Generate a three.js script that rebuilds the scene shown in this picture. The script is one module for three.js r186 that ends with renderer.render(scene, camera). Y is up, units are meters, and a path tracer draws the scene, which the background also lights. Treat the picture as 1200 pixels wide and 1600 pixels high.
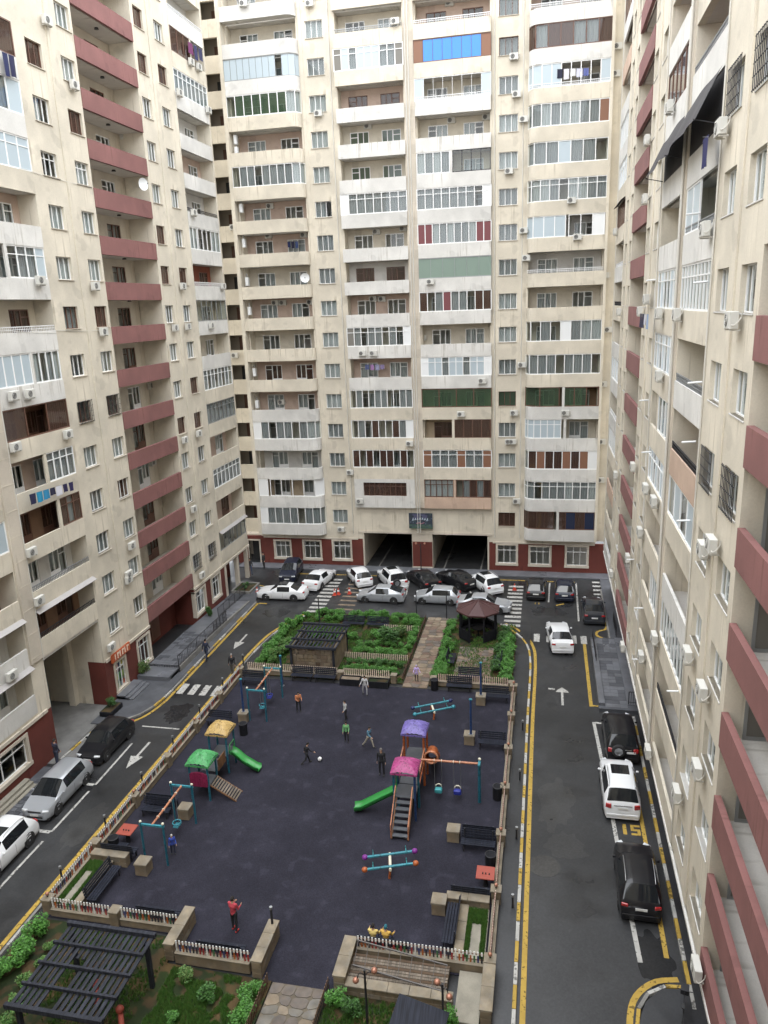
import * as THREE from 'three';
import { mergeGeometries, mergeVertices, toCreasedNormals } from 'three/addons/utils/BufferGeometryUtils.js';
import { MarchingCubes } from 'three/addons/objects/MarchingCubes.js';
import { RoundedBoxGeometry } from 'three/addons/geometries/RoundedBoxGeometry.js';

const scene = new THREE.Scene();
const V3 = (x, y, z) => new THREE.Vector3(x, y, z);

// ---------------------------------------------------------------- camera (from the vanishing points: depth axis = -z, verticals, lateral lines)
const EYE = V3(0, 26.4, 0), FPX = 1182, D2R = Math.PI / 180;
const PITCH = 15.14 * D2R, ROLL = 2.26 * D2R, YAW = 12.33 * D2R;
const camF = V3(-Math.sin(YAW) * Math.cos(PITCH), -Math.sin(PITCH), -Math.cos(YAW) * Math.cos(PITCH));
const camR0 = camF.clone().cross(V3(0, 1, 0)).normalize(), camU0 = camR0.clone().cross(camF);
const camR = camR0.clone().multiplyScalar(Math.cos(ROLL)).addScaledVector(camU0, -Math.sin(ROLL));
const camU = camR0.clone().multiplyScalar(Math.sin(ROLL)).addScaledVector(camU0, Math.cos(ROLL));
const camera = new THREE.PerspectiveCamera(2 * Math.atan(800 / FPX) / D2R, 0.75, 0.1, 400);
camera.position.copy(EYE);
camera.quaternion.setFromRotationMatrix(new THREE.Matrix4().makeBasis(camR, camU, camF.clone().negate()));
camera.updateMatrixWorld(true);
// a photo pixel gives a direction; the distance comes from the ground or facade that it touches
const ray = (px, py) => camF.clone().addScaledVector(camR, (px - 600) / FPX).addScaledVector(camU, -(py - 800) / FPX);
const onGround = (px, py, h = 0) => { const d = ray(px, py), t = (h - EYE.y) / d.y; return V3(d.x * t, h, d.z * t); };
const onX = (px, py, X) => { const d = ray(px, py), t = X / d.x; return { y: EYE.y + d.y * t, z: d.z * t }; };
const onZ = (px, py, Z) => { const d = ray(px, py), t = Z / d.z; return { x: d.x * t, y: EYE.y + d.y * t }; };

const SKY_L = 5.6;
// ---------------------------------------------------------------- sky: even overcast, brighter overhead
{
  const w = 64, h = 32, a = new Float32Array(w * h * 4);
  for (let j = 0; j < h; j++) for (let i = 0; i < w; i++) {
    const el = ((j + 0.5) / h - 0.5) * Math.PI, s = Math.max(0, Math.sin(el)), L = SKY_L * (1 + 0.6 * s) / 1.6, k = (j * w + i) * 4;
    a[k] = L * 0.955; a[k + 1] = L * 0.99; a[k + 2] = L * 1.04; a[k + 3] = 1;
  }
  const t = new THREE.DataTexture(a, w, h, THREE.RGBAFormat, THREE.FloatType);
  t.mapping = THREE.EquirectangularReflectionMapping; t.magFilter = THREE.LinearFilter; t.needsUpdate = true;
  scene.background = t; scene.environment = t;
}
const sun = new THREE.DirectionalLight(new THREE.Color(1, 0.97, 0.92), 0.5);
sun.position.set(-10, 90, 5); sun.target.position.set(-12, 0, -42); scene.add(sun, sun.target);
sun.castShadow = true; sun.shadow.radius = 40; sun.shadow.mapSize.set(2048, 2048);
Object.assign(sun.shadow.camera, { left: -60, right: 60, top: 60, bottom: -60, near: 1, far: 200 });
const renderer = new THREE.WebGLRenderer({ antialias: true });
renderer.shadowMap.enabled = true;
renderer.toneMapping = THREE.LinearToneMapping; renderer.toneMappingExposure = 1.0;

// ---------------------------------------------------------------- helpers
function rng(seed) { let a = seed >>> 0; return () => { a = (a + 0x6D2B79F5) | 0; let t = Math.imul(a ^ (a >>> 15), 1 | a); t = (t + Math.imul(t ^ (t >>> 7), 61 | t)) ^ t; return ((t ^ (t >>> 14)) >>> 0) / 4294967296; }; }
const lerp = (a, b, t) => a + (b - a) * t, clamp = (x, a = 0, b = 1) => Math.min(b, Math.max(a, x));
const sstep = (a, b, x) => { const t = clamp((x - a) / (b - a)); return t * t * (3 - 2 * t); };
// periodic value noise
function pnoise(seed, P) {
  const r = rng(seed), g = new Float32Array(P * P); for (let i = 0; i < g.length; i++) g[i] = r();
  return (x, y, px = P, py = P) => {
    const xi = Math.floor(x), yi = Math.floor(y), fx = x - xi, fy = y - yi, u = fx * fx * (3 - 2 * fx), v = fy * fy * (3 - 2 * fy);
    const m = (a, n) => ((a % n) + n) % n, q = (a, b) => g[m(b, py) % P * P + m(a, px) % P];
    return lerp(lerp(q(xi, yi), q(xi + 1, yi), u), lerp(q(xi, yi + 1), q(xi + 1, yi + 1), u), v);
  };
}
const N1 = pnoise(11, 256), N2 = pnoise(23, 256), N3 = pnoise(57, 256);
function fbm(n, u, v, f, oct) { let s = 0, a = 0.5, w = 0; for (let i = 0; i < oct; i++) { s += a * n(u * f + i * 17, v * f + i * 31, f, f); w += a; a *= 0.5; f *= 2; } return s / w; }
function texture(size, metres, fn, srgb = true) {
  const d = new Uint8Array(size * size * 4);
  for (let j = 0; j < size; j++) for (let i = 0; i < size; i++) {
    const c = fn(i / size, j / size), k = (j * size + i) * 4;
    d[k] = clamp(c[0]) * 255; d[k + 1] = clamp(c[1]) * 255; d[k + 2] = clamp(c[2]) * 255; d[k + 3] = 255;
  }
  const t = new THREE.DataTexture(d, size, size); t.wrapS = t.wrapT = THREE.RepeatWrapping; t.magFilter = THREE.LinearFilter; t.minFilter = THREE.LinearMipmapLinearFilter; t.generateMipmaps = true;
  t.repeat.set(1 / metres, 1 / metres); if (srgb) t.colorSpace = THREE.SRGBColorSpace; t.needsUpdate = true; return t;
}
const grey = (v) => [v, v, v];
const T = {
  // painted render: blotches, rain streaks, fine grain
  plaster: texture(1024, 9, (u, v) => {
    const b = fbm(N1, u, v, 5, 4), s = N2(u * 96, v * 5, 96, 5) * 0.6 + N3(u * 40, v * 3, 40, 3) * 0.4, g = N3(u * 256, v * 256) - 0.5;
    const streak = sstep(0.55, 0.82, s) * sstep(0.46, 0.7, b), spot = sstep(0.64, 0.74, fbm(N2, u, v, 9, 3)), x = 0.9 + 0.2 * (b - 0.5) - 0.14 * streak - 0.05 * spot + 0.035 * g;
    return [x, x * (0.992 - 0.012 * streak), x * (0.982 - 0.03 * streak)];
  }),
  concrete: texture(512, 4, (u, v) => { const b = fbm(N2, u, v, 6, 5), g = N3(u * 256, v * 256) - 0.5; const x = 0.82 + 0.3 * (b - 0.5) + 0.07 * g; return grey(x); }),
  asphalt: texture(1024, 12, (u, v) => {
    const b = fbm(N1, u, v, 4, 5), p = fbm(N3, u, v, 7, 3), g = N2(u * 256, v * 256) - 0.5, g2 = N1(u * 128, v * 128, 128, 128) - 0.5;
    const x = 0.72 + 0.34 * (b - 0.5) + 0.1 * g + 0.06 * g2 - 0.06 * sstep(0.5, 0.75, p); return [x, x * 0.995, x * 0.985];
  }),
  wet: texture(512, 12, (u, v) => { const p = fbm(N3, u, v, 7, 4), b = fbm(N1, u, v, 5, 3); return grey(0.56 - 0.24 * sstep(0.4, 0.75, p) + 0.25 * (b - 0.5)); }, false),
  rubber: texture(1024, 7, (u, v) => {
    const b = fbm(N2, u, v, 4, 5), s = fbm(N3, u, v, 16, 3), g = N1(u * 256, v * 256) - 0.5;
    const x = 0.78 + 0.2 * (b - 0.5) + 0.1 * (s - 0.5) + 0.16 * g + 0.07 * sstep(0.66, 0.8, s) - 0.12 * (sstep(0.988, 0.994, (u * 7) % 1) + sstep(0.988, 0.994, (v * 7) % 1)) * 0.5; return [x, x * 0.98, x];
  }),
  stone: texture(512, 2, (u, v) => { const b = fbm(N1, u, v, 5, 5), c = fbm(N3, u, v, 9, 3), g = N2(u * 256, v * 256) - 0.5; const x = 0.78 + 0.34 * (b - 0.5) + 0.06 * g; return [x * (1.02 + 0.06 * (c - 0.5)), x, x * (0.97 - 0.1 * (c - 0.5))]; }),
  earth: texture(512, 5, (u, v) => { const b = fbm(N2, u, v, 5, 5), c = fbm(N1, u, v, 12, 3), x = 0.7 + 0.5 * (b - 0.5); const k = sstep(0.42, 0.6, c); return [lerp(x, x * 0.5, k), lerp(x * 0.86, x * 0.72, k), lerp(x * 0.68, x * 0.3, k)]; }),
  wood: texture(512, 1.6, (u, v) => { const g = N2(u * 64, v * 4, 64, 4) * 0.6 + N1(u * 20, v * 3, 20, 3) * 0.4; return grey(0.72 + 0.4 * (g - 0.5)); }),
  paint: texture(512, 3, (u, v) => { const b = fbm(N1, u, v, 8, 5), c = fbm(N2, u, v, 30, 2); return grey(0.9 + 0.2 * (b - 0.5) - 0.38 * sstep(0.56, 0.72, c * 0.6 + b * 0.4)); }),
  worn: texture(512, 2, (u, v) => { const b = fbm(N2, u, v, 6, 4), c = fbm(N1, u, v, 34, 2); return grey(0.88 + 0.24 * (b - 0.5) - 0.22 * sstep(0.6, 0.72, c)); }),
  fabric: texture(256, 1, (u, v) => grey(0.88 + 0.2 * (N1(u * 40, v * 2, 40, 2) - 0.5))),
};
const lin = (r, g, b) => new THREE.Color().setRGB(r, g, b);
const M = {};
function mat(key, c, rough, opt = {}) {
  const m = new (opt.transmission || opt.clearcoat || opt.specularIntensity !== undefined ? THREE.MeshPhysicalMaterial : THREE.MeshStandardMaterial)({ color: Array.isArray(c) ? lin(...c) : new THREE.Color(c), roughness: rough, ...opt });
  m.name = key; M[key] = m; return m;
}
// walls
mat('cream', [0.735, 0.68, 0.57], 0.92, { map: T.plaster });
mat('greyPaint', [0.5, 0.5, 0.48], 0.92, { map: T.plaster });
mat('white', [0.74, 0.735, 0.71], 0.9, { map: T.plaster });
mat('pinkish', [0.62, 0.46, 0.36], 0.9, { map: T.plaster });
mat('loggiaRed', [0.27, 0.122, 0.115], 0.85, { map: T.plaster });
mat('plinthRed', [0.155, 0.036, 0.026], 0.85, { map: T.plaster });
mat('trim', [0.66, 0.6, 0.51], 0.85, { map: T.plaster });
mat('inPink', [0.64, 0.5, 0.42], 0.9, { map: T.plaster });
mat('inPeach', [0.64, 0.52, 0.38], 0.9, { map: T.plaster });
mat('inBrown', [0.3, 0.18, 0.115], 0.9, { map: T.plaster });
mat('inRed', [0.3, 0.09, 0.05], 0.9, { map: T.plaster });
mat('soffit', [0.7, 0.68, 0.64], 0.92, { map: T.plaster });
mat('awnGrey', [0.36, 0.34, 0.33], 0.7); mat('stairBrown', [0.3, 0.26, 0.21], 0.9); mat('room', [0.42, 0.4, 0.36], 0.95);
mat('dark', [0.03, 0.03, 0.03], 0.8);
mat('roof', [0.2, 0.2, 0.2], 0.95, { map: T.concrete });
// joinery and glass
mat('frameW', [0.78, 0.78, 0.77], 0.45); mat('frameB', [0.13, 0.062, 0.04], 0.5); mat('frameG', [0.3, 0.31, 0.31], 0.45, { metalness: 0.5 });
mat('clear', [0.88, 0.93, 0.93], 0.03, { transmission: 1, thickness: 0, ior: 1.5 });
mat('glassGreen', [0.2, 0.33, 0.21], 0.05, { transmission: 0.85, thickness: 0, ior: 1.5 });
mat('glassBrown', [0.3, 0.2, 0.16], 0.04, { transmission: 0.85, thickness: 0, ior: 1.5 });
mat('glassBlue', [0.03, 0.2, 0.62], 0.12, { specularIntensity: 1 });
mat('frost', [0.6, 0.7, 0.76], 0.35, { transmission: 0.35, thickness: 0, ior: 1.5 });
mat('curtain', [0.58, 0.59, 0.58], 0.95, { map: T.fabric, transmission: 0.3, thickness: 0 });
mat('curtainG', [0.36, 0.365, 0.365], 0.95, { map: T.fabric, transmission: 0.3, thickness: 0 });
mat('curtainB', [0.32, 0.2, 0.14], 0.95, { map: T.fabric, transmission: 0.3, thickness: 0 });
mat('curtainM', [0.2, 0.05, 0.06], 0.95, { map: T.fabric, transmission: 0.2, thickness: 0 });
mat('panelW', [0.72, 0.73, 0.73], 0.55); mat('panelM', [0.16, 0.045, 0.05], 0.6); mat('panelB', [0.2, 0.095, 0.055], 0.6); mat('frostG', [0.24, 0.33, 0.27], 0.3, { transmission: 0.3, thickness: 0 }); mat('panelN', [0.02, 0.028, 0.06], 0.15, { specularIntensity: 1 }); mat('panelK', [0.17, 0.16, 0.14], 0.7);
mat('net', [0.055, 0.05, 0.052], 0.95, { map: T.fabric });
mat('metal', [0.32, 0.33, 0.34], 0.5, { metalness: 0.7 }); mat('railW', [0.7, 0.7, 0.7], 0.5); mat('iron', [0.035, 0.035, 0.04], 0.55, { metalness: 0.4 });
mat('acW', [0.55, 0.54, 0.5], 0.5); mat('acD', [0.05, 0.05, 0.05], 0.6); mat('pipe', [0.55, 0.53, 0.48], 0.6);
// ground
mat('asphalt', [0.062, 0.064, 0.069], 0.9, { map: T.asphalt, roughnessMap: T.wet, specularIntensity: 0.75 });
mat('asphaltWalk', [0.052, 0.055, 0.062], 0.9, { map: T.asphalt, roughnessMap: T.wet });
mat('rubber', [0.044, 0.045, 0.061], 0.95, { map: T.rubber, specularIntensity: 0.3 });
mat('paving', [0.2, 0.208, 0.23], 0.75, { map: T.concrete, roughnessMap: T.wet }); mat('pavingD', [0.11, 0.115, 0.13], 0.7, { map: T.concrete });
mat('kerb', [0.3, 0.29, 0.27], 0.85, { map: T.concrete });
mat('paintW', [0.5, 0.49, 0.46], 0.8, { map: T.paint }); mat('paintY', [0.5, 0.33, 0.06], 0.8, { map: T.paint });
mat('stoneWall', [0.34, 0.275, 0.195], 0.9, { map: T.stone }); mat('stoneCap', [0.36, 0.32, 0.255], 0.9, { map: T.stone }); mat('stoneFlag', [0.27, 0.22, 0.17], 0.85, { map: T.stone });
mat('stoneFlagG', [0.26, 0.25, 0.23], 0.85, { map: T.stone }); mat('stoneDark', [0.16, 0.11, 0.075], 0.9, { map: T.stone }); mat('mortar', [0.2, 0.165, 0.12], 0.95, { map: T.concrete });
mat('earth', [0.12, 0.105, 0.06], 0.95, { map: T.earth }); mat('beige', [0.4, 0.37, 0.3], 0.85, { map: T.concrete }); mat('drive', [0.24, 0.235, 0.225], 0.85, { map: T.concrete });
mat('woodDark', [0.026, 0.027, 0.034], 0.7, { map: T.wood, specularIntensity: 0.4 }); mat('woodBlue', [0.03, 0.035, 0.056], 0.65, { map: T.wood, specularIntensity: 0.45 });

function metreUV(g) {
  const p = g.attributes.position, uv = new Float32Array(p.count * 2), a = V3(), b = V3(), c = V3(), n = V3();
  for (let i = 0; i < p.count; i += 3) {
    a.fromBufferAttribute(p, i); b.fromBufferAttribute(p, i + 1); c.fromBufferAttribute(p, i + 2);
    n.copy(b).sub(a).cross(c.clone().sub(a)); const x = Math.abs(n.x), y = Math.abs(n.y), z = Math.abs(n.z);
    [a, b, c].forEach((q, k) => { const o = (i + k) * 2; if (y >= x && y >= z) { uv[o] = q.x; uv[o + 1] = q.z; } else if (x >= z) { uv[o] = q.z; uv[o + 1] = q.y; } else { uv[o] = q.x; uv[o + 1] = q.y; } });
  }
  g.setAttribute('uv', new THREE.BufferAttribute(uv, 2)); return g;
}
const _m = new THREE.Matrix4(), _q = new THREE.Quaternion(), _e = new THREE.Euler();
class MB {
  constructor() { this.g = []; }
  add(g, m) {
    g = g.index ? g.toNonIndexed() : g.clone();
    for (const k of Object.keys(g.attributes)) if (!['position', 'normal'].includes(k)) g.deleteAttribute(k);
    g.clearGroups(); if (m) g.applyMatrix4(m); this.g.push(g); return this;
  }
  box(x0, x1, y0, y1, z0, z1) { return this.add(new THREE.BoxGeometry(Math.abs(x1 - x0), Math.abs(y1 - y0), Math.abs(z1 - z0)), _m.makeTranslation((x0 + x1) / 2, (y0 + y1) / 2, (z0 + z1) / 2)); }
  bx(w, h, d, x, y, z, ry = 0, rx = 0, rz = 0) { return this.add(new THREE.BoxGeometry(w, h, d), _m.compose(V3(x, y, z), _q.setFromEuler(_e.set(rx, ry, rz)), V3(1, 1, 1))); }
  rb(w, h, d, x, y, z, r = 0.02, ry = 0, rx = 0, rz = 0, seg = 2) { return this.add(new RoundedBoxGeometry(w, h, d, seg, Math.min(r, w / 2.01, h / 2.01, d / 2.01)), _m.compose(V3(x, y, z), _q.setFromEuler(_e.set(rx, ry, rz)), V3(1, 1, 1))); }
  cyl(r0, r1, h, x, y, z, seg = 14, rx = 0, rz = 0, ry = 0) { return this.add(new THREE.CylinderGeometry(r1, r0, h, seg), _m.compose(V3(x, y, z), _q.setFromEuler(_e.set(rx, ry, rz)), V3(1, 1, 1))); }
  sph(r, x, y, z, sx = 1, sy = 1, sz = 1, seg = 12) { return this.add(new THREE.SphereGeometry(r, seg, Math.max(6, seg * 0.7 | 0)), _m.compose(V3(x, y, z), _q.identity(), V3(sx, sy, sz))); }
  bar(a, b, r, seg = 8, r2 = r) { const d = b.clone().sub(a), L = d.length(); return this.add(new THREE.CylinderGeometry(r2, r, L, seg), _m.compose(a.clone().addScaledVector(d, 0.5), _q.setFromUnitVectors(V3(0, 1, 0), d.normalize()), V3(1, 1, 1))); }
  beam(a, b, w, h) { const d = b.clone().sub(a), L = d.length(), z = d.clone().normalize(), x = V3(0, 1, 0).cross(z).normalize(), y = z.clone().cross(x); return this.add(new THREE.BoxGeometry(w, h, L), _m.makeBasis(x, y, z).setPosition(a.clone().addScaledVector(d, 0.5))); }
  tube(pts, r, seg = 6, n = 0) { return this.add(new THREE.TubeGeometry(new THREE.CatmullRomCurve3(pts), n || pts.length * 4, r, seg, false)); }
  poly(pts, y0, y1) { // plan polygon [[x,z],...] extruded from y0 to y1
    const s = new THREE.Shape(pts.map(([x, z]) => new THREE.Vector2(x, -z))), g = new THREE.ExtrudeGeometry(s, { depth: y1 - y0, bevelEnabled: false }); g.rotateX(-Math.PI / 2); g.translate(0, y0, 0); return this.add(g);
  }
  geo() { const g = this.g.length > 1 ? mergeGeometries(this.g) : this.g[0]; return metreUV(g); }
  build(name, m, parent) { return mesh(name, this.geo(), m, parent); }
}
function uvShift(g, k) { const u = g.attributes.uv; for (let i = 0; i < u.count; i++) u.setXY(i, u.getX(i) + k * 3.17, u.getY(i) + k * 1.93); return g; }
function mesh(name, g, m, parent) { const o = new THREE.Mesh(g, typeof m === 'string' ? M[m] : m); o.name = parent ? name : numbered(name); o.castShadow = o.receiveShadow = true; (parent || scene).add(o); return o; }
const taken = {};
function numbered(n) { const k = taken[n] = (taken[n] ?? -1) + 1; return k ? n + '_' + String(k).padStart(3, '0') : n; }
function tag(o, label, category, group) { o.userData = { label, category }; if (group) o.userData.group = group; return o; }
function thing(name, label, category, x = 0, y = 0, z = 0, ry = 0, group) { const o = new THREE.Group(); o.name = numbered(name); scene.add(o); o.position.set(x, y, z); o.rotation.y = ry; return tag(o, label, category, group); }
function struct(o, label, category) { o.userData = { kind: 'structure', label, category }; return o; }
function copy(src, name, x, y, z, ry, label, group) { const o = src.clone(); o.name = numbered(name); o.userData = { ...src.userData }; if (label) o.userData.label = label; if (group) o.userData.group = group; o.position.set(x, y, z); o.rotation.y = ry; scene.add(o); return o; }
const gcache = new Map();
function cached(key, fn) { let g = gcache.get(key); if (!g) gcache.set(key, g = fn()); return g; }
function wallRuns(root, name, m, x0, x1, y0, y1, z0, z1, holes) { // one mesh for each stretch between openings of full height
  const full = holes.filter((h) => h[2] <= y0 + 1e-4 && h[3] >= y1 - 1e-4).sort((a, b) => a[0] - b[0]); let x = x0; const runs = []; for (const h of full) { if (h[0] > x + 1e-3) runs.push([x, Math.min(h[0], x1)]); x = Math.max(x, h[1]); } if (x < x1 - 1e-3) runs.push([x, x1]);
  for (const [a, b] of runs) { const mb = new MB(); wallHoles(mb, a, b, y0, y1, z0, z1, holes.filter((h) => h[0] >= a - 1e-4 && h[1] <= b + 1e-4)); mb.build(name, m, root); }
}
function wallHoles(mb, x0, x1, y0, y1, z0, z1, holes) {
  const xs = [...new Set([x0, x1, ...holes.flatMap((h) => [h[0], h[1]])])].filter((x) => x >= x0 - 1e-6 && x <= x1 + 1e-6).sort((a, b) => a - b);
  let run = null;
  const flush = () => { if (run) for (const [a, b] of run.seg) mb.box(run.x0, run.x1, a, b, z0, z1); run = null; };
  for (let i = 0; i < xs.length - 1; i++) {
    const xa = xs[i], xb = xs[i + 1]; if (xb - xa < 1e-4) continue;
    const hs = holes.filter((h) => h[0] <= xa + 1e-5 && h[1] >= xb - 1e-5).sort((a, b) => a[2] - b[2]), seg = []; let y = y0;
    for (const h of hs) { if (h[2] > y + 1e-4) seg.push([y, Math.min(h[2], y1)]); y = Math.max(y, h[3]); }
    if (y < y1 - 1e-4) seg.push([y, y1]);
    flush(); run = { x0: xa, x1: xb, seg };
  }
  flush();
}
// ================================================================ buildings
const FL = (n) => 0.9 + 3 * n, NF = 17, TOP = FL(18) + 0.9; // floor levels; ground storey 3.9 m
const planeG = (w, h) => cached(`pl${w.toFixed(3)},${h.toFixed(3)}`, () => new THREE.PlaneGeometry(w, h));
const curtainG = (w, h) => cached(`cu${w.toFixed(2)},${h.toFixed(2)}`, () => {
  const n = Math.max(6, Math.round(w * 16)), g = new THREE.PlaneGeometry(w, h, n, 1), p = g.attributes.position;
  for (let i = 0; i < p.count; i++) p.setZ(i, 0.035 * Math.sin((p.getX(i) / w + 0.5) * n * 1.9) + 0.012 * Math.sin(p.getX(i) * 23)); g.computeVertexNormals(); return g;
});
function frameG(w, h, style) { // origin at the centre
  return cached(`fr${w.toFixed(2)},${h.toFixed(2)},${style}`, () => {
    const b = new MB(), t = 0.048, d = 0.07, n = +style[0]; b.box(-w / 2, w / 2, -h / 2, -h / 2 + t, -d / 2, d / 2).box(-w / 2, w / 2, h / 2 - t, h / 2, -d / 2, d / 2);
    for (let i = 0; i <= n; i++) { const x = -w / 2 + t / 2 + (w - t) * i / n; b.box(x - t / 2, x + t / 2, -h / 2 + t, h / 2 - t, -d / 2 + 0.002, d / 2 - 0.002); }
    if (style[1] === 't') b.box(-w / 2 + t, w / 2 - t, h * 0.2, h * 0.2 + 0.05, -d / 2 + 0.004, d / 2 + 0.004);
    return b.geo();
  });
}
const TINT = { c: 'clear', d: 'clear', k: 'clear', f: 'frost', b: 'glassBlue', g: 'glassGreen', n: 'glassBrown', m: 'panelM', p: 'panelW', w: 'panelB', x: 'panelK', e: 'frostG', v: 'panelN' };
const CURT = { c: 'curtain', k: 'curtainG', n: 'curtainB', g: null, d: null };
const RW = rng(77);
function windowUnit(parent, x, y, w, h, z, o = {}) {
  const st = o.style || '3', f = mesh('window', frameG(w, h, st), o.frame || 'frameW', parent); f.position.set(x + w / 2, y + h / 2, z);
  const n = +st[0], t = 0.048, pw = (w - t) / n - t, tint = o.tint || 'c';
  for (let i = 0; i < n; i++) { const p = mesh('pane', planeG(pw + 0.02, h - 2 * t + 0.02), TINT[tint], f); p.position.x = -w / 2 + t + pw / 2 + i * (pw + t); p.position.z = (i % 2 ? 0.012 : -0.012); }
  const cu = CURT[tint]; if (cu && o.curtain !== false) {
    const parts = o.part || 0; // 0 all, 1 left part drawn, 2 right
    const c = mesh('curtain', curtainG(parts ? w * 0.62 : w * 0.98, h * 0.98), o.cu || cu, f); c.position.set(parts === 1 ? -w * 0.18 : parts === 2 ? w * 0.18 : 0, 0, -0.14);
  }
  if (o.sill !== false) { const s = mesh('sill', cached('sill' + w.toFixed(2), () => new MB().box(-w / 2 - 0.06, w / 2 + 0.06, -0.04, 0, -0.05, 0.3).geo()), o.sillMat || 'trim', f); s.position.set(0, -h / 2, -z - 0.22 + (o.sillOut ?? 0.0)); }
  if (o.grille) { const g = mesh('grille', cached('gri' + w.toFixed(2) + h.toFixed(2), () => { const b = new MB(); for (let i = 0; i <= 9; i++) b.bx(0.022, h + 0.1, 0.022, -w / 2 + w * i / 9, 0, 0); for (let i = 0; i <= 4; i++) b.bx(w + 0.1, 0.022, 0.02, 0, -h / 2 + h * i / 4, 0.01); return b.geo(); }), 'iron', f); g.position.z = -z + 0.1; }
  return f;
}
function doorUnit(parent, x, y, z, o = {}) { // balcony door with a window beside it, origin bottom centre, 1.8 wide, 2.2 high
  const W = 1.8, Hh = 2.2, mir = o.mirror ? -1 : 1;
  const g = cached('door', () => { const b = new MB(), t = 0.07, d = 0.08; b.box(-W / 2, W / 2, Hh - t, Hh, -d / 2, d / 2).box(-W / 2, -W / 2 + t, 0, Hh - t, -d / 2, d / 2).box(W / 2 - t, W / 2, 0.85, Hh - t, -d / 2, d / 2).box(-0.2, -0.1, 0, Hh - t, -d / 2, d / 2).box(0.33, 0.4, 0.85, Hh - t, -d / 2, d / 2).box(-0.1, W / 2, 0.0, 0.85, -d / 2, d / 2).box(-W / 2 + t, -0.2, 0, 0.5, -d / 2 + 0.01, d / 2 - 0.01).box(-W / 2 + t, -0.2, 1.72, 1.78, -d / 2, d / 2); return b.geo(); });
  const f = mesh('balcony_door', g, o.frame || 'frameW', parent); f.position.set(x, y, z); f.scale.x = mir;
  const P = [[-0.515, 1.33, 0.63, 1.66 - 0.02], [0.115, 1.49, 0.43, 1.28], [0.615, 1.49, 0.43, 1.28]];
  for (const [px, py, pw, ph] of P) { const p = mesh('pane', planeG(pw, ph), TINT[o.tint || 'c'], f); p.position.set(px, py, 0); }
  const cu = CURT[o.tint || 'c']; if (cu && !o.bare) { const c = mesh('curtain', curtainG(1.0, 1.3), cu, f); c.position.set(0.36, 1.49, -0.16); if (RW() < 0.6) { const c2 = mesh('curtain', curtainG(0.62, 1.9), cu, f); c2.position.set(-0.52, 1.15, -0.18); } }
  return f;
}
// front line of a balcony in plan
function frontPath(x0, x1, p, curve, k = 3) {
  const r = 0.85, pts = [];
  if (curve === 'l') for (let i = 0; i < k; i++) { const a = i / k * Math.PI / 2; pts.push([x0 + r * (1 - Math.sin(a)) * 0 + r - r * Math.cos(a), p * 0.04 + p * 0.96 * Math.sin(a)]); }
  pts.push([curve === 'l' ? x0 + r : x0, p]); pts.push([curve === 'r' ? x1 - r : x1, p]);
  if (curve === 'r') for (let i = 1; i <= k; i++) { const a = i / k * Math.PI / 2; pts.push([x1 - r + r * Math.sin(a), p * 0.04 + p * 0.96 * Math.cos(a)]); }
  return pts;
}
function offsetPath(pts, d) {
  return pts.map((q, i) => {
    const a = pts[Math.max(0, i - 1)], b = pts[Math.min(pts.length - 1, i + 1)], dx = b[0] - a[0], dz = b[1] - a[1], L = Math.hypot(dx, dz) || 1; return [q[0] + dz / L * -d * -1 * -1, q[1] - Math.abs(dx / L) * d];
  });
}
const wallMat = { cream: 'cream', white: 'white', pink: 'inPink', peach: 'inPeach', brown: 'inBrown', red: 'inRed', grey: 'white' };
function glazing(parent, path, y0, y1, s) {
  const seg = []; let L = 0; for (let i = 0; i < path.length - 1; i++) { const l = Math.hypot(path[i + 1][0] - path[i][0], path[i + 1][1] - path[i][1]); seg.push([L, l]); L += l; }
  const at = (t) => { for (let i = 0; i < seg.length; i++) if (t <= seg[i][0] + seg[i][1] + 1e-6) { const f = (t - seg[i][0]) / seg[i][1]; return [lerp(path[i][0], path[i + 1][0], f), lerp(path[i][1], path[i + 1][1], f)]; } return path[path.length - 1]; };
  const a = (s.f0 ?? 0) * L, b = (s.f1 ?? 1) * L, n = s.n, fr = new MB(), H = y1 - y0, t = s.thin ? 0.025 : 0.075, panes = [];
  const P = []; for (let i = 0; i <= n; i++) P.push(at(lerp(a, b, i / n)));
  for (let i = 0; i <= n; i++) { const q = P[i], r = P[Math.min(n, i + 1)], l = P[Math.max(0, i - 1)], an = -Math.atan2(r[1] - l[1], r[0] - l[0]); fr.bx(t, H, 0.07, q[0], y0 + H / 2, q[1], an); }
  for (let i = 0; i < n; i++) {
    const p = P[i], q = P[i + 1], w = Math.hypot(q[0] - p[0], q[1] - p[1]), an = -Math.atan2(q[1] - p[1], q[0] - p[0]), cx = (p[0] + q[0]) / 2, cz = (p[1] + q[1]) / 2;
    fr.bx(w - t, 0.08, 0.066, cx, y0 + 0.04, cz, an).bx(w - t, 0.08, 0.066, cx, y1 - 0.04, cz, an); if (s.transom) fr.bx(w - t, 0.05, 0.06, cx, y0 + H * 0.72, cz, an);
    const tn = s.tint[i % s.tint.length]; if (tn !== '.') panes.push([cx, cz, w - t + 0.02, an, tn]);
  }
  const f = fr.build('balcony_glazing', s.frame || 'frameW', parent);
  for (const [cx, cz, w, an, tn] of panes) {
    const p = mesh('pane', planeG(w, H - 0.1), TINT[tn], f); p.position.set(cx, y0 + H / 2, cz); p.rotation.y = an;
    if (CURT[tn]) { const c = mesh('curtain', curtainG(w * 0.97, H - 0.16), CURT[tn], f); c.position.set(cx - Math.sin(an) * 0.11, y0 + H / 2, cz - Math.cos(an) * 0.11); c.rotation.y = an; }
  }
  return f;
}
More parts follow.
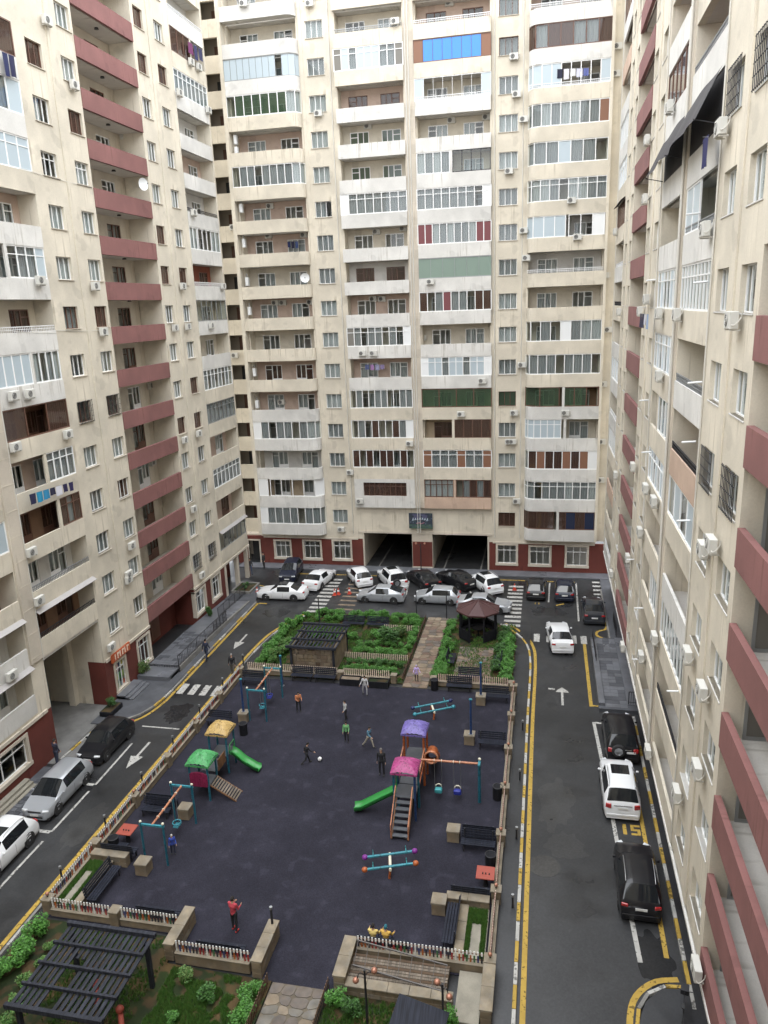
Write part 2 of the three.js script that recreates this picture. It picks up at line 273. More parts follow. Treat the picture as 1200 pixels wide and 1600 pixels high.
// bay of a facade on storey n: back wall with two door units, parapet, glazing, railing
function bay(root, x0, x1, n, s, c) {
  const y = FL(n), dep = c.depth ?? 1.25, w = x1 - x0;
  const du = s.doors ?? [0.27, 0.75], holes = du.map((f) => [x0 + w * f - 0.9, x0 + w * f + 0.9, y, y + 2.2]);
  { const g = cached(`bw${w.toFixed(2)}|${dep}|${du}`, () => { const b = new MB(); wallHoles(b, -w / 2 + 0.01, w / 2 - 0.01, 0, 2.72, -0.14, 0, du.map((f) => [w * (f - 0.5) - 0.9, w * (f - 0.5) + 0.9, 0, 2.2])); return b.geo(); }); mesh('balcony_back_wall', g, wallMat[s.wall || 'cream'], root).position.set((x0 + x1) / 2, y, -dep); }
  du.forEach((f, i) => doorUnit(root, x0 + w * f, y, -dep - 0.07, { frame: s.door || 'frameW', tint: s.dtint || (RW() < 0.6 ? 'c' : 'd'), mirror: i % 2 }));
  const path = frontPath(x0, x1, c.proj, c.curve, 5), key = `pp${w.toFixed(2)}|${c.proj}|${c.curve}`;
  const pg = cached(key + 'v' + (n * 7 + Math.round(x0)) % 6, () => {
    const p0 = frontPath(-w / 2, w / 2, c.proj, c.curve, 6), inn = p0.map((q, i) => [q[0] + (c.curve === 'r' && i > 1 ? -0.13 * Math.min(1, (i - 1) / 3) : c.curve === 'l' && i < 6 ? 0.13 * Math.min(1, (6 - i) / 3) : 0), q[1] - 0.13]);
    const b = new MB().poly([...p0, ...inn.reverse()], 0, 1.18); return uvShift(b.geo(), n);
  });
  const pm = mesh('balcony_parapet', pg, s.par || 'white', root); pm.position.set((x0 + x1) / 2, y - 0.28, 0);
  if (c.proj > 0.2) { const sg = cached(key + 's', () => { const p0 = frontPath(-w / 2 + 0.02, w / 2 - 0.02, c.proj - 0.03, c.curve, 6); return new MB().poly([...p0, [w / 2 - 0.02, -0.05], [-w / 2 + 0.02, -0.05]], 0, 0.2).geo(); }); mesh('balcony_slab', sg, 'soffit', root).position.set((x0 + x1) / 2, y - 0.27, 0); }
  const gp = path.map((q) => [q[0], q[1] - 0.07]);
  for (const part of s.parts || []) glazing(root, gp, y + 0.9, y + 2.72, part);
  if (s.net) { const nb = new MB().bx(w - 0.1, 1.75, 0.02, (x0 + x1) / 2, y + 1.83, c.proj - 0.05); nb.build('shade_net', 'net', root); }
  if (s.rail) { const b = new MB(), m = Math.round(w / 0.16), z = c.proj - 0.07; b.bx(w - 0.1, 0.05, 0.05, (x0 + x1) / 2, y + 1.2, z); b.bx(w - 0.1, 0.03, 0.03, (x0 + x1) / 2, y + 1.05, z); for (let i = 0; i <= m; i++) b.bx(0.025, 0.3, 0.025, x0 + 0.06 + (w - 0.12) * i / m, y + 1.05, z); b.build('railing', s.rail, root); }
  if (s.divide) new MB().box(x0 + w * s.divide - 0.12, x0 + w * s.divide + 0.12, y + 0.9, y + 2.72, c.proj - 0.14, c.proj - 0.01).build('balcony_pier', s.par || 'white', root);
  if (s.awn) { const b = new MB().bx(w + 0.1, 0.04, 0.36, (x0 + x1) / 2, y + 2.68, c.proj + 0.14, 0, 0.6); b.build('awning', s.awn, root); }
}
const O = (wall = 'cream', par = 'white', o = {}) => ({ wall, par, ...o });
const G = (n, tint, par = 'white', o = {}) => ({ wall: o.wall || 'cream', par, parts: [{ n, tint, frame: o.frame, transom: o.t, thin: o.thin }], ...o });
const S2 = (f, a, b, par, o = {}) => ({ wall: o.wall || 'cream', par, divide: o.nd ? 0 : f, parts: [a && { f0: 0.01, f1: f - 0.02, ...a }, b && { f0: f + 0.02, f1: 0.99, ...b }].filter(Boolean), ...o });

function shellOf(root, x0, x1, holes, partitions, y0 = 3.9, arch) {
  const w = new MB(); wallHoles(w, x0, x1, y0, TOP, -0.3, 0, holes);
  for (const x of partitions) w.box(x - 0.08, x + 0.08, y0, TOP - 0.5, -3.0, -0.301);
  w.build('wall', 'cream', root);
  for (let n = 1; n <= 18; n++) for (const [a, b] of n === 1 && arch ? [[x0, arch[0] - 0.2], [arch[1] + 0.2, x1]] : [[x0, x1]]) new MB().box(a + 0.02, b - 0.02, FL(n) - 0.26, FL(n), -3, -0.302).build('floor_slab', 'soffit', root);
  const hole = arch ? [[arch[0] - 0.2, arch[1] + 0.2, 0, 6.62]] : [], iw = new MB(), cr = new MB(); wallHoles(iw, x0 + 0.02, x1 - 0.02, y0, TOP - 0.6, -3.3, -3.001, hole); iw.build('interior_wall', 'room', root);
  wallHoles(cr, x0, x1, y0, TOP - 0.4, -12, -3.31, hole); cr.build('building_core', 'cream', root);
  new MB().box(x0 - 0.15, x1 + 0.15, TOP, TOP + 0.25, -12, 0.15).build('roof_edge', 'trim', root);
}
// ---------------------------------------------------------------- the two side buildings share one plan (u = distance along the court)
const SIDE = {
  w1: [43.95, 45.5], w2: [47.4, 48.9], w3: [57.35, 58.75], w4: [60.45, 61.9], wA: [23.35, 25.1], wB: [26.75, 28.45],
  A: [36.85, 42.85], A2: [29.4, 35.6], B: [63.1, 69.35], red: [49.15, 56.9], red0: [15, 22.8],
};
function sideBuilding(root, sgn, near, far, cols, bays, reds, gf) {
  const X = ([a, b]) => sgn > 0 ? [a, b] : [-b, -a], holes = [], part = [];
  const wins = [];
  for (const [key, lo, hi] of cols) { const [a, b] = X(SIDE[key]); for (let n = lo; n <= hi; n++) { holes.push([a, b, FL(n) + 0.93, FL(n) + 2.3]); wins.push([key, n, a, b]); } }
  for (const [key, list] of bays) { const [a, b] = X(SIDE[key]), ns = Object.keys(list).map(Number); holes.push([a, b, FL(Math.min(...ns)) - 0.28, FL(Math.max(...ns)) + 2.72]); part.push(a - 0.085, b + 0.085); }
  for (const [key, lo, hi] of reds) { const [a, b] = X(SIDE[key]); holes.push([a, b, Math.max(3.9, FL(lo) - 0.28), FL(hi) + 2.72]); part.push(a - 0.085, b + 0.085); }
  const [x0, x1] = X([near, far]); shellOf(root, x0, x1, [...holes, ...gf], part, 3.9, gf[0]);
  for (const [key, n, a, b] of wins) {
    const r = RW(), o = sideStyle(key, n, sgn); windowUnit(root, a, FL(n) + 0.93, b - a, 1.37, -0.2, { tint: r < 0.6 ? 'c' : r < 0.85 ? 'k' : 'd', part: r > 0.5 && r < 0.6 ? 1 : 0, ...o });
  }
  for (const [key, list] of bays) { const [a, b] = X(SIDE[key]); for (const n in list) bay(root, a, b, +n, list[n], { proj: 0.04, curve: null }); }
  for (const [key, lo, hi] of reds) {
    const [a, b] = X(SIDE[key]), w = b - a;
    for (let n = lo; n <= hi; n++) {
      const y = FL(n), f = sgn > 0 ? 0.7 : 0.3; 
      { const g = cached('redback' + sgn + w.toFixed(2), () => { const q = new MB(); wallHoles(q, -w / 2 + 0.01, w / 2 - 0.01, 0, 2.73, -0.14, 0, [[w * (f - 0.5) - 0.9, w * (f - 0.5) + 0.9, 0, 2.2]]); return q.geo(); }); mesh('loggia_back_wall', g, 'cream', root).position.set((a + b) / 2, y, -2); }
      doorUnit(root, a + w * f, y, -2.07, { frame: RW() < 0.55 ? 'frameB' : 'frameW', tint: RW() < 0.5 ? 'd' : 'c', mirror: sgn < 0 });
      mesh('loggia_parapet', cached('redpar' + w.toFixed(2) + n % 6, () => uvShift(new MB().box(-w / 2, w / 2, 0, 1.2, -0.16, 0.05).geo(), n)), 'loggiaRed', root).position.set((a + b) / 2, y - 0.3, 0);
      if (key === 'red0') { const d = new MB().box(a, a + 0.05, y, y + 2.2, -1.85, -1.75).box(a, a + 0.05, y, y + 2.2, -0.72, -0.62).box(a, a + 0.05, y + 2.1, y + 2.2, -1.749, -0.721).box(a, a + 0.05, y, y + 0.12, -1.749, -0.721).build('side_door', 'frameG', root); const q = mesh('pane', planeG(1.03, 1.98), 'panelK', d); q.position.set(a + 0.02, y + 1.11, -1.235); q.rotation.y = Math.PI / 2; }
      mesh('ceiling_lamp', cached('clamp', () => new MB().cyl(0.16, 0.12, 0.1, 0, 0, 0, 10).geo()), 'acD', root).position.set((a + b) / 2 + 0.6, y + 2.67, -0.9);
    }
  }
  return X;
}
function sideStyle(key, n, sgn) {
  const L = { w1_13: { tint: 'n', frame: 'frameB' }, w2_12: { tint: 'n', frame: 'frameB' }, w1_12: {}, w1_10: {}, w1_11: { style: '3t' }, w2_11: { style: '3t' }, w1_8: { tint: 'k', frame: 'frameB' }, w2_8: { tint: 'n', frame: 'frameB' }, w1_6: { tint: 'd', frame: 'frameB', grille: true }, w2_6: { tint: 'd', frame: 'frameB', grille: true }, w1_4: { tint: 'k' }, w2_4: { tint: 'n' }, w3_14: { tint: 'n', frame: 'frameB' }, w4_14: { tint: 'n', frame: 'frameB' }, w3_15: { tint: 'n', frame: 'frameB' }, w3_9: { tint: 'n', frame: 'frameB' }, w4_9: { tint: 'n', frame: 'frameB' }, w4_6: { tint: 'n', frame: 'frameB' }, w3_5: { tint: 'n', frame: 'frameB' }, w4_5: { tint: 'n', frame: 'frameB' }, w3_10: { tint: 'n', frame: 'frameB' }, w4_10: { tint: 'k' }, w3_1: { tint: 'd', grille: true }, w4_1: { tint: 'd', grille: true }, w2_1: { tint: 'd', curtain: false } };
  const R = { wA_10: { grille: true, tint: 'k' }, wB_10: { grille: true, tint: 'k' }, wA_6: { grille: true, tint: 'd' }, wB_6: { grille: true, tint: 'd' } };
  return { ...(sgn > 0 ? L : R)[key + '_' + n], ...(sgn < 0 ? { sillMat: 'white', sillOut: -0.05 } : {}) };
}
const leftB = thing('apartment_building', 'cream apartment block with brick red loggia parapets, archway and red ground floor shops', 'building', -29.65, 0, 0, Math.PI / 2);
{
  const LA = { 2: O('brown', 'cream', { door: 'frameB', dtint: 'n', awn: 'awnGrey', rail: 'iron' }), 3: O('grey', 'cream', { rail: 'metal' }), 4: S2(0.62, null, { n: 3, tint: 'nk', frame: 'frameB', transom: 1 }, 'cream', { wall: 'brown', door: 'frameB', dtint: 'n' }), 5: S2(0.52, null, { n: 4, tint: 'k', transom: 1 }, 'cream', { wall: 'pink' }), 6: O('brown', 'cream', { net: 0, door: 'frameB', dtint: 'n', parts: [{ n: 3, tint: 'n.n', frame: 'frameB' }] }), 7: S2(0.55, { n: 4, tint: 'f' }, { n: 4, tint: 'cdkc' }, 'white'), 8: O('cream', 'white', { rail: 'railW', door: 'frameB', dtint: 'n' }), 9: S2(0.42, null, { n: 4, tint: 'dkkf', transom: 1 }, 'white', { wall: 'white' }), 10: O('pink', 'white'), 11: G(6, 'f', 'cream', { t: 1 }), 12: G(5, 'kddkf', 'white'), 13: G(4, 'n', 'white', { frame: 'frameB' }) };
  const LA2 = { 1: O('grey', 'white', { awn: 'awnGrey' }), 2: O('grey', 'white', { awn: 'awnGrey' }), 3: O('red', 'cream', { door: 'frameB', dtint: 'n' }), 4: G(5, 'f', 'cream'), 5: O('cream', 'cream'), 6: O('cream', 'white') };
  const LB = { 1: G(6, 'd', 'cream', { frame: 'frameG', awn: 'awnGrey' }), 2: O('pink', 'cream', { door: 'frameB', dtint: 'n' }), 3: G(7, 'k', 'cream', { t: 1 }), 4: O('pink', 'cream'), 5: G(7, 'k', 'cream', { frame: 'frameG', t: 1 }), 6: G(8, 'kd', 'cream', { t: 1 }), 7: O('cream', 'white'), 8: G(6, 'd', 'white', { frame: 'frameG' }), 9: O('red', 'white', { rail: 'railW', door: 'frameB', dtint: 'n' }), 10: S2(0.25, { n: 2, tint: 'c' }, { n: 5, tint: '...cc' }, 'white', { nd: 1, wall: 'grey' }), 11: O('grey', 'white', { rail: 'iron' }), 12: O('pink', 'white'), 13: O('grey', 'white'), 14: G(8, 'k', 'white', { t: 1 }), 15: S2(0.58, { n: 3, tint: 'n', frame: 'frameB' }, null, 'cream', { wall: 'brown' }), 16: O('white', 'white', { rail: 'railW' }) };
  const arch = [SIDE.A[0] - 0.001, SIDE.A[1], 3.9, 6.62];
  sideBuilding(leftB, 1, -2, 69.6, [['w1', 1, 13], ['w2', 1, 14], ['w3', 1, 15], ['w4', 1, 16]], [['A', LA], ['A2', LA2], ['B', LB]], [['red', 1, 15]], [[36.85, 42.85, 3.9, 6.62]]);
  // piers beside the bays, drain strip with joints
  const p = new MB(); for (const u of [46.45, 59.6]) p.box(u - 0.28, u + 0.28, 3.9, TOP, 0.001, 0.06); p.build('pilaster', 'cream', leftB);
  new MB().box(35.72, 36.72, 6.7, TOP, 0.001, 0.12).build('pilaster', 'trim', leftB);
  for (let y = 7; y < 52; y += 1.5) new MB().box(35.7, 36.74, y, y + 0.03, 0.1201, 0.135).build('pilaster_joint', 'cream', leftB);
  new MB().bar(V3(36.78, 6.5, 0.08), V3(36.78, TOP, 0.08), 0.05).build('drain_pipe', 'pipe', leftB);
  // ground storey
  const win = (ax, ay, bx, by, cx, cy) => { const a = onX(ax, ay, -29.65), b = onX(bx, by, -29.65), c = onX(cx, cy, -29.65); return [-a.z, -b.z, c.y, a.y]; };
  const gfw = [win(212, 1002, 232.5, 985, 218, 1047), win(303, 926, 320, 913, 306, 966), win(328, 904, 343, 893, 331, 943)];
  const shop = win(176.5, 1037, 195, 1020, 182, 1090); shop[2] = 0.4;
  gfw.push([31.0, 34.4, 0.95, 2.95]); const holes = [...gfw, shop, [36.85, 42.85, 0, 3.9], [SIDE.red[0], SIDE.red[1], 0, 3.62], [63.4, 69.3, 0, 3.2]];
  wallRuns(leftB, 'plinth_wall', 'plinthRed', -2, 69.6, 0, 3.3, -0.3, -0.002, holes);
  wallRuns(leftB, 'wall', 'cream', -2, 69.6, 3.3, 3.9, -0.3, 0.0, holes.map((h) => h[3] < 3.5 ? [h[0], h[1], h[2], 3.29] : h));
  wallRuns(leftB, 'cornice', 'trim', -2, 69.7, 3.22, 3.42, 0.001, 0.1, [[36.4, 43.0, 0, 9], [SIDE.red[0] - 0.05, SIDE.red[1] + 0.05, 0, 9]]);
  for (const h of gfw) { surround(leftB, h); windowUnit(leftB, h[0] + 0.16, h[2] + 0.16, h[1] - h[0] - 0.32, h[3] - h[2] - 0.32, -0.16, { style: '3t', tint: 'd', sill: false }); }
  // shop front
  { const [a, b, y0, y1] = shop, s = mesh('shop_window', frameG(b - a - 0.3, y1 - y0, '3t'), 'frameW', leftB); s.position.set((a + b) / 2, (y0 + y1) / 2, -0.12); for (let i = 0; i < 3; i++) { const q = mesh('pane', planeG((b - a) / 3 - 0.16, y1 - y0 - 0.1), 'clear', s); q.position.x = (i - 1) * (b - a - 0.36) / 3; }
    const r = rng(5), cols = ['#3f7f46', '#8a9a4a', '#5a6a78', '#b04a30', '#30405a', '#c8b860'];
    for (let i = 0; i < 12; i++) { const q = mesh('poster', planeG(0.42, 0.5), mat('poster' + i, cols[i % 6], 0.7), s); q.position.set(-0.55 + (i % 4) * 0.36, -0.95 + Math.floor(i / 4) * 0.72 + r() * 0.1, -0.06 - 0.01 * (i % 3)); }
    surround(leftB, [a, b, y0, y1]); }
  // entrance under the loggias
  { const [a, b] = SIDE.red; new MB().box(a, b, 0, 3.6, -2.2, -2).build('plinth_wall', 'plinthRed', leftB); new MB().box(a - 0.16, a, 0, 3.6, -2.2, -0.301).build('plinth_wall', 'plinthRed', leftB); new MB().box(b, b + 0.16, 0, 3.6, -2.2, -0.301).build('plinth_wall', 'plinthRed', leftB); new MB().box(a + 3.4, a + 4.8, 0.3, 2.7, -2.0, -1.93).build('entrance_door', 'frameB', leftB); new MB().bx(1.8, 0.06, 0.9, a + 4.1, 2.85, -1.6, 0, 0.25).build('door_canopy', 'panelW', leftB); }
  // far porch with pale columns
  { new MB().box(63.4, 69.5, 0, 3.3, -2.4, -2.2).build('plinth_wall', 'plinthRed', leftB); for (const u of [63.6, 66.6, 69.1]) new MB().box(u - 0.2, u + 0.2, 0, 3.2, -0.3, 0.05).build('porch_column', 'trim', leftB); new MB().box(64.4, 66.0, 0.2, 2.6, -2.2, -2.12).build('entrance_door', 'dark', leftB); }
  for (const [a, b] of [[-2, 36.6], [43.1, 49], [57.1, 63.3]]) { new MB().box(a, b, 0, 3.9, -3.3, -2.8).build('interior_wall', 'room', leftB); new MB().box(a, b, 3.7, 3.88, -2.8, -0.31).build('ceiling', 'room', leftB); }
  // archway
  { const [a, b] = SIDE.A; new MB().box(a - 0.2, a, 0, 6.62, -12, -0.301).build('arch_side_wall', 'cream', leftB); new MB().box(b, b + 0.2, 3.3, 6.62, -12, -0.301).build('arch_side_wall', 'cream', leftB); new MB().box(b - 0.004, b + 0.2, 0, 3.3, -1.3, -0.301).build('arch_side_wall', 'plinthRed', leftB); new MB().box(b, b + 0.2, 0, 3.3, -12, -1.3).build('arch_side_wall', 'cream', leftB);
    new MB().box(a, b, 6.4, 6.62, -12, -0.05).build('arch_ceiling', 'soffit', leftB);
    const rg = new MB(); const s = new THREE.Shape([[a, 0], [a, 6.4], [b, 6.4], [b, 0], [b - 0.5, 0], [b - 0.5, 4.6], [b - 1.5, 5.9], [a + 1.5, 5.9], [a + 0.5, 4.6], [a + 0.5, 0]].map(([x, y]) => new THREE.Vector2(x, y))); rg.add(new THREE.ExtrudeGeometry(s, { depth: 0.5, bevelEnabled: false }), new THREE.Matrix4().makeTranslation(0, 0, -2.9)); rg.build('arch_ring', 'cream', leftB);
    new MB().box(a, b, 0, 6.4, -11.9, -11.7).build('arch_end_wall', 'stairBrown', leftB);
    new MB().box(a + 3.9, a + 4.6, 0.1, 2.4, -3.75, -3.65).build('gate_leaf', mat('gateBlue', [0.05, 0.11, 0.16], 0.6), leftB); new MB().box(a + 4.65, a + 5.3, 0.1, 2.4, -4.4, -4.3).build('gate_leaf', 'gateBlue', leftB); new MB().box(a + 0.55, a + 3.8, 1.0, 2.5, -5.5, -3.6).build('gate_shelter', 'inBrown', leftB); new MB().box(a + 0.5, a + 3.9, 2.5, 2.6, -5.6, -3.4).build('shelter_roof', 'stairBrown', leftB); }
}
function surround(root, [a, b, y0, y1]) { const t = 0.17; new MB().box(a - 0.02, a + t, y0, y1, -0.28, 0.07).box(b - t, b + 0.02, y0, y1, -0.28, 0.07).box(a - 0.02, b + 0.02, y1 - t + 0.02, y1 + 0.03, -0.28, 0.072).box(a - 0.05, b + 0.05, y0 - 0.05, y0 + t, -0.28, 0.1).build('window_surround', 'trim', root); }
const rightB = thing('apartment_building', 'cream apartment block with brick red loggias beside the row of parked off-roaders', 'building', 5.6, 0, 0, -Math.PI / 2);
{
  const RA2 = { 1: O('cream', 'cream'), 2: O('peach', 'cream', { rail: 'iron' }), 3: G(8, 'kd', 'cream', { t: 0 }), 4: O('peach', 'white', { door: 'frameB' }), 5: G(4, 'kf', 'cream'), 6: O('brown', 'pinkish', { rail: 'iron', door: 'frameB', dtint: 'n' }), 7: O('white', 'white', { rail: 'metal' }), 8: G(9, 'kc', 'cream', { t: 1 }), 9: S2(0.5, { n: 2, tint: 'f' }, null, 'white', { wall: 'white', rail: 'metal', nd: 1 }), 10: O('grey', 'white', { net: 1 }), 11: O('red', 'white', { rail: 'metal', door: 'frameB', dtint: 'n' }) };
  const RA = { 1: O('cream', 'cream', { door: 'frameB' }), 2: O('peach', 'cream'), 3: S2(0.5, null, { n: 4, tint: 'k' }, 'cream', { wall: 'pink' }), 4: O('peach', 'cream', { door: 'frameB' }), 5: G(7, 'kf', 'cream', { t: 1 }), 6: S2(0.4, null, { n: 3, tint: 'k' }, 'cream', { wall: 'grey' }), 7: G(7, 'cf', 'cream', { t: 1 }), 8: G(6, 'kfc', 'cream', { t: 1 }), 9: O('cream', 'white'), 10: O('grey', 'white', { net: 1 }), 11: G(5, 'n', 'white', { frame: 'frameB' }), 12: O('red', 'white', { door: 'frameB', dtint: 'n' }) };
  const RB = { 1: O('grey', 'white', { rail: 'railW' }), 2: O('pink', 'cream'), 3: O('brown', 'pinkish'), 4: G(6, 'k', 'cream'), 5: O('white', 'white', { rail: 'railW' }), 6: G(6, 'fk', 'white'), 7: O('grey', 'white'), 8: O('brown', 'cream', { net: 0, rail: 'iron' }), 9: O('pink', 'white', { rail: 'railW' }), 10: G(6, 'd', 'cream', { frame: 'frameB', awn: 'net' }), 11: G(6, 'kf', 'cream', { t: 1 }), 12: G(6, 'k', 'white'), 13: O('grey', 'white'), 14: O('pink', 'pinkish'), 15: G(5, 'n', 'white', { frame: 'frameB' }) };
  sideBuilding(rightB, -1, -2, 69.75, [['wA', 1, 10], ['wB', 1, 10], ['w1', 1, 12], ['w2', 1, 13], ['w3', 1, 14], ['w4', 1, 15]], [['A2', RA2], ['A', RA], ['B', RB]], [['red0', 1, 8], ['red', 1, 14]], []);
  const p = new MB(); for (const u of [46.45, 59.6, 25.95]) p.box(-u - 0.28, -u + 0.28, 3.9, TOP, 0.001, 0.06); p.build('pilaster', 'cream', rightB);
  new MB().box(-36.72, -35.72, 3.9, TOP, 0.001, 0.08).build('pilaster', 'trim', rightB);
  new MB().bar(V3(-35.95, 3.9, 0.16), V3(-35.95, TOP, 0.16), 0.06).build('drain_pipe', 'pipe', rightB);
  for (const u of [29.2, 43.2, 69.5]) new MB().bar(V3(-u, 3.9, 0.05), V3(-u, TOP, 0.05), 0.03).build('cable_conduit', 'pipe', rightB);
  new MB().box(-69.7, 2, 3.5, 3.6, -0.9, 0.0).build('overhang', 'cream', rightB); new MB().box(-69.75, 2, 3.58, 3.72, 0.001, 0.09).build('cornice', 'white', rightB);
  new MB().box(-69.75, 2, 0, 3.5, -1.5, -1.2).build('plinth_wall', 'plinthRed', rightB);
}
// ---------------------------------------------------------------- the block across the end of the court
const backB = thing('apartment_building', 'cream tower block with two dark gateways and stacked glazed balconies', 'building', 0, 0, -73.5, 0);
{
  const LB = [0, G(9, 'pkkkkdkkk'), S2(0.16, { n: 1, tint: 'p' }, { n: 5, tint: '....p' }, 'white', { nd: 1, wall: 'peach' }), O('white', 'white'), G(9, 'pkdkkdkcc'), O('pink', 'white'), O('pink', 'cream', { dtint: 'n' }), O('cream', 'cream', { dtint: 'd' }), O('pink', 'cream'), O('cream', 'cream'), O('pink', 'cream'), O('pink', 'cream'), G(10, 'dkkdkkkkcc', 'cream'), O('pink', 'cream'), G(9, 'dggggggcc', 'cream'), G(12, 'ffffffff.fff', 'white', { frame: 'frameG', thin: 1 }), O('cream', 'white'), O('cream', 'white')];
  const RB = [0, S2(0.48, { n: 4, tint: 'n', frame: 'frameB', thin: 1 }, { n: 4, tint: 'nvnv', frame: 'frameB', thin: 1 }, 'white'), G(10, 'ckdkkkckkc', 'white', { t: 1 }), G(9, 'knwnnwnwp', 'white', {}), S2(0.55, { n: 6, tint: 'f', transom: 1 }, null, 'white', { wall: 'cream', rail: 0 }), S2(0.52, { n: 2, tint: 'g', frame: 'frameB' }, { n: 3, tint: 'gg.', frame: 'frameB' }, 'white', { wall: 'brown' }), G(9, 'kkkkdkkkd', 'cream'), G(8, 'ddkdpkcc', 'cream'), O('cream', 'cream'), O('white', 'cream', { rail: 'railW' }), S2(0.55, { n: 4, tint: 'f' }, { n: 3, tint: '..p' }, 'cream', { wall: 'grey', nd: 1 }), G(9, 'kcckdcckk', 'cream', { t: 1 }), G(7, 'kkkfkkd', 'cream', { t: 0 }), G(9, 'kkckcckkw', 'cream'), G(9, 'ffff....ff'.slice(0, 9), 'cream', { frame: 'frameW', rail: 'railW' }), G(7, 'nknnkkn', 'white', { frame: 'frameB', rail: 0 }), O('pink', 'white', { rail: 'railW' }), O('cream', 'white')];
  const CL = [0, 0, 0, G(9, 'ndndnndnd', 'cream'), G(9, 'dkdnddnkp', 'cream'), G(10, 'dkddkkddkk', 'cream'), O('pink', 'white'), G(9, 'xkdkkdkdp', 'white', { t: 1 }), O('pink', 'white', { dtint: 'd' }), O('white', 'white', { door: 'frameB', dtint: 'n' }), O('cream', 'white'), G(8, 'pkkkkkkk', 'white', { t: 1 }), O('cream', 'white', { dtint: 'g' }), O('cream', 'white', { dtint: 'g' }), O('pink', 'white', { door: 'frameB', dtint: 'n' }), G(9, 'xfkfffkkx', 'cream', { t: 1 }), O('cream', 'cream', { rail: 'frameG' }), O('cream', 'cream')];
  const CR = [0, 0, S2(0.46, { n: 5, tint: 'c', frame: 'frameB', transom: 1 }, { n: 5, tint: 'dknkn', frame: 'frameB' }, 'pinkish'), G(8, 'wkkkwkkw', 'cream', { t: 1 }), S2(0.45, null, { n: 4, tint: 'n', frame: 'frameB' }, 'cream', { wall: 'peach', door: 'frameB', dtint: 'n' }), G(4, 'g', 'cream', { frame: 'frameB' }), G(10, 'pffkffkffp', 'white', { t: 1 }), O('cream', 'white'), G(9, 'ndkmkkdnn', 'white'), G(6, 'e', 'white', { frame: 'frameG', thin: 1 }), G(10, 'mmckckkcmm', 'white'), G(9, 'kkkkkkkdp', 'white', { t: 1 }), S2(0.47, { n: 4, tint: 'ck' }, { n: 4, tint: 'd', frame: 'iron' }, 'white'), O('cream', 'white'), G(8, 'f......f', 'white', { rail: 'railW', thin: 1 }), G(8, 'wbbbbbbw', 'cream', { frame: 'frameB', thin: 1 }), O('pink', 'cream', { rail: 'railW', door: 'frameB' }), O('cream', 'cream')];
  const bx = { LB: [-29.2, -22.3], CL: [-18.95, -12.7], CR: [-11.75, -5.05], RB: [-1.85, 4.85] }, wn = { w1: [-21.55, -19.95], w2: [-4.4, -2.75] };
  const holes = [];
  for (let n = 1; n <= 17; n++) for (const k in wn) if (!(k === 'w2' && n > 16)) holes.push([wn[k][0], wn[k][1], FL(n) + 0.9, FL(n) + 2.3]);
  const slots = { LB: [1, 17, LB], CL: [3, 17, CL], CR: [2, 17, CR], RB: [1, 17, RB] };
  for (const k in slots) holes.push([bx[k][0] + 0.12, bx[k][1] - 0.12, FL(slots[k][0]) - 0.28, FL(slots[k][1]) + 2.72]);
  holes.push([-18.0, -13.55, FL(2) + 0.95, FL(2) + 2.35]);
  shellOf(backB, -29.4, 5.0, holes, Object.values(bx).flatMap(([a, b]) => [a + 0.03, b - 0.03]));
  for (let n = 1; n <= 17; n++) { windowUnit(backB, wn.w1[0], FL(n) + 0.9, 1.6, 1.4, -0.16, { tint: RW() < 0.5 ? 'c' : 'k', part: RW() < 0.2 ? 1 : 0 }); if (n < 17) windowUnit(backB, wn.w2[0], FL(n) + 0.9, 1.65, 1.4, -0.16, n === 1 ? { tint: 'n', frame: 'frameB' } : n === 5 ? { tint: 'g', frame: 'frameB' } : n >= 15 ? { tint: 'k', frame: 'frameB' } : { tint: RW() < 0.5 ? 'c' : 'k', style: '3' }); }
  windowUnit(backB, -18.0, FL(2) + 0.95, 4.45, 1.4, 0.3, { style: '8t', frame: 'frameB', tint: 'n', sill: false });
  const cfg = { LB: { proj: 0.9, curve: 'r' }, RB: { proj: 0.9, curve: 'l' }, CL: { proj: 0.45 }, CR: { proj: 0.45 } };
  for (const k in slots) for (let n = slots[k][0]; n <= slots[k][1]; n++) bay(backB, bx[k][0], bx[k][1], n, slots[k][2][n], cfg[k]);
  { const b = new MB(); wallHoles(b, bx.CL[0], bx.CL[1], FL(2) - 0.28, FL(2) + 2.72, 0.001, 0.45, [[-18.0, -13.55, FL(2) + 0.95, FL(2) + 2.35]]); b.build('wall_panel', 'white', backB); }
  // fins at the ends, drain strip in the middle
  new MB().box(-29.55, -29.2, FL(1) - 0.3, TOP, -0.1, 0.95).build('end_fin', 'cream', backB); new MB().box(4.85, 5.08, FL(1) - 0.3, TOP, -0.1, 0.95).build('end_fin', 'cream', backB);
  new MB().box(-12.7, -11.75, 6.62, TOP, 0.001, 0.3).build('drain_strip', 'trim', backB);
  for (const x of [-12.5, -12.25]) new MB().bar(V3(x, 4.0, 0.36), V3(x, TOP, 0.36), 0.05).build('drain_pipe', 'pipe', backB);
  for (let y = 7.5; y < 52; y += 2) new MB().box(-12.7, -11.76, y, y + 0.035, 0.301, 0.315).build('strip_joint', 'cream', backB);
  for (const x of [-19.4, -4.75, -2.3]) new MB().bar(V3(x, 3.6, 0.08), V3(x, TOP, 0.08), 0.045).build('drain_pipe', 'pipe', backB);
  for (const x of [-22.05, -19.5, -4.85, -2.2]) new MB().box(x - 0.16, x + 0.16, 3.9, TOP, 0.001, 0.05).build('pilaster', 'cream', backB);
